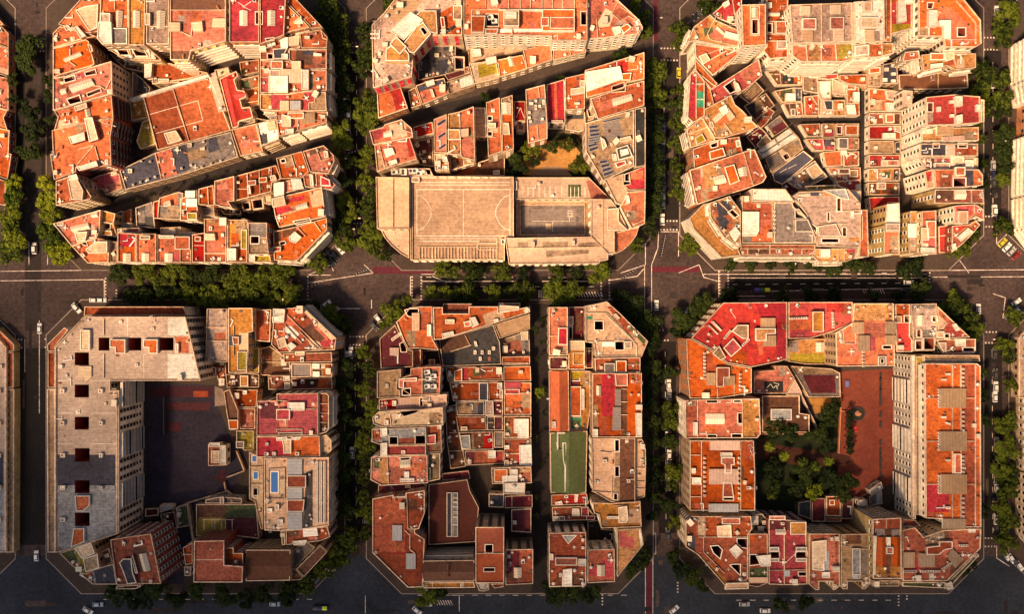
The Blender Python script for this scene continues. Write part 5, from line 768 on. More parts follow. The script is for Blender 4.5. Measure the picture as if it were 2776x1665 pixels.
# ================================================================ blocks E and F (lower middle, split by a lane)
for a in [
 ('E1', 'orange angled corner roof with ribbed beige shed, lower middle block', 20, 'o', 'o', '24 18 32 10 34 7 42 6 52 6 52 31 57 40 40 38.5 33 39 30 33', ['H:1.2:e:0 36 11 42 11 42 25 36 25', 'w:5 31 9 35 8 41 8 41 11 36 14 33 13', 'h:1.2:w 48 20 51 20 51 29 48 29', 'l 24 18 30 33'], .25),
 ('E1', 'long orange roof tapering to the lane with white sheds', 20.3, 'o', 'o', '52.5 6.5 60 6.5 60 11.5 80 11.5 80 6 103 6 103 11 127.5 6 127.5 10.5 60 31.5 53 32', ['h:1.4:w 80.5 15 85 14 88 20 83 22.5', 'h:1.2:c 62 16 69 16 69 19.5 62 19.5', 'h:1:w 59 27 68 25 69 28 60 31', 'h:1:k 76 18 81 17 82 21 77 22', 'h:1:w 99 16 103 15.5 103 17.5 100 18.5', 'a:17:K 60 3.8 82.5 3.8 82 7 79.5 11 60 11', 'a:17:K 103 3.3 120 3.3 120 10 103 10.5', 'h:.8:c 104 5 119 6 119 9 104 10.5'], .3),
 ('E1', 'dark plum roof with coral balcony fronts and ribbed hut', 17, 'b', 'k', '11 31 23 20 26 26 33 39.5 37 40 37 53 12 54', ['H:1.3:p:0 19 38 26 38 26 44 19 44', 'w:5 27 35 31 33 32 41 28 41', 'h:1:p 20 31 27 26 28 28 21 33', 'p:u 12 32 24 22 33 40 36 52 12 53'], .4),
 ('E1', 'bright orange shaft wall strip', 12, 'o', 'o', '37.5 40 43 39.5 43 52 37.5 52', [], .1),
 ('E1', 'black barrel hall roof with stepped ridge and small roof lights', 9, 'd', 'b', '57 32 99 20 103 31 104 33 105.5 51 60 52.5', ['l 66 41 82 36', 'l 77 28 81 36', 'p:b 57 32 80 26 82 36 62 42', 'h:.6:K 84 40 86 40 86 43 84 43', 'h:.6:K 89.5 40 91.5 40 91.5 43 89.5 43', 'h:.6:K 95 40 97 40 97 43 95 43', 'h:.6:w 98 37 100.5 37 100.5 40 98 40', 'h:.6:t 88 45 90 45 90 48 88 48', 'h:.8:w 84 33 86 33 87 37 85 37', 'p:k 95 45 97 45 97 48 95 48'], 0),
 ('E1', 'brown lean-to roof above the plum gravel yard', 10, 't', 'b', '99.5 20 127.5 11.5 127.5 23.5 104 31', ['T:t:0 99 20 127 12 127 23 104 31'], .1),
 ('E1', 'plum gravel yard with stored pots beside the lane', 4, 'g', 'b', '104.5 32 127 24.5 127.5 44 106.5 44.5', ['p:K 106 34 120 32 122 43 107 43', 'h:1.5:c 120 26 126 25 126 32 121 32'], 1),
 ('E1', 'black pit yard with one crate, next to the orange shaft', 4, 'q', 'b', '44 40 57 40 59 52 44 52.5', ['h:1.4:t 49 47 54 47 54 51.5 50 51.5'], .2),
 ('E1', 'orange strip roof with railing on the lane', 8, 'O', 'c', '106 45 127.5 44.5 127.5 51 106 51.5', ['l 107 50 126 50'], .6),
 ('E1', 'tan square roof with pale rim and stair notch', 20, 't', 'w', '9 56.5 27.5 54.5 27.5 61 25 62 24.5 70 27 71 27 76.5 9 77', ['h:.6:t 16 66 18 66 18 69 16 69'], .1),
 ('E1', 'rust roof with pink ducts and a deck of white fan units', 20.3, 'K', 'k', '28 61 35 59 35 54 44 53 58.5 52.5 57.5 74 44 75 35 75 28 70', ['p:d 45 55 56 55 55 73 45 73', 'A 48 57 49 62 53 60 48 68 53 68', 'w:8 29 70 35 69.5 35 74.5 29 74.5', 'h:1:k 26 62 40 61 40 64 30 64 30 69 26 69', 'l 40 62.5 55 63', 'l 44 54 44 74'], 0),
 ('E1', 'red brown and pale grey roofs with small dark shaft', 17, 'p', 'w', '10.5 78 63 74 63 83.5 45 86 10.5 86.5', ['p:r 11 78 24 77 24 86 11 86', 'w:5 42.5 77 44.5 77 44.5 83 42.5 83', 'c:p:0 25 78 36 77 36 84 25 85', 'l 48 76 48 85', 'h:1:w 21 79 24 79 24 83 21 83'], .6),
 ('E1', 'cream roof with ragged terraces and balcony turret', 20, 'c', 'w', '5.5 92 10 87.5 28 86 42 86 60 84 60.5 98 48 99 12 99.5 6 97', ['p:t 49.5 88 58.5 88 58.5 97 49.5 97.5', 'p:e 12 90 20 90 20 98 13 98', 'w:7 27 87.5 42 86 40 88 30 91', 'l 19 90 20 99', 'h:1:w 15 94 18 94 18 98 15 98', 'h:1.2:w 24 90 28 89 27 92 24 93'], .8),
 ('E1', 'blue grey roof with twin white light wells', 20.4, 'l', 'w', '5 101 16.5 100.5 47 99.5 47.5 113 12 113.5 5 111', ['w 19 107 25 107 25 113 19 113', 'w 39 106 46.5 106 46.5 112.5 39 112.5', 'p:K 25.5 108 38.5 107.5 38.5 112.5 25.5 113', 'h:1:w 12 100.5 17 100 17 106 12 107', 'p:O 6 102 12 102 12 110 6 110'], .5),
 ('E1', 'rust terrace with red awning beside the back balconies', 18, 'O', 'w', '48 98.5 58.5 98 59.5 119 48 119.5', ['h:1.2:x 47.5 106 54.5 105 54.5 112.5 48 113', 'h:1:w 56 98 59 98 59 101 56 101'], .5),
 ('E1', 'deep red strip roof with one white hatch', 20, 'r', 'w', '12.5 114 47 113.5 47 121 12.5 122', ['h:.6:p 28 117.5 31 117.5 31 120 28 120', 'h:1.3:w 12 112 17 111.5 17 122 12 122', 'p:m 7 113 11.5 113 11.5 121 7 121'], .1),
 ('E1', 'pink terracotta roof with coral lantern and planted bay', 20.2, 'k', 'w', '4.5 123 8 121.5 12 122.5 17 122 48 121 48.5 143 12.5 145 4 140.5', ['g 26.5 126 35 125.5 35 131 27 131.5', 'w:5 27 123.5 35 123 34 124.5 28 125', 'p:n 6.5 124 11 124 11 131.5 7 131.5', 'H:1:w:0 30 134 34 134 34 139 30 139', 'h:1:w 27 139 38 139 38 142 27 142', 'p:y 11 123 17 123 17 144 12 144', 'l 17 123 18 143'], .6),
 ('E1', 'mustard brown terrace with round tree pit and green hatch', 17, 'm', 'w', '48.5 120 58 120 58 140 48.5 142', ['h:1.2:m 47.5 131 50.5 131 50.5 140 48 140', 'p:t 49 121 57 121 57 139 51 139'], .4),
 ('E2', 'dark maroon gap roof with pink plant cabin', 10, 'u', 'b', '10 66 42 62 48 66.5 46 69 31 71 10 73.5', ['h:.8:K 31 66 35 66 35 68 31 68'], .3),
 ('E2', 'big terracotta roof with three grey ribbed skylights', 19, 'K', 'k', '5.5 76.5 22 73.5 22 75 31 74.5 31 72 46 70 46 88 41.5 100 38.5 100.5 38.5 103 46 108 44.5 145 33 145.5 5.5 118.5', ['c:l:0 21 74 32 74 32 80 21 80', 'H:.8:l:0 21 97 28.5 97 28.5 109 21 109', 'H:.8:l:0 31.5 119 39 119 39 131 31.5 131', 'l 32 72 33 100 39 100', 'l 30.5 101 34.5 105 34.5 116 38.5 119', 'p:k 7 77 31 76 31 118 7 118'], .5),
 ('E2', 'deep brown hall roof with a long ladder of slate skylights', 9, 'K', 'b', '49 65.5 79 61.5 81 70 88 83.5 85.5 110 49 112.5', ['T:h:1 50 66 80 62 87 84 85 109 50 111', 'h:.5:s 63 71.5 67 71.5 67 106 63 106', 'h:.5:l 67.6 71.5 71.8 71.5 71.8 106 67.6 106'] + ['h:.7:w 67.6 %g 71.8 %g 71.8 %g 67.6 %g' % (y, y, y + 1, y + 1) for y in (75, 78.5, 82, 86, 90, 96)], 0),
 ('E2', 'dark brown pitched tile house with white windowed rear wings', 20, 'b', 'c', '44.5 124.5 84.5 124 84.5 140.5 44.5 141', ['G:b:2.2:d 44.5 124 84.5 124 84.5 141 44.5 141', 'G:b:2.6 61 127 68 127 68 136 61 136'], .2, 1),
 ('E2', 'ochre balcony strip along the bottom street', 16, 'y', 'c', '45 141.5 84 141 85 145.5 45 146', ['l 52 141 52 145', 'l 62 141 62 145', 'l 74 141 74 145'], 1.5),
 ('E2', 'tall rust tower with two framed light wells', 28, 'K', 'c', '85.3 98.5 107.5 98.5 107.5 142 85.3 142', ['T:K:0 86 99 107 99 107 118.5 86 118.5', 'T:O:0 86 119 107 119 107 142 86 142', 'w 93 112 98.5 112 98.5 118 93 118', 'w 92 130 100 130 100 132.5 92 132.5', 'l 86 119 107 119'], 0),
 ('E2', 'cream corner turret roof at the foot of the rust tower', 20, 'w', 'c', '85.5 142 95.5 141 96 147 92 148.5 88 148', [], .2),
 ('E2', 'small rust roof step next to the cream turret', 20, 'K', 'c', '97 142.5 107 142 107 145 100 146', [], .6),
 ('E2', 'rust roof with maroon panel and ribbed white skylight', 22, 'K', 'c', '108.5 116 130 115.5 130 142.5 108.5 143.5', ['p:u 109 117 119.5 116.5 119 129 115 134 109 134', 'g 115 130 121 130 121 138 115 138'], .7),
 ('F', 'plain dark lane corner house strip with vents', 8, 'b', 'b', '1283 735 1284 735 1284 736 1283 736', [], 0) if 0 else
 ('E2', 'maroon flat roof beside the lane, upper part', 9, 'u', 'b', '108 74.5 129.5 73.5 129.5 83.5 108 84', ['l 113.5 74 113.5 83'], .1),
 ('E2', 'maroon flat roof beside the lane, lower part', 9.3, 'u', 'b', '113 85 128.5 84 128.5 103 113 102', [], .1),
 ('E2', 'white ribbed roof beside the lane, above the maroon roofs', 12, 'w', 'w', '106.5 64.5 124 64 123.5 73.5 106.5 73', ['c:w:1 107 65 123 65 123 73 107 73'], .2),
 ('E2', 'black roof with a pale frame left of the maroon roofs', 8, 'd', 'w', '95.5 72.5 107.5 73 107 83.5 95.5 83', ['p:s 101 73.5 107 74 107 82 101 82'], .1)]:
    B(*a[:7], clutter=a[7], bal=a[8] if len(a) > 8 else 0)
mid = [
 ('E1', 'orange terrace garden crowded with planters', 7, 'O', 'k', '62 53 106 52.5 106.5 64 64 64.5', ['p:R 75 53 79 53 79 64 75 64', 'l 80 63 106 62', 'h:1:O 69 56 75 54 75 64 69 64', 'p:n 83 55 88 54 88 60 84 60'], 2),
 ('E1', 'orange roof with a slate panel and white shed', 7.5, 'O', 'k', '65 65 106 64.5 106.5 79 68 79.5', ['h:1:s 88 65 95 65 95 79 88 79', 'h:1.4:w 102 65 106 65 106 70 102 70', 'h:1:p 104 70.5 106.5 70.5 106.5 77 104 77', 'l 95.5 65 96 78'], .7),
 ('E1', 'plain orange roof on the lane, top of the column', 9, 'o', 'k', '107 52.5 128 52 128.5 64 107 64', [], .4),
 ('E1', 'orange roof with red ribbed awnings on the lane', 9.3, 'o', 'k', '107.3 64.5 128.5 65 128.5 90 107.3 90', ['H:1:R:1 108 64.5 120.5 64.5 120.5 69 108 69.5', 'h:.8:r 108 70 119.5 70 119.5 74 108 74', 'l 108 74 128 73', 'p:O 120 69 128 69 128 74 120 74'], .8),
 ('E1', 'tan roof with worn slate edge in the middle column', 7, 't', 'b', '70 80 92 79.5 92.3 90.5 71 90.5', ['p:s 87 81 92 80 92 90 87 90', 'p:d 78 80 84 80 84 83 78 83'], .6),
 ('E1', 'white and plum split roof in the middle column', 7.4, 'u', 'b', '92.8 79 106.5 79 106.5 90.8 93 91', ['h:1:p 92.8 79 99 79 99.5 90 93 90.5', 'p:u 100 79 106 79 106 90 100 90', 'h:.5:k 102 82 104 82 104 83 102 83'], .3),
 ('E1', 'orange roof with a plum panel and dark glass hut', 7.2, 'O', 'b', '70 91.3 93.5 91.3 94 102 72 102.5', ['h:.8:e 74 99 79 99 79 102 74 102'], .8),
 ('E1', 'plum lean-to with framed black hatch', 7.3, 'u', 'w', '94.3 91.3 106.5 91.3 106.5 102 94.3 102', ['p:d 95 92 100 92 100 102 95 102', 'l 100 91 100 102', 'l 95 96 99 96'], .2),
 ('E1', 'rust terrace with a large white canopy on the lane', 10, 'O', 'b', '107.3 91 128.5 91 128.5 107.5 107.3 108', ['h:1.2:w 115 93 126.5 93 126.5 108 118 108 118 104 115 104', 'p:N 107.5 103.5 111.5 103.5 111.5 108 107.5 108', 'p:n 108 92 110 92 110 102 108 102'], 1),
 ('E1', 'brown shed roof with a slanted grey louvre', 8, 'b', 'b', '72.5 103.5 99 103 99.3 117 74.5 117.3', ['h:.8:l 73 106 81 105.5 81.5 116 75 116.5', 'c:l:0 73 106 81 105.5 81.5 116 75 116.5', 'p:r 92 104 99 104 99 116 90 116', 'p:b 84 105 92 105 92 115 84 115'], .6),
 ('E1', 'slate strip roof beside the brown shed', 8.2, 'g', 'b', '99.6 102.8 107 103 106.8 115.5 99.6 115.5', [], .3),
 ('E1', 'red orange roof with one white square cabin', 7.3, 'O', 'b', '77 118 107 117.5 107.2 128 78 129.3', ['h:1:w 95 117.5 101 117.5 101 123.5 95 123.5', 'p:u 77 118 85 118 84 128 78 129', 'p:r 101 119 107 119 107 127 101 127'], .3),
 ('E1', 'pink drying terrace with a white vaulted roof on the lane', 10.2, 'K', 'w', '107.4 108.5 128.5 108.5 129 129.5 107.5 129.5', ['h:1:w 119 113.5 128.5 113 129 129.5 119.5 129', 'h:1:w 107.5 113.5 111.5 113.5 111.5 116.5 107.5 116.5', 'l 108 120 119 120', 'h:1:p 107.5 125 111 125 111 129.5 107.5 129.5'], 1),
 ('E1', 'ochre house with stacked white ribbed huts on the lane', 14, 'y', 'y', '97.5 131 128.5 130 129 143 98 143.5', ['h:1:o 100 132 110 132 110 142 100 142', 'H:1.2:w:1 106 137 118 137 118 143 106 143', 'h:1.4:w 112 132 118 132 118 137 112 137', 'p:K 119 135 128 134 128 142 119 142'], .5),
 ('E2', 'purple roof wedge in the dark middle yard', 5.5, 'u', 'b', '59 57 80 54.5 81.5 61 60 62.5', ['p:R 74 55 79 55 79 60 74 60'], .1),
 ('E1', 'dark tangled yards between the balconies and the middle column', 4, 'b', 'b', '62 84 70 82 72 102 76 118 78 130 66 132 63 110', ['p:O 66 88 70 88 70 97 66 97', 'l 65 104 74 104', 'l 65 118 76 118'], 2)]
for a in mid: B(*a[:2], a[2] * .75, *a[3:7], clutter=a[7], name='low_house', cat='house')
for a in [
 ('E1', 'orange roof with a coral raised panel on the lane corner', 19, 'o', 'c', '142 6.5 156.7 6.5 156.7 44 142.3 44', ['h:1:R 149.5 22.5 156.5 22.5 156.5 36 149 35.5', 'l 143 29 149 29', 'p:t 149 38 156 38 156 44 149 44'], .6),
 ('E1', 'dark maroon sunken roof with a striped grey hut', 12, 'u', 'b', '157.3 6.3 170 6.3 170 32 157.3 32', ['h:1:p 157 14 161 13.5 161 21 157 21', 'w:5 157.5 22 160 22 160 31 157.5 31'], .4),
 ('E1', 'cream ribbed roof over an ochre court', 17, 'y', 'c', '157.3 32.5 170 32.5 170 55 157.3 55', ['c:c:1 157.5 32.5 170 32.5 170 40 157.5 40', 'l 161 42 169 42 169 51 161 51 161 42', 'p:o 157 51 170 51 170 55 157 55'], 0),
 ('E1', 'peach corner roof with two square light wells and planted edge', 20, 'e', 'c', '170.5 5.5 179 4 187 2 198 12 219 33 214 45 178 45 177 35 170.5 33.5', ['w 177.5 17.5 184 17.5 184 24 177.5 24', 'w 193.5 33 200 33 200 39.5 193.5 39.5', 'l 171 11 187 11 208 33', 'l 186 12 210 36 210 45', 'p:K 187 6 192 6 208 24 203 27', 'p:e 171 5 186 4 186 11 171 11', 'H:1:w:0 183 33.5 193 33.5 193 37 183 37', 'h:1:p 200 33 206 33 206 38.5 201 38.5', 'p:N 171 13.5 176 13.5 176 16 171 16', 'l 171 33.5 204 33', 'h:1:w 192 12 194 11.5 197 15 195 16', 'p:n 203 22 206 21 217 32 216 36', 'l 184 37 183 45'], .7),
 ('E1', 'plum roof pocket with a white statue like plant', 14, 'u', 'c', '142.5 45 156.5 45 156.5 55 142.5 55', [], 1),
 ('E1', 'dark red shaft strip behind the ochre court', 9, 'u', 'c', '170.5 38 176 38 176 54 170.5 54', [], .2),
 ('E1', 'rust terrace with slate and red tables below the peach roof', 19, 'O', 'c', '177.5 46 213 45.5 213 57 178 57', ['h:1:g 185 50 193 50 193 57 185 57', 'h:1.2:O 194 48 202 48 202 57 194 57', 'l 203 51 213 51'], .8),
 ('E1', 'red tiled ridge roof beside the lane, upper right of the lane', 11, 'O', 'b', '142 55.7 157.5 55.7 158 102.5 142.5 102.5', ['G:O:3.0 142.3 56 157.6 56 158 102.5 142.6 102.5', 'h:2.4:w 144.5 95 147.5 95 147.5 100 144.5 100'], 0),
 ('E1', 'ochre sheds and yellow lane behind the red tiled ridge roof', 8, 'y', 'c', '158.4 56 174 56 174.3 86 172 101.5 158.6 101.8', ['p:m 158.5 56 167 56 167 62 159 62', 'p:u 158.5 62.5 166.5 62.5 166.5 67.5 158.5 67.5', 'h:1:O 158.8 68 167 68 167 91 158.8 91', 'p:N 159 92 167 92 167 101.5 159 101.5', 'p:n 160 94 166 94 166 100 160 100', 'p:u 168 74 170 74 170 79 168 79', 'h:1:p 167.5 70 169.5 70 169.5 86 167.5 86'], .6),
 ('E1', 'long roof with rose carpet strip, slatted sheds and rust tiles', 21, 'O', 'c', '175.8 57.7 214 57.5 214.3 107.5 175.8 107.5', ['p:K 176 58 183 58 183 82 176 82', 'p:R 183 58 193 58 193 91 183 91', 'h:1:k 193 58 203 58 203 67.5 194 67.5', 'T:O:0 203 58 209 58 209 107 203 107', 'p:t 176 82 180 82 180 100 176 100', 'H:1:g:1 193.5 70 198 70 198 83 193.5 83', 'H:1:g:1 192 84 198 84 198 102 191 102', 'p:b 198.5 68 202.5 68 202.5 106 198.5 106', 'l 198 70 203 70', 'l 198 80 203 80', 'l 198 90 203 90', 'p:K 181 91 187 91 187 107 181 107', 'h:1:w 176 101 180 101 180 107 176 107', 'h:1:w 209 88.5 214 88.5 214 107 209.5 107', 'g 179 67.5 182.5 67.5 182.5 75 179 75'], .4),
 ('E2', 'dark green pitched hall roof with a white duct line', 10, 'n', 'w', '143 25.5 158 24.5 172 24 171 72 143.5 72', ['G:n:2.9 143.2 25.6 171.8 24.2 171 71.8 143.6 71.8', 'h:2.0:c 148.5 25 155 25 155 26 149.4 26 149.4 38 152 38 152 38.6 148.5 38.6', 'h:2.2:w 152.5 33 155.5 33 156 46 155.4 52 155 71 154.2 71 154.2 52 153 46', 'A 150 34'], 0),
 ('E2', 'tan block with a dark brown strip and three black shafts', 21, 't', 'c', '175 29.5 209 29.5 209 80 196 80 190 79 176 71', ['p:e 175 30 194 30 192 79 176 71', 'p:b 197 30 209 30 209 80 197 80', 'w 193.3 31 196.3 31 196.3 39.5 193.3 39.5', 'w 193.3 51.5 196.3 51.5 196.3 59 193.3 59', 'w 192.5 72.5 195 72.5 195 77 192.5 77', 'l 175 71 192 72', 'l 191 60 190.5 76', 'l 182 40 190 41 193 40', 'h:1:c 184 46 187 46 187 49 184 49', 'h:.8:K 202.5 61.5 205 61.5 205 64 202.5 64', 'l 202 61.5 209 61.5'], .15),
 ('E2', 'planted balcony bays along the right edge of the tan block', 19, 'e', 'w', '209.3 30.5 214 30 217 35 217.3 50 216.5 75 209.3 77.5', ['l 210 53 217 53', 'l 210 63.5 217 63.5', 'l 210 69 217 69', 'p:n 215 33 217 35 217 50 215.5 50'], 1.5, 1),
 ('E2', 'ochre roof with a round ended cream shed', 22, 'y', 'c', '176 79.5 190 80 213 78.5 214 98.5 182.5 99.5 181 89 177 88', ['h:1.2:c 196 83 202.5 82 203.5 92 202 95 196 95', 'h:1:w 187 90 196 90 196 92 187 92', 'l 192 82 203 82'], .4),
 ('E2', 'ochre chamfer roof with a red carpeted corner', 20, 'y', 'w', '195 100.5 213.5 99.5 215.5 112 195 137.5', ['p:x 197 102 202 102 202 106 208 106 208 115 197 113.5', 'p:w 213 100 215.5 112 213 113 211.5 101'], .1),
 ('E2', 'red terrace with blue and white sunbeds', 8.5, 'r', 'b', '144 73.5 171.5 72.5 173 80 172 81 144 82', ['h:.5:B 154 74 157 74 157 76 154 76', 'h:.6:w 162 73 165 73 164 79 162 79', 'h:.6:w 147 79 152 78 153 81 147 81'], .8),
 ('E2', 'jumbled red roofs with a white and a pink cabin', 8, 'K', 'b', '144.5 83 171 82.3 178 90 177.5 93 145 94', ['h:1:w 160 84 165.5 84 166 90 160 90', 'h:1:R 167 83 172.5 82.5 173 90 167 90', 'h:.8:R 171 89.5 178 89.5 177.5 93 171 93', 'h:.8:w 145 90 149.5 90 149.5 93.5 145 93.5', 'h:.8:g 150 90 154.5 90 154.5 93.5 150 93.5'], .8),
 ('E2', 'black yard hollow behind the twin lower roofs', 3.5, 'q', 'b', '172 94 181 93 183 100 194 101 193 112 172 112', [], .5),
 ('E2', 'rust roof with a white triangular lantern', 20, 'K', 'w', '142.3 103 171 102.5 171 142.5 170 144.5 142.3 145', ['h:1:l 152 104.5 164 104.5 157 111.5', 'h:1:K 147 122 164 122 164 128 147 128', 'h:1:w 153 131.5 160 130.5 160 144 152.3 144', 'h:1.2:w 165 123 171 123 171 128.5 165 128.5', 'h:.9:w 150 134 152 134 152 137 150 137', 'h:.8:w 143 119 145.5 119 145.5 124 143 124'], .5),
 ('E2', 'plain deep rust roof with ribbed white skylight near the chamfer', 20.3, 'K', 'w', '172 116 193 115.5 193.3 141 172 142', ['g 179.5 128 185.5 128 185.5 136.5 179.5 136.5'], .4)]:
    B(*a[:7], clutter=a[7], bal=a[8] if len(a) > 8 else 0)
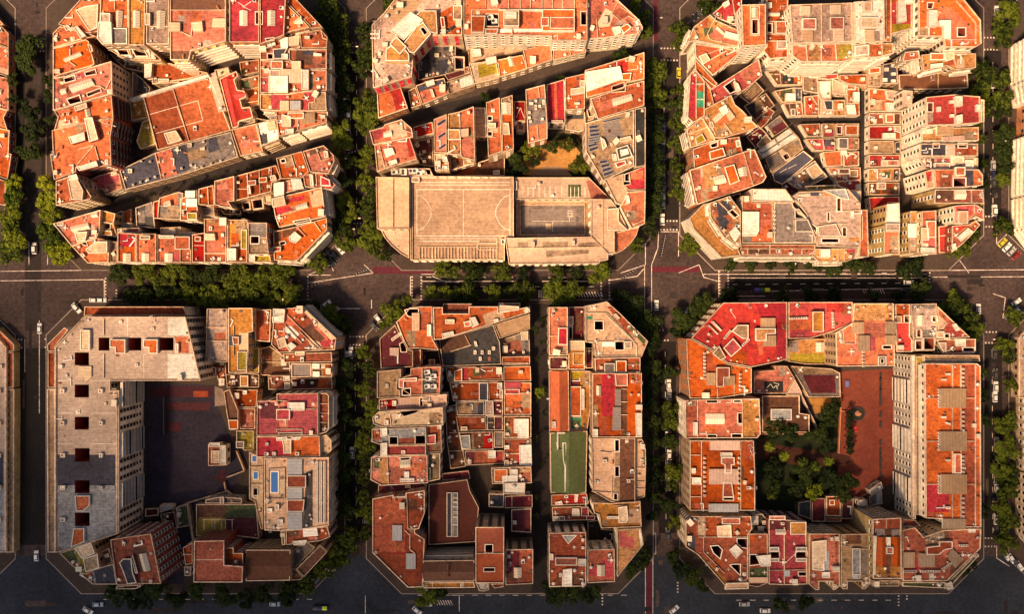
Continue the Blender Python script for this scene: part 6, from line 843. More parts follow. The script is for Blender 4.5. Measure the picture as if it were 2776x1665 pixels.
# ================================================================ block G (lower right, with the garden court)
TS = lambda x, y, x2, y2: 'H:1.3:t:0 %g %g %g %g %g %g %g %g' % (x, y, x2, y, x2, y2, x, y2)
for a in [
 ('G1', 'red painted corner roof with tan huts and a tilted square well', 22, 'x', 'o', '9 31 32 5.5 78 5 78 46 72 48 52 52 35 49 24 39.5', ['p:x 9 31 32 6 78 6 78 15 40 22 24 39', 'p:R 55 6 78 6 78 17 60 20', 'p:R 70 24 78 24 78 46 70 47', 'h:1.4:t 38 26 42 21.5 50 21.5 50 31.5 46 31.5', 'h:1.6:R 32 38 39 31 45 38 37.5 44.5', TS(59, 16.5, 69.5, 24), 'h:2:y 55 24 69.5 24 69.5 28 63 28 63 33 55 33', TS(61, 29, 70, 37), 'p:k 56 33 60 33 61 43 58 43', 'L 37 11 41 17', 'L 23 19 30 26', 'L 21 22 28 28', 'h:.9:w 21 21.5 22 21.5 28.5 28 27.5 28.5', 'h:.9:w 24 19 25 19 31 25.5 30 26', 'r:6:v 33 31 37 26', 'r:5:v 46 36 50 32'], .35),
 ('G1', 'peach orange roof with L shaped hut, left avenue side', 22.3, 'o', 'o', '5.5 31.5 9 31.5 24 40 35 49.5 52.5 52.5 52.5 70.5 40 72.5 28 74.5 8 74.5 6.5 60', ['h:1.4:t 24 42 29 36.5 34 45 30 47', 'h:2:K 27 52 36.5 52 36.5 59.5 32.5 59.5 32.5 66 27 66', TS(20, 56, 26.5, 65), TS(33, 58, 40.5, 65), 'r:8:v 18.5 42 18.5 60', 'r:5:v 44 57 44 68', 'l 28 67 28 74', 'l 40 65 40 73', 'l 6 60 9 60'], .3),
 ('G1', 'red roof with tall ochre cabin, top of the lower right block', 22.1, 'x', 'o', '79 5 125 5 125 20 112 26 94 31.5 79 31.5', ['p:o 79.5 18 95 18 95 25 79.5 25', 'h:2.2:y 96 12 104 12 104 26.5 96 26.5', 'r:8:v 80 17 92 16.5', 'r:6:v 110.5 13 111 23', 'p:R 79.5 26 95 25 94 31 79.5 31'], .3),
 ('G1', 'sunken mustard roof with a white glazed cabin', 9, 'y', 'c', '79 33 97 31.5 105.5 31.5 106 50 92 50 79 48', ['c:g:0 79.5 34 86 33 86 41 79.5 41', 'g 99 34 105 34 105 41 99 41', 'p:m 80 42 105 42 105 49 80 48'], .2),
 ('G1', 'orange roof with tan sheds around a pentagon terrace', 24, 'o', 'c', '126 6 154.5 6 155.5 51 113.5 51.5 113 27 125 20', ['p:y 126 6.5 154 6.5 154 18.5 126 18.5', 'p:K 134 20 150 20 149 30 141 31 141 40 137 40 134 30', 'p:R 137 30 141 30 141 40 137 40', TS(125, 19.5, 133, 28), TS(129.5, 29, 137.5, 40.5), TS(149, 19, 156, 28), TS(149, 29, 156, 36), 'l 118 25 124 21 127.5 29 127 35 119 35 118 25', 'r:6:v 116 27 117 34', 'w:4 146.5 36.5 152.5 36.5 152.5 38.5 146.5 38.5', 'r:5:v 132.5 41 132.5 51', 'h:.8:g 143 44 149 44 149 51 143 51', 'h:.8:w 144.5 45.5 147.5 45.5 147.5 49.5 144.5 49.5'], .35),
 ('G1', 'rust roof above a scarlet one, near the top right corner', 21, 'x', 'c', '155.7 6.5 166.3 6.5 166.3 30 168 32 168 41 156.5 41', ['p:O 156 7 166 7 166 20 156 20', 'h:1:t 155 15 160 15 160 20 155 20', 'w:6 162 15 166 15 166 19.5 162 19.5', 'l 156 20 166 20'], .4),
 ('G1', 'lilac grey roof with glass huts and plant wells', 21.2, 'g', 'c', '166.8 6.5 185.5 6 185.5 30 183.5 40 168.5 40.5 168.5 30', ['p:p 168 10 185 10 185 25 168 25', 'w:6 182 15.5 185 15.5 185 19 182 19', 'g 172 14.5 177 14.5 177 22 172 22', 'w:6 171 25 173.5 25 173.5 30 171 30', 'w:6 170 33 174.5 33 174.5 39 170 39', 'w:6 176 31 183 31 183 39 176 39', 'l 175 26 175 40', 'l 169 31 184 31'], .8),
 ('G1', 'chamfer terraces with beige awning and dark red floor', 19, 'O', 'c', '186 8 209.5 30.5 186 31.5', ['p:e 187 14.5 193 20 190 25 186.5 25', 'p:r 193 22 196 19 205 29 204 31 196 31 192 28', 'h:1:w 196.5 21 199 20.5 202 25 199.5 26', 'w:5 191 28 194 28 194 31 191 31', 'l 187 25 193 20', 'h:1:e 185.5 26 190.5 26 190.5 30.5 185.5 30.5'], .7),
 ('G1', 'terracotta lower roof with a white pergola and black slot', 16, 'K', 'c', '185.5 32 213.5 31.5 213.5 40.5 212 42 190 42.5', ['h:1:w 198 31.5 206 31.5 206 37 199 37', 'w:6 204 38 212 38 212 40.5 204 40.5', 'h:1.2:p 186 34 192 34 192 41 190 41'], .7),
 ('G2', 'long orange right hand building with four tan double sheds', 23, 'o', 'w', '177 -21 214.5 -21 217 -19 217.5 97 200 97 190 91 177.5 90.5',
   ['p:K 203 -20 214 -20 214 96 203 96', 'p:o 197 -20 203 -20 203 96 197 96', TS(188, -3, 206.5, 11), TS(188, 28, 207, 42), TS(188.5, 59, 207, 73), TS(190, 91, 206.5, 98), 'p:R 178 66 194 66 194 86 178 86', 'l 213.5 -20 213.5 96', 'l 182 -21 197 -19.5', 'l 197 -20 197 -3', 'l 203 -20 203 -3', 'l 197 11 197 28', 'l 203 11 203 28', 'l 197 42 197 59', 'l 203 42 203 59', 'l 197 73 197 91', 'l 203 73 203 91', 'l 178 4 188 4', 'l 178 35 188 35', 'l 178 66 188 66', 'r:7:v 187 -2 187 10', 'r:7:v 187 29 187 41', 'r:7:v 187 60 187 72', 'r:5:v 204.5 -17 204.5 -5', 'r:5:v 204.5 14 204.5 27', 'r:5:v 204.5 46 204.5 57', 'r:5:v 204.5 76 204.5 89', 'l 206.5 4 213 4', 'l 207 35 213 35', 'l 207 66 213 66', 'h:.9:k 192 -14 195 -14 195 -12.6 192 -12.6', 'h:.9:k 189 -10 192 -10 192 -8.6 189 -8.6', 'h:.9:k 189 17 192 17 192 18.4 189 18.4', 'h:.9:k 192 21 195 22 195 23.4 192 22.4', 'h:.9:k 192 48 195 48 195 49.4 192 49.4', 'h:.9:k 192 82 195 82 195 83.6 192 83.6', 'h:1.2:k 198 44 203 44 203 58 198 58',
    'a:19:m 170.5 -26 176 -26 176 88 170.5 88', 'a:20:t 176 -27 216 -27 216.5 -22.5 176.5 -22'], .25, 1, 2),
 ('G2', 'tall narrow slab with white and grey glazed court facade', 20, 'w', 'l', '167 -27 170 -27 170.4 91 168 91', [], 0, 1, 2),
 ('G2', 'chamfered corner roof with tan sheds and low vents, lower right', 22, 'K', 'c', '160.7 99 170 97 176 104 190 99 217.5 98 217 112 193 135.5 161 135.5', ['p:t 177 99 190 97.5 192 107.5 184 109 177.5 111', 'p:g 174 96 182 97 177 104', TS(161.5, 115, 169.5, 126), 'H:1.3:t:0 173 115.5 184 117 184 125.5 173 125.5', 'H:1.3:t:0 193 117 197 112.5 204.5 120 199 126', 'h:1.6:K 178 111 187 110 187 107 196.5 107 196.5 112 191 113 187 116.5 178 116.5', 'r:8:v 162 128.5 170 128.5', 'r:8:v 174 128.5 187 128.5', 'r:6:v 190 127 195 123', 'h:.8:w 208 98 213 98 213 100.5 208 100.5', 'h:.8:w 180 130 183 130 183 134.5 180 134.5', 'r:4:v 202 110 207 110', 'p:n 162 137 190 137 192 138 162 138'], .5),
 ('G2', 'overgrown front terrace wrapping the lower right corner', 16, 'n', 'c', '160.7 136.3 193.5 136.3 214 115.5 216 117 194 141 160.7 139.5', ['l 161 136.5 193 137'], 1.5),
 ('G2', 'small rust roof behind the mansard pair', 18, 'K', 'c', '160.7 91 170 91.5 174 96 160.7 98', ['p:p 161 95.5 169 95.5 170 98 161 98'], .3),
 ('G2', 'tall narrow house with twin orange tile slopes and cream side wall', 28, 'b', 'y', '139.3 91 160 90 160.3 134 139.7 134', ['p:K 139.5 91 160 90.5 160 97 139.5 98', 'l 149.5 91 149.5 98', 'G:O:1.5 142 104 150 104 150 125 142 125', 'G:O:1.5 153.5 104 160 104 160 125 153.5 125', 'c:g:0 141 98 148 98 148 103 141 103', 'c:g:0 153 98.5 159.5 98.5 159.5 103 153 103', 'h:1.6:k 149 111 154 111 154 116 149 116', 'h:1:w 149 104 152 104 152 111 149.5 111', 'p:y 142 125 149 125 149 133 142 133', 'p:y 152 125 159 125 159 133 152 133', 'h:1.6:w 139.7 103 142 103 141 131 139.7 131'], .3, 0, 2),
 ('G2', 'small grey brown planted ledge between the tower house and the street', 17, 't', 'c', '139 135 158.5 135 158.5 139.5 139.5 139.5', [], .8),
 ('G2', 'olive grey roof with long ribbed white skylight', 22, 't', 'y', '116.7 102 137 101.5 137.7 137.5 134 141.5 131.7 141.5 131.7 136 121.5 136 121.5 141.5 118 141.5 116.7 139', ['c:l:1 124.5 112 130.5 112 130.5 134 124.5 134', 'h:1:l 124.5 112 130.5 112 130.5 131 124.5 131', 'l 124 112 138 113', 'l 116.7 110 122 111', 'p:g 131 113 138 113 138 128 131 128'], .6),
 ('G2', 'rust roof with cream panels and a slate skylight strip', 22.2, 'K', 'y', '94 101.5 115.7 101.5 116 139 112.5 142 110.8 142 110.8 136 101 136 101 142 98 142 93.5 138', ['h:1:c 96 107 106 106 106 121 104.5 121 104.5 128 96 127.5', 'c:c:0 96 107 106 106 106 114 96 114', 'c:l:1 104.5 114 108 114 108 133 104.5 133', 'h:.8:w 103 129 108.5 129 108.5 133 103 133'], .6),
 ('G2', 'deep crimson double roof with four slanted white shafts', 20, 'u', 'r', '64.7 91 77 91.5 91.5 92.5 92.5 138 76 138.5 64.7 138', ['p:R 65 99 92 99 92 138 65 138', 'h:1:k 65 88.5 76.5 88.5 76.5 91.5 65 91.5', 'h:1.2:y 80 93 91.5 93 91.5 102 80 102', 'g 70 98.5 77 98.5 77 102.5 70 102.5', 'w 66 114.5 72 114.5 72 118.5 66 118.5', 'w 84 114.5 92 114.5 92 118.5 84 118.5', 'h:1:l 65 111 72 111 72 114 65 114', 'h:1:l 84 111 92 111 92 114 84 114', 'h:1:l 65 119 72 119 72 121.5 65 121.5', 'h:1:l 84 119 92 119 92 121.5 84 121.5', 'l 76 97 76 138', 'L 86 114 76 123', 'H:.8:l:1 75.5 128 80 128 80 132.5 75.5 132.5', 'w:5 86 129 92 129 92 131.5 86 131.5', 'l 65 128 92 127.5'], .3),
 ('G2', 'rust square roof with green mat and white awning', 20.4, 'K', 'c', '50.3 101.5 64 101.5 64.3 137 57 140 50.3 139', ['p:n 50.5 126.5 64 125.5 64 132.5 50.5 132.5', 'w:7 51 116.5 56 116.5 59 123 51 124', 'h:1:w 55.5 117.5 66 116.5 66 124.5 59 125', 'H:.8:e:1 50.3 133 64 133 64 137 50.3 137'], .3),
 ('G2', 'green edged dark roof slot above the rust square roof', 14, 'd', 'w', '53.5 88 60 87 64 92 64 100.5 53.5 100.5', ['p:n 54 96 64 96 64 100 54 100', 'h:1:w 52.5 89 57 88.5 57 95 52.5 95', 'h:1:w 60 92 63 92 63 95 60 95'], .8),
 ('G2', 'orange corner roof with three tapering white shafts', 21, 'K', 'c', '13.5 89 52 89 53 98 50 102 49.8 134 44 137 34 140 14 117 5 111 5 92 9 89', ['h:1.2:k 31 90 44 90 44 94.5 31 94.5', 'p:O 20 90 31 90 31 103 20 103', 'p:O 32 95 52 92 52 101 38 103', 'h:1.4:c 27.5 96 37.5 95 38 104 28 104', 'w 23 110.5 28 110 31 113 29.5 119 25 115', 'w 42 105 49 105 49 111.5 45 111 42 108', 'w 37 124 39 123.5 44 123.5 44 131 41 128', 'h:1.2:w 36 113 41 109 46 114 41 119.5', 'p:y 5 115 13 114 37 137 34 140', 'p:s 6 104 12 104 12 113 5.5 112', 'l 19 90 19 104 14 104', 'l 18 104 18 115 33 130', 'p:c 13.5 90 19 90 19 103 14 103', 'h:1.2:e 34 137 50 136.5 50 141 33 141.5', 'l 19 104 50 104'], .8),
 ('G2', 'long symmetric orange roof with grey ribbed sheds on both axes', 22, 'O', 'c', '8 34.5 54 34.5 55 58 55 85 8 85', ['l 16.5 35 16.5 85', 'l 44.7 35 44.7 85', 'p:O 17 35 44 35 44 85 17 85', 'H:1.3:p:0 22.5 34.5 44 34.5 44 41.5 22.5 41.5', 'H:1.3:p:0 22 55 43 55 43 66 22 66', 'H:1:l:0 21.5 80 43 80 43 86 21.5 86', 'h:1.2:K 30.5 46.5 40 46.5 40 52 38 52 38 58 33 58 33 52 30.5 51', 'h:1.2:K 32 64 38 64 39.5 75 31.5 75', 'h:.8:w 30 43 38.5 43 38.5 46 30 46', 'w:6 32 75.5 39 75.5 39 77 32 77', 'h:1:w 9.5 61 16 61 16 66 9.5 66', 'r:9:v 18.5 47 18.5 74', 'r:9:v 43.3 47 43.3 76', 'l 8 61 16 61', 'l 8 75 16 75', 'l 8 45 16 45', 'p:K 45.5 35 53 35 53 48 45.5 48'], .3),
 ('G1', 'salmon roof with ochre right wing and wide ribbed skylight', 22.4, 'k', 'w', '4.5 76 10 75.5 58 74.5 59 100 56.5 103 5 103', ['p:y 46.5 76 58.5 75.5 58.5 90 46.5 90', 'p:y 46.5 90.5 57 90.5 57 102 46.5 102', 'g 19.5 85.5 33 85.5 33 93 19.5 93', 'w 20 75.7 27.5 75.7 27.5 77.3 20 77.3', 'w 39.5 75.7 44.5 75.7 44.5 77 39.5 77', 'w 38 100 45 100 45 102.3 38 102.3', 'w 20.5 100.5 27 100.5 27 102.5 20.5 102.5', 'w 42.5 85 45.5 85 45.5 92 42.5 92', 'l 13.7 76 13.7 103', 'p:K 5.5 77 13 77 13 88 5.5 88', 'h:1:w 10.5 91.5 13.5 91.5 13.5 101 10.5 101', 'l 46 76 46 103'], .4)]:
    B(*a[:7], clutter=a[7], bal=0 if 'glazed' in a[1] else (a[8] if len(a) > 8 else 0), win=a[9] if len(a) > 9 else 0, bays=1 if 'glazed court' in a[1] else 0)
for a in [
 ('G1', 'pink roof terrace with a black rectangular skylight full of white shapes', 7, 'k', 'c', '54 55 69 54 69 51 78 51 83.5 60 77 71 54 71', ['p:q 61.5 62 75 62 75 69.5 61.5 69.5', 'L 63 67 66 64 68 67 70 65 71 68', 'L 68 63 72 64 71 66', 'h:.5:x 56.5 68 58.5 68 58.5 70 56.5 70'], .5, 'building'),
 ('G1', 'pleated paper like pink roof fan in the court', 6.5, 'p', 'c', '83.5 60.5 88.5 70 88.5 72 77 72', ['c:p:0 83.5 60.5 88.5 72 77 72'], 0, 'building'),
 ('G1', 'stone walled sunken red play court', 4, 'g', 'c', '80 51 110 53 116 56 116.5 73.5 93 73.5 89 66', ['p:u 89 57.5 112 57.5 113 70.5 95 70.5', 'p:t 80 51 114 55 114 57 88 57'], .1, 'play_court'),
 ('G1', 'brown brick hall with a chequered glass skylight', 7, 'b', 'r', '60 72.5 87 72.5 87 85 94 86 94 99 60 99', ['h:.7:l 66 82 81 82 81 90 66 90', 'c:w:1 66 82 81 82 81 90 66 90', 'p:b 60 73 87 73 87 99 60 99'], .1, 'building'),
 ('G2', 'dark slate shed at the garden foot, leftmost of the five', 5, 'd', 'b', '86 79 95 77.5 95.3 91.5 86 88', [], .1, 'shed'),
 ('G2', 'maroon shed roof at the garden foot', 5.3, 'u', 'b', '95.7 76 105.5 76 105.5 93 95.7 93', [], 0, 'shed'),
 ('G2', 'rust shed roof with low hatch at the garden foot', 5.6, 'O', 'b', '106 74.5 116.5 74.5 116.5 89 106 89', ['h:.8:O 108 77 112 77 112 81 108 81'], .2, 'shed'),
 ('G2', 'purple grey shed roof next to the rust shed', 5.1, 'g', 'b', '117 77 126 76 125 91 117 91', ['p:u 117 78 125 78 125 90 117 90'], .3, 'shed'),
 ('G2', 'red brick ledge below the rust shed', 4, 'O', 'b', '106 90 117 90 117 93 106 93', [], 0, 'shed'),
 ('G2', 'turquoise glass canopy beside the black court pit', 5, 'l', 'w', '137 70 145.5 64 147 69 138 74', ['c:l:0 137 70 145.5 64 147 69 138 74'], 0, 'glass_canopy'),
 ('G2', 'grey glazed passage roof under the turquoise canopy', 4, 'g', 'b', '137 75 146 70 146.5 80 137 82', ['c:l:0 142 72 146 70 146.5 80 142 81'], .2, 'building'),
 ('G2', 'small white cabin roof on the tall narrow house corner', 6, 'w', 'w', '129 77 135.5 77 136 82 129.5 82', [], 0, 'shed')]:
    B(*a[:7], clutter=a[7], name=a[8], cat={'play_court': 'play court', 'glass_canopy': 'canopy'}.get(a[8], a[8]))
# ================================================================ far right row across the avenue, mostly outside the photo
for a in [
 ('S', 'cream balconied corner block at the right edge, uppermost', 24, 'y', 'w', '2818 82 2840 70 2980 70 2980 262 2825 262 2815 200', [], .3, 1),
 ('S', 'red brick block at the right edge with rows of windows', 22, 'O', 'o', '2830 265 2980 265 2980 350 2826 350', [], .3, 0),
 ('S', 'cream block with tall bay balconies at the right edge', 24, 'y', 'w', '2824 352 2980 352 2980 520 2820 520', [], .3, 1),
 ('S', 'cream chamfered block with curved balconies at the right edge', 23, 'e', 'w', '2820 522 2980 522 2980 705 2890 705 2820 610', [], .3, 1),
 ('S', 'peach corner roof with orange edge at the lower right edge', 6.5, 'e', 'c', '2762 915 2800 870 2900 870 2900 1080 2762 1080', ['p:p 2768 915 2900 885 2900 1076 2768 1076'], .2, 0),
 ('S', 'brown mid height block behind trees at the right edge', 17, 'K', 'c', '2810 1083 2980 1083 2980 1290 2810 1290', [], .2, 0),
 ('S', 'cream windowed block at the lower right edge', 20, 'y', 'c', '2818 1297 2980 1297 2980 1560 2890 1560 2818 1475', [], .2, 0)]:
    B(*a[:7], clutter=a[7], bal=a[8])
# ================================================================ ground, streets, courts
def sheet(name, fr, s, z, m, kind='structure', label=None):
    mb = MB(); q = ccw([W(p, z) for p in P(fr, s)]); mb.cap(q, z, m); o = mb.build(name); tag(o, label, None, None, kind); return o
M_ASPH = worn('asphalt', (.072, .048, .044), big=.03, amt=.75, vary=0)
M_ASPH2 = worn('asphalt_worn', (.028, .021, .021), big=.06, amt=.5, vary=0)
M_PAVE = worn('pavement', (.062, .043, .034), big=.06, amt=.4, vary=0)
M_KERB = worn('kerb', (.3, .24, .2), amt=.3)
M_LINE = worn('road_paint', (.75, .62, .55), big=.3, amt=.6, vary=0)
M_BIKE = worn('bike_lane', (.10, .018, .028), amt=.3, vary=0)
g = MB(); g.cap([(-1500, -1500), (1500, -1500), (1500, 1500), (-1500, 1500)], 0, M_ASPH); tag(g.build('road'), kind='structure')
def block_pavement(x0, y0, x1, y1, c):
    p = [W(q, .14) for q in ((x0 + c, y0), (x1 - c, y0), (x1, y0 + c), (x1, y1 - c), (x1 - c, y1), (x0 + c, y1), (x0, y1 - c), (x0, y0 + c))]
    p = ccw(p); mb = MB(); mb.walls(p, 0, .14, M_KERB); q = inset(p, .3); mb.cap(q, .14, M_PAVE)
    for i in range(8):
        j = (i + 1) % 8; mb.face([(*p[i], .14), (*p[j], .14), (*q[j], .14), (*q[i], .14)], M_KERB)
    tag(mb.build('pavement'), kind='structure')
XS = [(-760, 42), (124, 936), (992, 1772), (1842, 2668), (2734, 3500)]
YS = [(-900, -140), (-75, 734), (812, 1612), (1688, 2450)]
for a, b in XS:
    for c, d in YS: block_pavement(a, c, b, d, 96)
sheet('side_street', 'A3', '55 84 130 58 186 43 240 30 262 22 262 40 240 47 205 56 160 66 130 73 100 84 58 98', .150, M_ASPH2)
sheet('side_street', 'A4', '20 43 60 31 100 22 146 8 146 16 100 32 60 40 25 55', .156, M_ASPH2)
sheet('side_street', 'B1', '6 94 60 80 120 66 170 49 216 33 218 41 172 58 120 73 60 89 6 104', .151, M_ASPH2)
sheet('side_street', 'E1', '129 4 142 4 142 150 129 150', .152, M_ASPH2)
sheet('side_street', 'E2', '129 70 143 70 143 149 129 149', .158, M_ASPH2)
sheet('side_street', 'C1', '127.5 60 134 60 134 150 127.5 150', .153, M_ASPH2)
sheet('side_street', 'C1', '74 83 128 83 128 88 80 89', .159, M_ASPH2)
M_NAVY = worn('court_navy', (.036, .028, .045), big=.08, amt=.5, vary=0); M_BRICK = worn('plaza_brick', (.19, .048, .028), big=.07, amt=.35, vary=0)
M_EARTH = worn('play_earth', (.42, .21, .06), big=.1, amt=.4, vary=0); M_SOIL = worn('soil', (.035, .03, .02), amt=.5, vary=0); M_LAWN = worn('lawn', (.014, .020, .007), amt=.5, vary=0)
M_REDC = worn('court_red', (.085, .022, .026), amt=.4, vary=0)
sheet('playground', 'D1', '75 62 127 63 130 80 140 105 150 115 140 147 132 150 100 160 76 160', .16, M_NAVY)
sheet('playground', 'D1', '78 64 126 64 126 72 78 72', .175, worn('court_maroon', (.06, .018, .026), amt=.4, vary=0))
sheet('playground', 'D1', '90 76 124 76 123 82 90 81.5', .185, M_REDC); sheet('playground', 'D1', '90 91 102 91 102 97.5 91 97.5', .186, M_REDC)
sheet('playground', 'D1', '111 67.5 122 67.5 122 72 111 72', .195, worn('court_orange', (.3, .07, .035), amt=.3, vary=0))
sheet('playground', 'D2', '127 59 131 59 131 55 135 55 135 65 131 65 131 62.5 127 62', .187, M_REDC)
sheet('alley', 'D2', '89 100 107 98 111 108 104 113 104 140 92 140', .17, M_NAVY)
sheet('path', 'D1', '127 64 133 66 136 78 127 79', .18, worn('stone', (.3, .22, .17), amt=.4, vary=0))
sheet('plaza', 'G1', '116 55 157 53 158 134 142 140 124 176 108 176 116 110', .17, M_BRICK)
sheet('garden', 'G1', '56 98 118 84 118 176 56 190', .16, M_LAWN)
sheet('path', 'G1', '57 101 70 108 110 113 124 116 122 121 100 125 60 118 56 118', .18, worn('garden_path', (.06, .02, .014), amt=.4, vary=0))
sheet('path', 'G1', '93 74 116 74 116 79 98 85.5', .18, M_EARTH)
sheet('garden', 'B1', '108 118 125 110 150 103 160 102 178 140 178 137 110 137', .16, M_LAWN)
sheet('play_ground_earth', 'B1', '121 126 125 118 133 113 142 109 152 108 162 112 168 120 171 130 160 133 150 129 137 131 131 136 122 135', .18, M_EARTH)
sheet('garden_terrace', 'B1', '129 136 131 132 137 129 146 128.5 155 130 160 136', .2, worn('terrace_tan', (.3, .2, .13), amt=.3, vary=0))
# ---- painted lines, one object per marking
def line(fr, s, wd=.32, name='road_marking', z=.008, m=None):
    mb = MB(); q = [W(p, z) for p in P(fr, s)]
    for a, b in zip(q[:-1], q[1:]):
        dx, dy = b[0] - a[0], b[1] - a[1]; l = math.hypot(dx, dy)
        if l < .01: continue
        nx, ny = -dy / l * wd / 2, dx / l * wd / 2
        mb.face([(a[0] - nx, a[1] - ny, z), (b[0] - nx, b[1] - ny, z), (b[0] + nx, b[1] + ny, z), (a[0] + nx, a[1] + ny, z)], m or M_LINE)
    tag(mb.build(name), kind='structure')
def dashes(fr, s, on, off, wd=.3, z=.009, name='road_marking'):
    a, b = [W(p, z) for p in P(fr, s)]; L_ = math.dist(a, b); ux, uy = (b[0] - a[0]) / L_, (b[1] - a[1]) / L_; t = 0; mb = MB()
    while t < L_ - on * .5:
        x0, y0 = a[0] + ux * t, a[1] + uy * t; x1, y1 = x0 + ux * on, y0 + uy * on; nx, ny = -uy * wd / 2, ux * wd / 2
        mb.face([(x0 - nx, y0 - ny, z), (x1 - nx, y1 - ny, z), (x1 + nx, y1 + ny, z), (x0 + nx, y0 + ny, z)], M_LINE); t += on + off
    tag(mb.build(name), kind='structure')
def dots(fr, s): dashes(fr, s, .55, .75, .6, .012, 'crosswalk')
for s in ['F 22 101 50 101', 'F 22 123 50 123', 'F 96 100 125 100', 'F 96 123 125 122', 'F 828 103 864 103', 'F 828 126 864 126', 'F 1597 116 1637 116', 'F 1597 145 1637 145', 'F 2378 90 2415 90', 'F 2378 119 2415 119',
          'F 842 370 866 363', 'F 855 540 885 540', 'F 868 560 885 560', 'F 255 672 255 730', 'F 281 700 281 730', 'F 717 695 717 740', 'F 744 668 744 740', 'F 996 668 996 735', 'F 1018 668 1018 735', 'F 1453 675 1453 736', 'F 1473 660 1473 738', 'F 1739 655 1739 718', 'F 1760 655 1760 710', 'F 2247 650 2247 690',
          'F 845 814 898 814', 'F 845 834 898 834', 'F 1596 534 1640 534', 'F 1596 555 1640 555', 'F 1563 798 1607 798', 'F 1590 823 1617 823', 'F 2366 523 2410 523', 'F 2382 548 2410 548', 'F 2366 829 2410 829', 'F 2383 803 2410 803', 'F 35 821 53 821', 'F 35 841 53 841', 'F 108 820 130 820', 'F 108 840 130 840',
          'F 1638 1408 1638 1440', 'F 2342 1302 2408 1302', 'F 2342 1322 2408 1322', 'F 2172 1425 2172 1465', 'F 2192 1425 2192 1455', 'F 1456 1400 1456 1470']:
    fr, c = s.split(' ', 1); dots(fr, c)
for s in ['0 656 240 653', '0 679 250 676', '760 746 870 746', '1018 663 1060 663', '1018 680 1450 680', '1700 663 2240 663', '1765 672 2240 672', '2250 654 2475 652', '2250 670 2475 669', '40 460 40 540', '37 130 37 400', '124 130 124 400', '898 725 898 746', '992 668 992 740', '1737 652 1737 720', '1596 560 1640 560', '1640 560 1640 620', '1558 640 1558 770', '1575 640 1575 770 1590 795', '1575 640 1590 600 1592 560', '1850 704 2240 696', '1755 716 1850 716', '850 841 899 841',
          '800 665 745 665 800 640 806 655', '800 740 770 765', '880 640 902 660 760 682 745 682', '1050 660 1075 640 1100 655', '1045 668 1080 682 1110 682', '1500 660 1560 640 1560 560 1580 545', '1470 678 1540 668 1556 650', '1640 660 1690 640 1700 668', '1700 670 1735 680', '2320 630 2342 660', '2409 510 2409 590 2440 560', '2400 710 2430 720 2424 770 2450 740', '252 676 252 730', '256 730 230 730', '70 585 70 640', '115 585 115 640', '2409 1320 2409 1350 2440 1370', '1560 1300 1560 1484', '1578 1300 1578 1484', '1575 1290 1585 1290 1585 1340 1572 1340 1575 1290', '1110 1480 1110 1440 1090 1440', '95 775 95 1000', '60 820 60 900', '883 1440 883 1484']:
    line('F', s, .28)
for s in ['130 1440 0 1440'][:0]: pass
for s in ['F 35 130 35 430', 'F 124 405 124 520', 'F 862 150 862 600', 'F 858 850 862 1330', 'F 1605 160 1605 520', 'F 1608 850 1610 1290', 'F 2400 150 2400 520', 'F 2398 850 2400 1290', 'F 1770 688 2230 684', 'F 1030 693 1440 693', 'F 1770 663 2230 660', 'F 1030 670 1450 671', 'F 300 700 700 700', 'F 1010 1440 1540 1440', 'F 1780 1452 2160 1452', 'F 250 1450 750 1450', 'F 1318 800 1318 1400']:
    fr, c = s.split(' ', 1); dashes(fr, c, 2.2, 3.4, .22)
for s in ['F 1210 728 1232 742'][:0]: pass
for k in range(9): line('F', '%d 706 %d 718' % (1395 + k * 7, 1401 + k * 7), .35)
for k in range(5): line('F', '%d 702 %d 720' % (1303 + k * 5, 1303 + k * 5), .4)
for k in range(9): line('F', '%d 700 %d 710' % (2085 + k * 6, 2090 + k * 6), .3)
for k in range(14): line('F', '%d 1452 %d 1464' % (1010 + k * 6, 1016 + k * 6), .3)
for k in range(3): line('F', '%d 1378 %d 1400' % (1303 + k * 6, 1303 + k * 6), .5)
for s in ['901 645 1048 645 1048 662 901 662', '1572 645 1690 645 1690 658 1572 658', '1562 1300 1576 1300 1576 1484 1562 1484', '1580 -5 1590 -5 1590 100 1580 100']:
    sheet('bike_lane', 'F', s, .005, M_BIKE)
sheet('worn_asphalt', 'F', '60 140 100 140 100 800 60 800', .004, worn('asphalt_pale', (.036, .026, .024), amt=.4, vary=0))

M_SHADE = worn('asphalt_shaded', (.016, .012, .011), amt=.5, vary=0); M_BLUE = worn('asphalt_bluish_shade', (.030, .034, .046), amt=.6, vary=0)  # darkened asphalt tones: street shade put into the colour
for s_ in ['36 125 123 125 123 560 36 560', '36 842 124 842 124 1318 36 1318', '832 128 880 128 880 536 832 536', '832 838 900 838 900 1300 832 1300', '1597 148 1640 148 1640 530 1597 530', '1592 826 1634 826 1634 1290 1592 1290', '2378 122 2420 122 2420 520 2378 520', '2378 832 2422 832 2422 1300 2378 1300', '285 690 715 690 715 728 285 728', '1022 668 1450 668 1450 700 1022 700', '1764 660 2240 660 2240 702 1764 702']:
    sheet('avenue_shade_sheet', 'F', s_, .0036, M_SHADE)  # dark strips painted where the avenues lie in shade
sheet('avenue_shade_sheet', 'F', '-60 1345 2535 1345 2535 1600 -60 1600', .0034, M_BLUE)  # bottom street: bluish shade painted as a sheet
rp = random.Random(21); M_P1 = worn('asphalt_patch_dark', (.03, .022, .021), amt=.5, vary=.3); M_P2 = worn('asphalt_patch_pale', (.075, .052, .045), amt=.5, vary=.3)
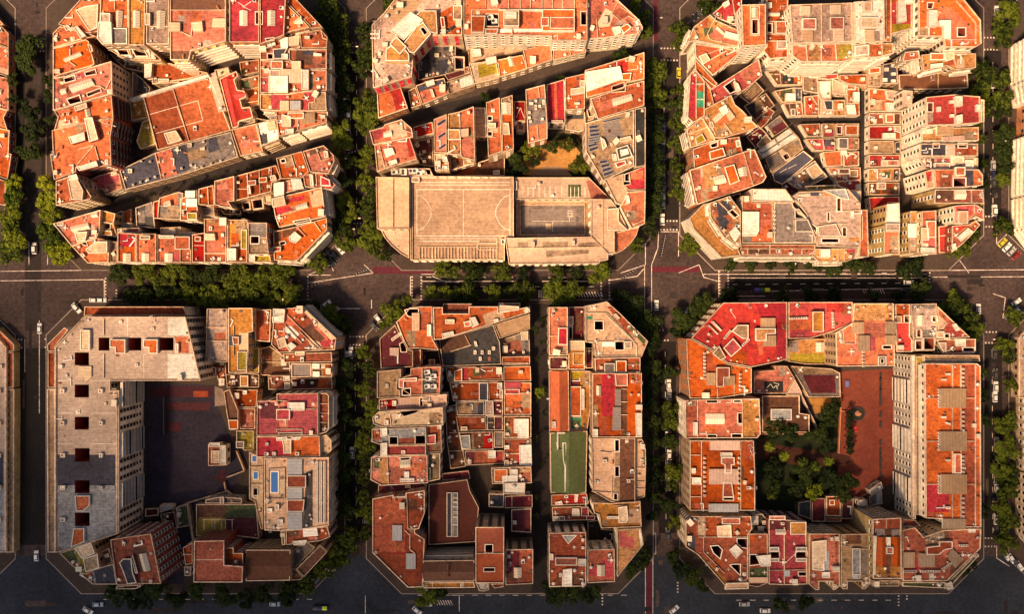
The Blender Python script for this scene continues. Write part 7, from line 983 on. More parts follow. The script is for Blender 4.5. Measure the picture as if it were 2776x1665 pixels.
for k in range(90):                      # trench repairs, worn spots and manholes
    if k % 2: x, y = rp.choice([(83, 30), (961, 28), (1805, 28), (2700, 28)]); x += rp.uniform(-y, y); y = rp.uniform(0, 1665)
    else: x = rp.uniform(0, 2776); y = 772 + rp.uniform(-32, 32) if k % 4 else 1648 + rp.uniform(-20, 20)
    a, b = W((x, y), 0); mb = MB(); mb.box(a, b, 0, rp.uniform(1, 3.2) if k % 3 else rp.uniform(5, 14), rp.uniform(.8, 2.6), .0065 + (k % 9) * .0006, M_P1 if k % 5 < 3 else M_P2, 0 if k % 2 == 0 else 1.5708)
    tag(mb.build('asphalt_patch'), kind='structure')
for k in range(40):
    if k % 2: x = rp.choice([961, 1805, 2700]) + rp.uniform(-20, 20); y = rp.uniform(0, 1665)
    else: x = rp.uniform(0, 2776); y = 772 + rp.uniform(-25, 25)
    a, b = W((x, y), 0); mb = MB(); mb.cyl(a, b, 0, .4, .02, M_DARK, 10); tag(mb.build('road_manhole'), kind='structure')
# ================================================================ trees
M_BARK = worn('bark', (.10, .06, .035), amt=.3)
def leafm(name, a, b_, tr=.25):
    m, t, b = new_mat(name, .7); b.inputs['Specular IOR Level'].default_value = .12; L = t.links.new
    g = N(t, 'ShaderNodeNewGeometry'); n = N(t, 'ShaderNodeTexNoise'); n.inputs['Scale'].default_value = .9; n.inputs['Detail'].default_value = 4
    oi = N(t, 'ShaderNodeObjectInfo'); L(g.outputs['Position'], n.inputs['Vector'])
    ad = N(t, 'ShaderNodeMath', operation='MULTIPLY_ADD'); L(oi.outputs['Random'], ad.inputs[0]); ad.inputs[1].default_value = .3; L(n.outputs[0], ad.inputs[2])
    cr = N(t, 'ShaderNodeValToRGB'); cr.color_ramp.elements[0].color = (*a, 1); cr.color_ramp.elements[1].color = (*b_, 1); cr.color_ramp.elements[0].position = .5; cr.color_ramp.elements[1].position = .82
    L(ad.outputs[0], cr.inputs[0]); L(cr.outputs[0], b.inputs['Base Color'])
    tl = N(t, 'ShaderNodeBsdfTranslucent'); L(cr.outputs[0], tl.inputs[0]); mx = N(t, 'ShaderNodeMixShader'); mx.inputs[0].default_value = tr
    L(b.outputs[0], mx.inputs[1]); L(tl.outputs[0], mx.inputs[2]); L(mx.outputs[0], t.nodes['Material Output'].inputs[0]); return m
M_LEAF = leafm('leaves', (.009, .017, .003), (.095, .12, .009), .1); M_LEAFD = leafm('leaves_dark', (.005, .011, .003), (.030, .045, .007), .08); M_LEAFY = leafm('leaves_bright', (.022, .045, .004), (.24, .27, .014), .15)  # dark leaves also serve the shaded rows: shade put into their colour
def crown(seed, m, n=1150, lobes=11, leaf=.5):
    r = random.Random(seed); b = MB(); L_ = []
    for i in range(lobes):
        a = r.uniform(0, 6.28); d = r.uniform(.35, .72) if i else 0
        L_.append((d * math.cos(a), d * math.sin(a), r.uniform(-.1, .4) - d * .2, r.uniform(.2, .38)))
    for i in range(n):
        x, y, z, q = r.choice(L_)
        u = r.uniform(-1, 1); a = r.uniform(0, 6.28); s = math.sqrt(1 - u * u); k = q * r.uniform(.72, 1.08)
        px, py, pz = (x + k * s * math.cos(a)) * 4, (y + k * s * math.sin(a)) * 4, (z + k * u * .8) * 4
        nrm = Vector((s * math.cos(a) + r.uniform(-.7, .7), s * math.sin(a) + r.uniform(-.7, .7), u + r.uniform(-.2, 1.1))).normalized()
        t1 = nrm.orthogonal().normalized(); t2 = nrm.cross(t1); th = r.uniform(0, 6.28)
        e1 = t1 * math.cos(th) + t2 * math.sin(th); e2 = nrm.cross(e1); w_ = leaf * r.uniform(.5, 1.15); c = Vector((px, py, pz))
        b.face([c - e1 * w_, c - e2 * w_ * .55, c + e1 * w_, c + e2 * w_ * .55], m)
    return b.data('crown')
def trunkmesh():
    b = MB(); b.cyl(0, 0, 0, .28, 4.2, M_BARK, 8, .17)
    for k in range(5):
        a = k * 1.26; x, y, z = 0, 0, 3.6
        for j in range(3):
            x2, y2, z2 = x + .75 * math.cos(a), y + .75 * math.sin(a), z + .95
            w_ = .11 - .03 * j
            for sx, sy in ((1, 0), (0, 1)): b.face([(x - w_ * sx, y - w_ * sy, z), (x + w_ * sx, y + w_ * sy, z), (x2 + w_ * sx * .7, y2 + w_ * sy * .7, z2), (x2 - w_ * sx * .7, y2 - w_ * sy * .7, z2)], M_BARK)
            x, y, z = x2, y2, z2; a += .3
    return b.data('trunk')
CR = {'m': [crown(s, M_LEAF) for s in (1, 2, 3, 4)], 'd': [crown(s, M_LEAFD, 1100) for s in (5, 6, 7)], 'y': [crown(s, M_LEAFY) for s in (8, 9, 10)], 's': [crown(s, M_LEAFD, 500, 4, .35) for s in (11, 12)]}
TR = trunkmesh(); TC = [0]
def tree(fr, x, y, rr, kind, label, group, name='street_tree', cat='tree'):
    i = TC[0]; TC[0] += 1; h = 6.5 + (i * 37 % 10) * .18
    k = 1 / FR[fr][2]; p = W(P(fr, [x, y])[0], h)
    R = rr * k * (HC - h) / FPX; s = R / 4 * (1.32 + .3 * ((i * 53 % 17) / 17))
    root = empty(name, (p[0], p[1], .1), (i * 2.399) % 6.28); tag(root, label, cat, group)
    inst('trunk', TR, root, (0, 0, 0), 0, (.9, .9, max(.55, (h - 1.5) / 6.3)))
    ms = CR[kind]; inst('crown', ms[i % len(ms)], root, (0, 0, h - 1.2), 0, (s, s, min(1.1, max(.5, s))))
ORD = ['topmost', 'second', 'third', 'fourth', 'fifth', 'sixth', 'seventh', 'eighth', 'ninth', 'tenth', 'eleventh', 'twelfth', 'thirteenth', 'fourteenth', 'fifteenth', 'sixteenth', 'seventeenth', 'eighteenth', 'nineteenth', 'twentieth', 'twenty first', 'twenty second']
KN = {'m': 'green', 'd': 'dark shaded', 'y': 'yellow green', 's': 'small dark'}
def row(desc, kind, pts, horiz=False, name='street_tree'):
    a = num(pts); L_ = sorted([(a[i], a[i + 1], a[i + 2]) for i in range(0, len(a), 3)], key=lambda t: t[0 if horiz else 1])
    for j, (x, y, r) in enumerate(L_):
        o = ORD[j] if j or not horiz else 'leftmost'
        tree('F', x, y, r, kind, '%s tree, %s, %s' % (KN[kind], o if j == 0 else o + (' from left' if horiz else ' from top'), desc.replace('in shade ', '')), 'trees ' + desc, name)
row('on the left side of the far left avenue', 'y', '28 440 20 30 478 24 25 515 20 18 548 22 34 578 24 22 605 24')
row('on the right side of the far left avenue', 'y', '108 445 18 112 482 22 116 518 18 110 558 22 124 590 26 142 614 24')
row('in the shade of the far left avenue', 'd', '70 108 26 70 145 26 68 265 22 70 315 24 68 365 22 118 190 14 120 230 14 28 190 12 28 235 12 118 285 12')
row('left of the upper second avenue', 'm', '790 25 26 808 58 26 822 95 24 826 128 22 822 312 22 828 350 22 822 388 20 850 395 14 832 485 18 842 515 16 822 552 26 838 578 20')
row('in shade left of the upper second avenue', 'd', '830 165 22 832 205 22 832 430 18 830 250 18')
row('right of the upper second avenue', 'm', '882 75 20 882 115 20 880 158 22 884 235 24 888 275 24 882 302 18 884 365 16 886 400 16 882 440 18 890 470 16 888 505 18 886 545 20 895 575 24 912 600 20 930 618 14')
row('at the upper corner above the grey pink terrace block', 'm', '945 5 16 935 20 10')
row('left of the upper third avenue', 'm', '1530 8 14 1556 40 18 1560 72 14 1586 165 22 1588 205 24 1584 245 20 1546 596 18')
row('in shade left of the upper third avenue', 'd', '1582 290 20 1580 330 22 1580 372 20 1584 412 20 1580 450 20 1578 490 20 1576 525 20 1574 560 16')
row('right of the upper third avenue', 'm', '1642 75 20 1644 102 16 1640 222 18 1642 255 20 1641 295 16 1640 350 18 1642 398 18 1640 435 14 1638 470 16 1670 588 23 1715 8 22')
row('left of the upper right avenue', 'm', '2362 180 28 2376 214 20 2384 262 18 2366 296 14 2384 240 18 2352 570 18 2330 596 20 2306 614 14 2378 335 10')
row('right of the upper right avenue', 'm', '2440 30 26 2428 62 20 2430 100 16 2424 180 22 2428 240 22 2430 270 18 2428 430 16 2424 556 22')
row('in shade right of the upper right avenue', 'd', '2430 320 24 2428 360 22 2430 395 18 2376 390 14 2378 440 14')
row('along the upper side of the middle street, left part', 'm', '348 662 24 378 672 22 420 668 26 460 668 20 555 668 22 590 672 24 625 664 22 655 668 24 690 664 24 765 636 22', True)
row('in shade along the upper side of the middle street, left part', 'd', '290 662 24 505 672 20 520 655 18', True)
row('along the lower side of the middle street, left part', 'm', '455 708 22 488 712 20 518 718 22 545 722 20 572 714 26 622 714 24 655 722 20 690 712 24 715 700 14', True)
row('in shade along the lower side of the middle street, left part', 'd', '312 718 18 345 716 18 385 712 16 420 714 18', True)
row('between the school and the middle street', 'm', '1074 654 20 1098 658 14 1132 655 18 1216 655 20 1340 657 18 1446 655 23', True)
row('in shade between the school and the middle street', 'd', '1163 658 14 1270 658 18 1395 656 16', True)
row('on the lower side of the middle street facing the school', 'm', '1042 708 16 1075 708 14 1130 704 25 1185 706 18 1264 703 22 1352 704 26 1382 706 20', True)
row('on the street side opposite the school', 'd', '1100 716 12 1222 710 14', True)
row('along the upper side of the middle street, right part', 'd', '1766 641 14 1812 643 14 1865 641 12 1912 643 15 1968 645 15 2018 646 20 2050 640 18 2080 646 16 2106 648 16 2200 652 22 2222 645 20', True)
row('along the lower side of the middle street, right part', 'd', '1765 712 20 1895 716 16 1965 710 17 2015 710 17 2112 710 16 2172 712 14 2230 690 18 2215 712 20', True)
row('at the upper right chamfer of the lower left block', 'm', '775 756 20 800 768 20 818 776 20 836 792 16 758 742 12')
row('at the upper left chamfer of the lower middle block', 'm', '944 750 25 984 728 12 926 790 12')
row('at the upper right chamfer of the lower middle block', 'd', '1506 722 22 1528 742 26 1552 762 24 1572 785 22 1586 808 16')
row('at the upper left chamfer of the lower right block', 'd', '1704 724 22 1684 748 22 1656 768 26 1640 790 22')
row('at the upper right chamfer of the lower right block', 'm', '2300 730 22 2322 745 24 2338 768 24 2352 788 24 2364 806 16')
row('at the right photo edge below the middle street', 'm', '2462 775 18 2446 756 14 2432 838 18 2440 862 14')
row('left of the lower second avenue', 'd', '838 890 18 834 930 18 836 972 18 834 1015 16 838 1060 16 834 1105 16 838 1150 18 832 1195 18 836 1235 18')
row('on the lower left chamfer of the second avenue', 'm', '842 1288 16 834 1318 22 822 1342 20 786 1384 22 806 1366 16')
row('right of the lower second avenue', 'm', '878 852 16 884 895 18 882 940 18 888 985 18 882 1030 20 884 1072 18 882 1115 18 888 1155 20 880 1205 18 884 1250 20 882 1290 16')
row('left of the lower third avenue', 'd', '1582 840 20 1580 885 20 1582 930 20 1580 975 18 1578 1020 20 1582 1065 18 1578 1110 18 1582 1155 18 1580 1200 16 1578 1245 14 1560 1340 14 1546 1362 18 1520 1382 14')
row('right of the lower third avenue', 'm', '1622 992 20 1622 1030 16 1628 1140 20 1622 1180 14 1632 1265 14')
row('in shade right of the lower third avenue', 'd', '1622 905 16 1626 1070 16 1620 1225 16 1632 1350 18 1652 1376 22 1680 1398 20 1702 1418 14')
row('right of the lower right avenue', 'm', '2432 1020 22 2440 1092 26 2424 1128 20 2440 1155 22 2440 1200 24 2422 1228 20 2438 1272 24 2436 1316 22 2446 932 14')
row('left of the lower right avenue', 'd', '2376 905 14 2378 960 14 2378 1020 14 2376 1240 16 2350 1365 14 2326 1388 18 2300 1400 14')
row('on the bottom edge below the lower left block', 'd', '285 1432 26 330 1442 26 380 1430 24 425 1446 22 480 1430 20 545 1438 24 590 1450 22 640 1436 20 690 1444 22')
row('on the bottom edge beside the second avenue', 'm', '728 1412 26 700 1424 18 1030 1444 22 1062 1430 14')
row('on the bottom edge below the lower middle block', 'd', '1325 1434 20 1352 1448 24 1385 1440 20 1412 1448 18 1440 1436 16 1890 1468 16 1950 1462 16', True)
row('in the narrow lane between the lower middle buildings', 's', '1298 800 12 1316 770 11 1315 830 8 1299 870 8 1299 970 7 1314 1000 8 1299 1060 9 1314 1120 8 1299 1200 8 1300 1250 7', name='lane_tree')
row('along the slanting street of the upper middle block', 's', '1004 308 6 1032 298 6 1060 290 6 1078 284 6 1122 271 6 1170 258 6 1212 248 6 1246 238 6 1270 232 6 1316 222 6 1346 212 6 1374 204 6 1402 192 6 1430 180 6', True, 'alley_tree')
row('along the slanting street of the upper left block', 's', '330 480 6 372 466 6 410 455 6 468 440 6 520 428 6 572 412 6 620 400 6 668 388 6 700 378 6', True, 'alley_tree')
for x, y, r, k, l in [(1500, 140, 20, 'd', 'broad dark tree at the upper end of the slanting street'), (1170, 238, 14, 'd', 'dark bushy tree halfway down the slanting street'), (1358, 195, 12, 'd', 'small dark bushy tree in the slanting street below the orange wedge'),
                      (1306, 948, 10, 'y', 'small bright tree standing alone in the narrow lane')]:
    tree('F', x, y, r, k, l, None)
def clump(desc, items, name='garden_tree'):
    for x, y, r, k, l in items: tree('F', x, y, r, k, l + ' ' + desc, 'trees ' + desc, name)
clump('in the school garden', [(1244, 385, 16, 'd', 'palm like dark tree in the left corner'), (1258, 408, 16, 'd', 'dark tree above the school wall'), (1280, 368, 20, 'm', 'rounded green tree left of the play ground'), (1300, 345, 16, 'd', 'dark tree under the orange roof end'), (1236, 425, 14, 'd', 'lowest dark tree'), (1296, 385, 12, 'd', 'shaded tree on the play ground edge'), (1342, 352, 14, 'd', 'dark tree at the upper garden wall'), (1374, 348, 12, 'm', 'green tree by the pergola'), (1404, 378, 11, 'd', 'small tree beside the hedge'), (1388, 400, 14, 'm', 'bright round tree right of the play ground'), (1414, 410, 13, 'm', 'right hand green tree')])
clump('in the lower right block garden', [(1868, 1030, 22, 'd', 'dark tree at the upper left corner'), (1905, 1040, 24, 'd', 'dark tree below the brick hall'), (1975, 1045, 22, 'd', 'dark tree left of the pink wall'), (2000, 1010, 20, 'd', 'dark tree under the stone wall'), (2015, 980, 14, 'd', 'small dark tree in the wall corner'), (1995, 1075, 16, 'd', 'dark tree beside the wall end'),
  (1870, 1140, 24, 'd', 'dark tree at the left wall'), (1870, 1180, 18, 'd', 'low dark tree near the small bright one'), (1940, 1150, 24, 'd', 'dark tree under the palms'), (1930, 1185, 20, 'd', 'dark tree left of the bright round one'), (2010, 1165, 24, 'd', 'dark tree over the sheds'), (2050, 1170, 20, 'd', 'large dark tree overhanging the plaza'), (2045, 1200, 16, 'd', 'lowest dark tree at the plaza corner'),
  (1972, 1191, 17, 'y', 'bright yellow green round tree'), (1866, 1198, 13, 'm', 'small bright green tree at the lower left')])
# palms
def palmmesh():
    b = MB(); r = random.Random(4)
    for k in range(26):
        a = k * 2.4; px, py, pz = 0, 0, .3 - (k % 3) * .15; up = .5 - (k % 4) * .28
        for j in range(5):
            nx, ny, nz = px + .52 * math.cos(a), py + .52 * math.sin(a), pz + up * .45; up -= .35
            w_ = (.16, .34, .34, .24, .08)[j]; w0 = (.04, .16, .34, .34, .24)[j]; sx, sy = -math.sin(a), math.cos(a)
            b.face([(px - sx * w0, py - sy * w0, pz - .05), (px, py, pz + .05), (nx, ny, nz + .05), (nx - sx * w_, ny - sy * w_, nz - .05)], M_LEAFY if k % 3 == 0 else M_LEAF)
            b.face([(px, py, pz + .05), (px + sx * w0, py + sy * w0, pz - .05), (nx + sx * w_, ny + sy * w_, nz - .05), (nx, ny, nz + .05)], M_LEAF)
            px, py, pz = nx, ny, nz
    return b.data('palm_crown')
PM = palmmesh(); pt = MB(); pt.cyl(0, 0, 0, .24, 9, M_BARK, 8, .17); PT = pt.data('palm_trunk')
for x, y, l in [(1862, 1080, 'palm tree closest to the brick hall'), (1898, 1104, 'palm tree second from the left over the garden path'), (1942, 1119, 'palm tree in the middle of the row'), (1972, 1128, 'lowest palm tree, fourth from the left'), (2004, 1115, 'rightmost palm tree by the plaza wall')]:
    p = W(P('F', [x, y])[0], 9); root = empty('palm_tree', (p[0], p[1], .15), x); tag(root, l + ' in the lower right block garden', 'palm', 'palms in the garden court'); inst('trunk', PT, root, (0, 0, 0)); inst('crown', PM, root, (0, 0, 9), 0, (.95, .95, .95))
# hedge strip on the plaza
for k in range(7):
    tree('F', 2056 + (k % 2) * 2, 1000 + k * 15, 8, 'd', 'low dark shrub, %s from the top in the hedge strip left of the plaza' % ORD[k].replace('topmost', 'first'), 'plaza hedge shrubs', 'shrub', 'shrub')

# ================================================================ street furniture
def lampmesh():
    b = MB(); b.cyl(0, 0, 0, .11, 7.5, M_DARK, 8, .07); b.box(.9, 0, 7.4, 1.8, .09, .09, M_DARK); b.box(1.9, 0, 7.3, .9, .35, .16, M_METAL); return b
lb = MB(); lb.cyl(0, 0, 0, .11, 7.5, M_DARK, 8, .07); lb.box(.85, 0, 7.4, 1.7, .09, .09, M_DARK); LPole = lb.data('lamp_pole')
lh = MB(); lh.box(1.9, 0, 7.3, .95, .42, .18, M_WHITE); lh.cyl(1.9, 0, 7.24, .16, .06, M_METAL, 8); LHead = lh.data('lamp_head')
for x, y, r, l in [(856, 119, 0, 'street lamp above the second avenue crossing'), (848, 245, 3.14, 'street lamp beside the parked cars on the second avenue'), (884, 246, 0, 'street lamp opposite the parked cars on the second avenue'), (852, 387, 3.14, 'street lamp near the wedge corner on the second avenue'), (884, 530, 3.14, 'street lamp by the school on the second avenue'), (848, 556, 0, 'street lamp in the trees above the middle crossing'), (1583, 50, 0, 'street lamp at the top of the third avenue'),
                   (1915, 650, 1.57, 'street lamp on the middle street, first right of the third avenue'), (2000, 650, 1.57, 'street lamp on the middle street below the ochre terrace'), (2080, 648, 1.57, 'street lamp on the middle street below the alley'), (1885, 715, 4.71, 'street lamp beside the recycling bins'), (1312, 962, 0, 'street lamp in the narrow lane'), (1618, 1042, 3.14, 'street lamp on the lower third avenue'), (2404, 345, 0, 'street lamp on the right avenue by the brick block'), (2378, 820, 0, 'street lamp at the lower right crossing'), (1640, 500, 0, 'street lamp on the upper third avenue pavement'), (690, 736, 1.57, 'street lamp left of the middle crossing')]:
    p = W(P('F', [x, y])[0], 3); o = empty('street_lamp', (p[0], p[1], .1), r); tag(o, l, 'street lamp', 'street lamps'); inst('lamp_pole', LPole, o, (0, 0, 0)); inst('lamp_head', LHead, o, (0, 0, 0))
# cars
def carpaint(name, c):
    m = simple(name, c, .25); return m
def car_body(c):
    b = MB(); m = carpaint('car_paint_' + c[0], c[1]); prof = [(-2.15, .35), (-2.2, .75), (-1.9, .95), (-1.15, 1.02), (1.05, .95), (1.9, .85), (2.15, .65), (2.15, .35)]
    n = len(prof)
    for s, w_ in ((1, .86), (-1, .86)): b.face([(x, s * w_, z) for x, z in (prof if s < 0 else prof[::-1])], m)
    for i in range(n):
        a, d = prof[i], prof[(i + 1) % n]; b.face([(a[0], -.86, a[1]), (a[0], .86, a[1]), (d[0], .86, d[1]), (d[0], -.86, d[1])], m)
    b.prism([(-1.35, -.62), (.55, -.62), (.55, .62), (-1.35, .62)], 1.40, 1.47, m)
    return b.data('car_body')
def car_glass():
    b = MB(); lo = [(-1.8, -.78), (1.0, -.78), (1.0, .78), (-1.8, .78)]; hi = [(-1.35, -.62), (.5, -.62), (.5, .62), (-1.35, .62)]
    for i in range(4):
        j = (i + 1) % 4; b.face([(*lo[i], .98), (*lo[j], .98), (*hi[j], 1.4), (*hi[i], 1.4)], M_GLASS)
    return b.data('car_glass')
whl = MB(); 
for k in range(12):
    a0, a1 = k * math.pi / 6, (k + 1) * math.pi / 6
    P0, P1 = (.32 * math.cos(a0), .32 * math.sin(a0)), (.32 * math.cos(a1), .32 * math.sin(a1))
    whl.face([(P0[0], -.1, P0[1]), (P1[0], -.1, P1[1]), (P1[0], .1, P1[1]), (P0[0], .1, P0[1])], M_DARK)
    for s in (-.1, .1): whl.face([(0, s, 0), (P0[0], s, P0[1]), (P1[0], s, P1[1])], M_METAL)
WHL = whl.data('wheel'); CG = car_glass()
hl = MB(); hl.box(0, 0, 0, .12, .32, .14, simple('headlight', (.8, .8, .75), .2)); HL = hl.data('headlight')
CC = {'w': ('white', (.75, .72, .68)), 'k': ('black', (.015, .015, .018)), 'g': ('silver grey', (.35, .34, .34)), 'd': ('dark grey', (.06, .06, .065)), 'r': ('red', (.22, .015, .015)), 'b': ('dark blue', (.02, .03, .09)), 'y': ('yellow and black', (.48, .40, .03)), 'l': ('light blue', (.25, .33, .42))}
CB = {}
def car(x, y, ang, c, place, van=False):
    if c not in CB: CB[c] = car_body(CC[c])
    p = W(P('F', [x, y])[0], 1.0); o = empty('parked_car', (p[0], p[1], .01), math.radians(ang)); tag(o, CC[c][0] + ' car ' + place, 'car', 'cars in the streets')
    s = (1.12, 1.05, 1.45) if van else (1, 1, 1)
    inst('body', CB[c], o, (0, 0, 0), 0, s); inst('windows', CG, o, (0, 0, 0), 0, s)
    for a in (-1.35, 1.35):
        for b in (-.8, .8): inst('wheel', WHL, o, (a, b, .32))
    for b in (-.6, .6): inst('headlight', HL, o, (2.12, b, .62))
for a in [(842, 275, 90, 'w', 'parked upper, beside the second avenue trees'), (842, 300, 90, 'd', 'between two white cars on the second avenue'), (842, 308, 90, 'w', 'parked lower in the row on the second avenue'), (845, 335, 90, 'd', 'under the trees below the white cars, second avenue'), (841, 250, 90, 'k', 'first in the row on the second avenue'),
  (918, 10, 60, 'w', 'at the top corner of the grey pink terrace block') if 0 else (1682, 38, 55, 'k', 'third of the black cars at the top chamfer'), (1672, 46, 55, 'k', 'lowest of the black cars at the top chamfer'), (1692, 30, 55, 'd', 'next to the white car at the top chamfer'), (1702, 22, 55, 'w', 'on the top chamfer of the upper right block'),
  (1641, 175, 90, 'y', 'waiting on the third avenue'), (1603, 335, 90, 'w', 'parked beside the shaded trees, third avenue'), (1603, 360, 90, 'd', 'parked behind the white one on the third avenue'), (1605, 455, 90, 'd', 'parked above the white van, third avenue'), (1601, 530, 90, 'w', 'parked near the crossing, third avenue', True), (1604, 300, 90, 'b', 'parked first in the row, third avenue'), (1603, 418, 90, 'g', 'in the middle of the parked row, third avenue'),
  (920, 655, -50, 'w', 'placed aslant at the chamfer of the wedge corner', True) if 0 else (822, 603, -50, 'w', 'aslant at the middle crossing, upper left chamfer'), (808, 618, -50, 'k', 'aslant at the middle crossing, beside the white one'), (800, 630, -50, 'k', 'outermost at the middle crossing chamfer'), (793, 612, -50, 'd', 'inner one at the middle crossing chamfer'),
  (788, 735, 35, 'w', 'at the lower left chamfer of the middle crossing'), (776, 745, 35, 'g', 'partly under trees at the lower left chamfer of the middle crossing'), (808, 752, 40, 'w', 'standing alone beside the tree at the middle crossing'), (915, 772, -50, 'w', 'next to the tree at the chamfer of the orange angled roof'), (904, 788, -50, 'd', 'behind the white one at the chamfer of the orange angled roof'),
  (1587, 738, 90, 'w', 'driving down the third avenue at the crossing'), (2198, 683, 0, 'w', 'waiting at the right end of the middle street'), (2190, 702, 0, 'd', 'parked at the right end of the middle street'), (1672, 745, 35, 'w', 'at the chamfer of the red painted corner roof'), (1660, 755, 35, 'w', 'second at the chamfer of the red painted corner roof'), (1685, 735, 35, 'd', 'first at the chamfer of the red painted corner roof'),
  (2424, 586, 45, 'y', 'in the slanted rank at the right edge'), (2435, 597, 45, 'w', 'second in the slanted rank at the right edge'), (2446, 607, 45, 'g', 'third in the slanted rank at the right edge'), (2457, 618, 45, 'r', 'last in the slanted rank at the right edge'), (2404, 508, 90, 'w', 'stopped at the crossing beside the right edge blocks', True), (2402, 440, 90, 'd', 'parked between trees on the right avenue'), (2410, 25, 90, 'w', 'at the top of the right avenue'),
  (2458, 730, 35, 'w', 'uppermost in the lower rank at the right edge'), (2450, 745, 35, 'k', 'second in the lower rank at the right edge'), (2462, 752, -45, 'w', 'with black roof in the lower rank at the right edge'), (2440, 762, 35, 'k', 'last in the lower rank at the right edge'), (2366, 747, 90, 'w', 'small, under the trees at the lower right crossing'),
  (2405, 855, 90, 'd', 'first below the crossing on the right avenue'), (2408, 935, 90, 'w', 'parked left of the peach roof on the right avenue'), (2406, 960, 90, 'w', 'parked below the peach roof on the right avenue'), (2407, 905, 90, 'd', 'parked between two white cars on the right avenue'), (2410, 1180, 90, 'w', 'under the trees on the lower right avenue'), (2409, 1255, 90, 'w', 'at the lower end of the right avenue', True), (2409, 1222, 90, 'y', 'partly hidden by trees on the lower right avenue'), (2408, 1140, 90, 'd', 'parked in the row on the lower right avenue'), (2410, 1070, 90, 'g', 'parked mid way on the lower right avenue'),
  (2434, 1345, -55, 'w', 'first in the rank at the lower right corner'), (2446, 1352, -55, 'w', 'second in the rank at the lower right corner'), (2456, 1360, -55, 'd', 'third in the rank at the lower right corner'), (2466, 1370, -55, 'w', 'fourth in the rank at the lower right corner'),
  (1617, 930, 90, 'w', 'parked on the lower third avenue, upper pair'), (1619, 955, 90, 'g', 'parked on the lower third avenue, below the white one'), (1618, 1100, 90, 'w', 'parked midway on the lower third avenue'), (1617, 1130, 90, 'd', 'parked between trees on the lower third avenue'), (1615, 1295, 90, 'd', 'near the lower crossing on the third avenue'), (1627, 1348, 50, 'w', 'at the lower left chamfer of the lower right block'),
  (848, 852, 90, 'w', 'waiting below the crossing on the second avenue', True), (840, 862, 90, 'w', 'parked beside the waiting van on the second avenue'), (848, 880, 90, 'd', 'following on the lower second avenue'), (886, 850, 90, 'd', 'in the right lane below the crossing, second avenue'), (851, 1095, 90, 'w', 'on the lower second avenue beside the tall roof', True), (852, 1290, 90, 'w', 'low on the second avenue near the chamfer') if 0 else (892, 1245, 0, 'w', 'at the side of the terracotta roof on the second avenue'), (888, 1262, 0, 'g', 'below the white one beside the terracotta roof'),
  (664, 1462, 0, 'l', 'parked between trees on the bottom street'), (756, 1398, 140, 'l', 'at the chamfer beside the yellow container', True), (784, 1387, 50, 'w', 'under the tree at the chamfer of the bottom crossing'), (986, 1383, 50, 'w', 'at the chamfer of the terracotta roof, uppermost'), (1003, 1395, 50, 'g', 'at the chamfer of the terracotta roof, middle'), (1018, 1407, 0, 'w', 'at the chamfer of the terracotta roof, lowest'), (1032, 1462, 0, 'w', 'on the bottom street by the hatched marking'), (1008, 1478, -40, 'w', 'at the bottom edge by the crossing'),
  (205, 1393, -30, 'w', 'alone at the lower left chamfer'), (236, 1463, 0, 'l', 'upper of the cars at the bottom left edge'), (212, 1478, -30, 'w', 'lower of the cars at the bottom left edge'), (1450, 1470, 0, 'd', 'on the bottom street below the lane') if 0 else (87, 1345, 90, 'w', 'on the far left avenue at the bottom'), (83, 600, 90, 'w', 'on the far left avenue above the crossing', True), (95, 794, 90, 'w', 'on the far left avenue below the crossing'), (244, 726, 0, 'w', 'right of the pair by the slab roof chamfer'), (228, 726, 0, 'w', 'left of the pair by the slab roof chamfer'), (185, 745, -50, 'w', 'behind the pair by the slab roof chamfer', True),
  (1850, 1478, 0, 'w', 'at the bottom edge below the lower right block'), (1630, 1475, 40, 'w', 'at the bottom edge of the third avenue'), (1800, 1462, 0, 'g', 'second at the bottom edge below the lower right block')]:
    car(*a)
for x, row_, ys in [(1603, 'from the top along the shaded trees of the upper third avenue', (318, 378, 395, 436, 474, 492)), (2409, 'from the top along the tree row of the lower right avenue', (1090, 1108, 1124, 1160, 1200, 1238, 1275)), (1617, 'from the top along the kerb of the lower third avenue', (975, 1005, 1040, 1070, 1150, 1175)), (841, 'from the top along the kerb of the upper second avenue', (262, 286, 322, 350)), (2402, 'from the top along the kerb of the upper right avenue', (180, 200, 400, 418, 460))]:
    for k, y in enumerate(ys):
        c = 'dgkwb'[(k * 3 + len(ys)) % 5]; car(x, y, 90, c, ORD[k].replace('topmost', 'first') + ' ' + row_)
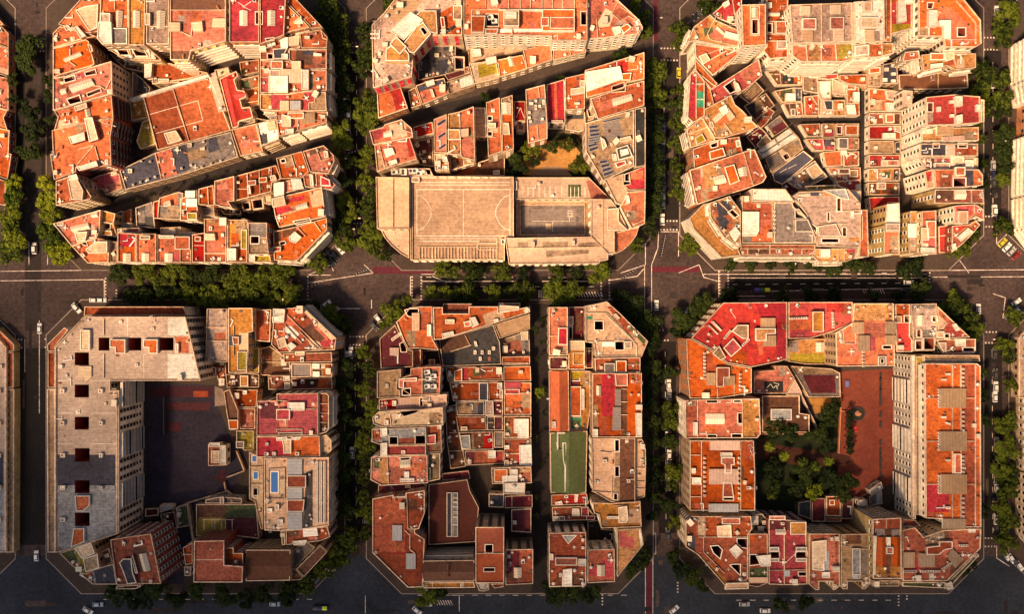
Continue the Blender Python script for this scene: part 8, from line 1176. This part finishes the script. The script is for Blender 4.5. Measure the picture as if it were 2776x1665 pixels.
# scooters parked in ranks
sb = MB(); sb.box(0, 0, .45, 1.2, .28, .3, M_DARK); sb.box(.55, 0, .75, .12, .6, .1, M_METAL); sb.box(-.25, 0, .75, .6, .3, .1, M_DARK); SCB = sb.data('scooter_body')
sw = MB()
for k in range(10):
    a0, a1 = k * math.pi / 5, (k + 1) * math.pi / 5
    sw.face([(.26 * math.cos(a0), -.06, .26 * math.sin(a0)), (.26 * math.cos(a1), -.06, .26 * math.sin(a1)), (.26 * math.cos(a1), .06, .26 * math.sin(a1)), (.26 * math.cos(a0), .06, .26 * math.sin(a0))], M_DARK)
    sw.face([(0, .06, 0), (.26 * math.cos(a0), .06, .26 * math.sin(a0)), (.26 * math.cos(a1), .06, .26 * math.sin(a1))], M_METAL)
SWH = sw.data('scooter_wheel')
for x, y, n, dx, dy, rot, l in [(1605, 570, 9, -1.2, 6, 0, 'at the bike lane bend on the third avenue'), (1577, 760, 8, 3, 5, 30, 'by the dark trees at the third avenue crossing'), (745, 700, 5, 8, -4, 60, 'left of the middle crossing'), (1935, 702, 10, 6, 0, 90, 'beside the recycling bins'), (860, 664, 6, 6, -2, 60, 'under the wedge corner chamfer'), (1540, 650, 8, -6, 4, 60, 'at the school corner')]:
    for k in range(n):
        p = W(P('F', [x + dx * k, y + dy * k])[0], .5); o = empty('parked_scooter', (p[0], p[1], .01), math.radians(rot)); tag(o, 'scooter, %s in the rank %s' % (ORD[k].replace('topmost', 'first'), l), 'scooter', 'parked scooters ' + l)
        inst('body', SCB, o, (0, 0, 0)); inst('wheel', SWH, o, (.62, 0, .27)); inst('wheel', SWH, o, (-.6, 0, .27))
# recycling containers
def bin_(x, y, c, l):
    p = W(P('F', [x, y])[0], 1.5); o = empty('recycling_container', (p[0], p[1], .01)); tag(o, l, 'recycling bin', 'street recycling containers')
    b = MB(); b.prism([(-.95, -.75), (.95, -.75), (.95, .75), (-.95, .75)], .1, 1.45, simple('bin_grey', (.1, .1, .1), .5)); b.build('body', o)
    b = MB(); gable(b, [(-1, -.8), (1, -.8), (1, .8), (-1, .8)], 1.4, .35, simple('bin_' + l.split()[0], c, .4), simple('bin_' + l.split()[0], c, .4), .1); b.build('lid', o)
for x, y, c, l in [(1830, 701, (.12, .06, .45), 'purple recycling container on the middle street'), (1843, 701, (.03, .12, .04), 'green recycling container on the middle street'), (1855, 701, (.75, .8, .03), 'yellow recycling container on the middle street'), (784, 1472, (.75, .7, .02), 'yellow recycling container at the bottom edge'), (773, 1472, (.02, .04, .15), 'blue recycling container at the bottom edge'), (762, 1472, (.1, .06, .04), 'brown recycling container at the bottom edge'), (806, 1376, (.30, .27, .03), 'olive skip container at the bottom crossing chamfer')]:
    bin_(x, y, c, l)
# round fountain planter and benches on the plaza, table tennis table, garden walls, pergola
p = W(P('G1', [129, 85.5])[0], .8)
b = MB(); n = 20
ring = [(2.9 * math.cos(k * math.pi / 10), 2.9 * math.sin(k * math.pi / 10)) for k in range(n)]
b.ring(ring, .5, 0, .5, M_DARK); b.cap([(x * .8, y * .8) for x, y in ring], .25, M_SOIL); o = b.build('round_planter'); o.location = (p[0], p[1], .15); tag(o, 'round dark rimmed planter with a reddish boulder on the brick plaza', 'planter')
b = MB(); r_ = random.Random(2)
pts = [(1.3 * math.cos(k * .9) * r_.uniform(.7, 1.1), 1.3 * math.sin(k * .9) * r_.uniform(.7, 1.1)) for k in range(7)]
b.prism(ccw(pts), 0, .5, M_TERRA); b.prism(ccw([(x * .6, y * .6) for x, y in pts]), .5, .9, M_TERRA); b.build('boulder', o)
k = 0
for y in (58, 61, 66, 69, 73.5, 77.5, 86, 93, 106, 112, 115.5, 119, 124, 129.5):
    p = W(P('G1', [145, y])[0], .5); b = MB(); b.box(0, 0, .35, .9, 2.3, .1, M_DARK); b.box(0, -.8, 0, .6, .15, .35, M_DARK); b.box(0, .8, 0, .6, .15, .35, M_DARK); b.box(-.4, 0, .45, .08, 2.3, .45, M_DARK)
    o = b.build('plaza_bench'); o.location = (p[0], p[1], .17); tag(o, 'dark bench, %s from the top in the plaza bench line' % ORD[k].replace('topmost', 'first'), 'bench', 'plaza benches'); k += 1
p = W(P('G1', [121, 64])[0], .8); o = empty('table_tennis_table', (p[0], p[1], .17)); tag(o, 'blue table tennis table on the brick plaza', 'table')
b = MB(); b.box(0, 0, .7, 1.5, 2.7, .06, simple('table_blue', (.12, .14, .35), .4)); b.build('table_top', o); b = MB(); b.box(0, 0, .76, 1.6, .05, .15, M_WHITE); b.build('net', o)
for s in (-1, 1): b = MB(); b.box(0, s, 0, 1.1, .1, .7, M_DARK); b.build('leg', o)
p = W(P('G1', [127, 96.5])[0], 1); b = MB(); b.box(0, 0, 0, 1.2, 2.4, .5, simple('red_plastic', (.6, .03, .03), .4)); b.box(0, -.8, .5, 1.0, .7, .5, simple('red_plastic', (.6, .03, .03), .4)); o = b.build('play_slide'); o.location = (p[0], p[1], .17); tag(o, 'small bright red play box beside the plaza hedge', 'play box')
def wall(fr, s, h, wd, label, m=None, z=.15):
    b = MB(); q = [W(v, h) for v in P(fr, s)]
    for a, c in zip(q[:-1], q[1:]): b.bar(a, c, z, wd, h, m or M_PAR)
    tag(b.build('garden_wall'), label, 'wall')
wall('G1', '88 72 101 99', 2.6, .6, 'slanting stone wall from the pink fan to the garden'); wall('G1', '116.5 74 116.5 83 115 114', 1.4, .45, 'thin pink wall between garden and brick plaza', M_TERRA)
wall('G2', '125 78 137 72', 1.6, .5, 'slanting pink wall at the lower plaza end', M_TERRA); wall('G1', '124 84 116.5 83.5', 1, .4, 'short pink cross wall left of the round planter', M_TERRA)
wall('D1', '89 72 89 100', 3, .4, 'dark pole fence wall on the navy playground', M_DARK); wall('D1', '143 112 149 127 136 132', 2.2, .5, 'pale bent wall right of the navy playground'); wall('D2', '95 85 107 79.5 136 71', 2.0, .5, 'long pale wall slanting along the playground foot'); wall('D2', '134 64 135 70 141 75 152 80', 1.8, .5, 'curved pale garden wall under the pool terraces')
wall('D2', '107 81 111 107', 3.2, .9, 'thick pale wall left of the painted playground'); wall('B1', '160 103 168 114 178 133', 3.0, .6, 'ivy covered wall on the right of the school garden', M_LEAFD); wall('B1', '118 117 140 108', 2, .4, 'pale slanting wall at the top of the school garden')
wall('A1', '129.5 122 148 119', 3, .5, 'pale wall between ochre play terrace and mustard terrace'); wall('G1', '57 100 99 100', 2.5, .5, 'pinkish wall line under the brown brick hall', M_TERRA)
wall('E2', '49 62 49 112', 6, .3, 'thin pale wall between terracotta roof and deep brown hall')
for k in range(5):
    q = W(P('B1', [155 + k * 1.8, 110.5 + k * .8])[0], 2); b = MB(); b.box(0, 0, 0, .12, 3.4, 2.1, M_TERRA, .25) if 0 else b.box(0, 0, 2.0, .14, 3.6, .14, M_TERRA, .25); b.box(.4, 1.5, 0, .12, .12, 2.0, M_TERRA); b.box(-.4, -1.5, 0, .12, .12, 2.0, M_TERRA)
    o = b.build('pergola_arch'); o.location = (q[0], q[1], .15); tag(o, 'wooden pergola arch, %s from the left in the school garden' % ORD[k].replace('topmost', 'first'), 'pergola', 'school garden pergola arches')
SHADE_BLOBS = [(-215, -125, 95), (-200, -100, 70), (-150, -140, 80), (-110, -120, 60), (-60, -150, 75), (0, -150, 55), (-230, -60, 60), (-245, -20, 60), (-190, -75, 45), (50, -165, 60), (120, -170, 60), (180, -175, 60), (-150, -95, 60), (-90, -140, 50), (-225, -100, 50)]
# ================================================================ added translucent blobs out of view, dimming the sun over the lower left
m, t, b_ = new_mat('added_shade_blobs', 1); b_.inputs['Base Color'].default_value = (.9, .9, .9, 1)
tp = N(t, 'ShaderNodeBsdfTransparent'); mx = N(t, 'ShaderNodeMixShader'); mx.inputs[0].default_value = .5
t.links.new(tp.outputs[0], mx.inputs[1]); t.links.new(b_.outputs[0], mx.inputs[2]); t.links.new(mx.outputs[0], t.nodes['Material Output'].inputs[0])
cb = bmesh.new(); rc = random.Random(9); CZ = 640
off = CZ / math.tan(SUN_EL)
for x, y, r in SHADE_BLOBS:
    z = CZ + rc.uniform(-30, 30); o_ = z / math.tan(SUN_EL)
    mtx = __import__('mathutils').Matrix.Translation((x + math.cos(SUN_AZ) * o_, y + math.sin(SUN_AZ) * o_, z)) @ __import__('mathutils').Matrix.Diagonal((r, r, r * .3, 1))
    bmesh.ops.create_icosphere(cb, subdivisions=3, radius=1, matrix=mtx)
for v in cb.verts: v.co += Vector((math.sin(v.co.y * .11) * 5, math.cos(v.co.x * .13) * 5, 0))
m2 = m.copy(); m2.name = 'thin_shade_blobs'; m2.node_tree.nodes['Mix Shader'].inputs[0].default_value = .13  # thinner blobs, added to dim the sun over the whole lower row
nf = len(cb.faces)
for k in range(26):
    x = rc.uniform(-230, 230); y = rc.uniform(-150, -30) - abs(x + 60) * .05; z = CZ + 90 + rc.uniform(-30, 30); o_ = z / math.tan(SUN_EL); r = rc.uniform(45, 80)
    mtx = __import__('mathutils').Matrix.Translation((x + math.cos(SUN_AZ) * o_, y + math.sin(SUN_AZ) * o_, z)) @ __import__('mathutils').Matrix.Diagonal((r, r, r * .2, 1))
    bmesh.ops.create_icosphere(cb, subdivisions=3, radius=1, matrix=mtx)
cb.faces.ensure_lookup_table()
for k, f in enumerate(cb.faces): f.material_index = 0 if k < nf else 1
me = bpy.data.meshes.new('added_shade_blobs'); cb.to_mesh(me); me.materials.append(m); me.materials.append(m2); o = bpy.data.objects.new('added_shade_blobs', me); COL.objects.link(o); tag(o, kind='stuff')
build_all()
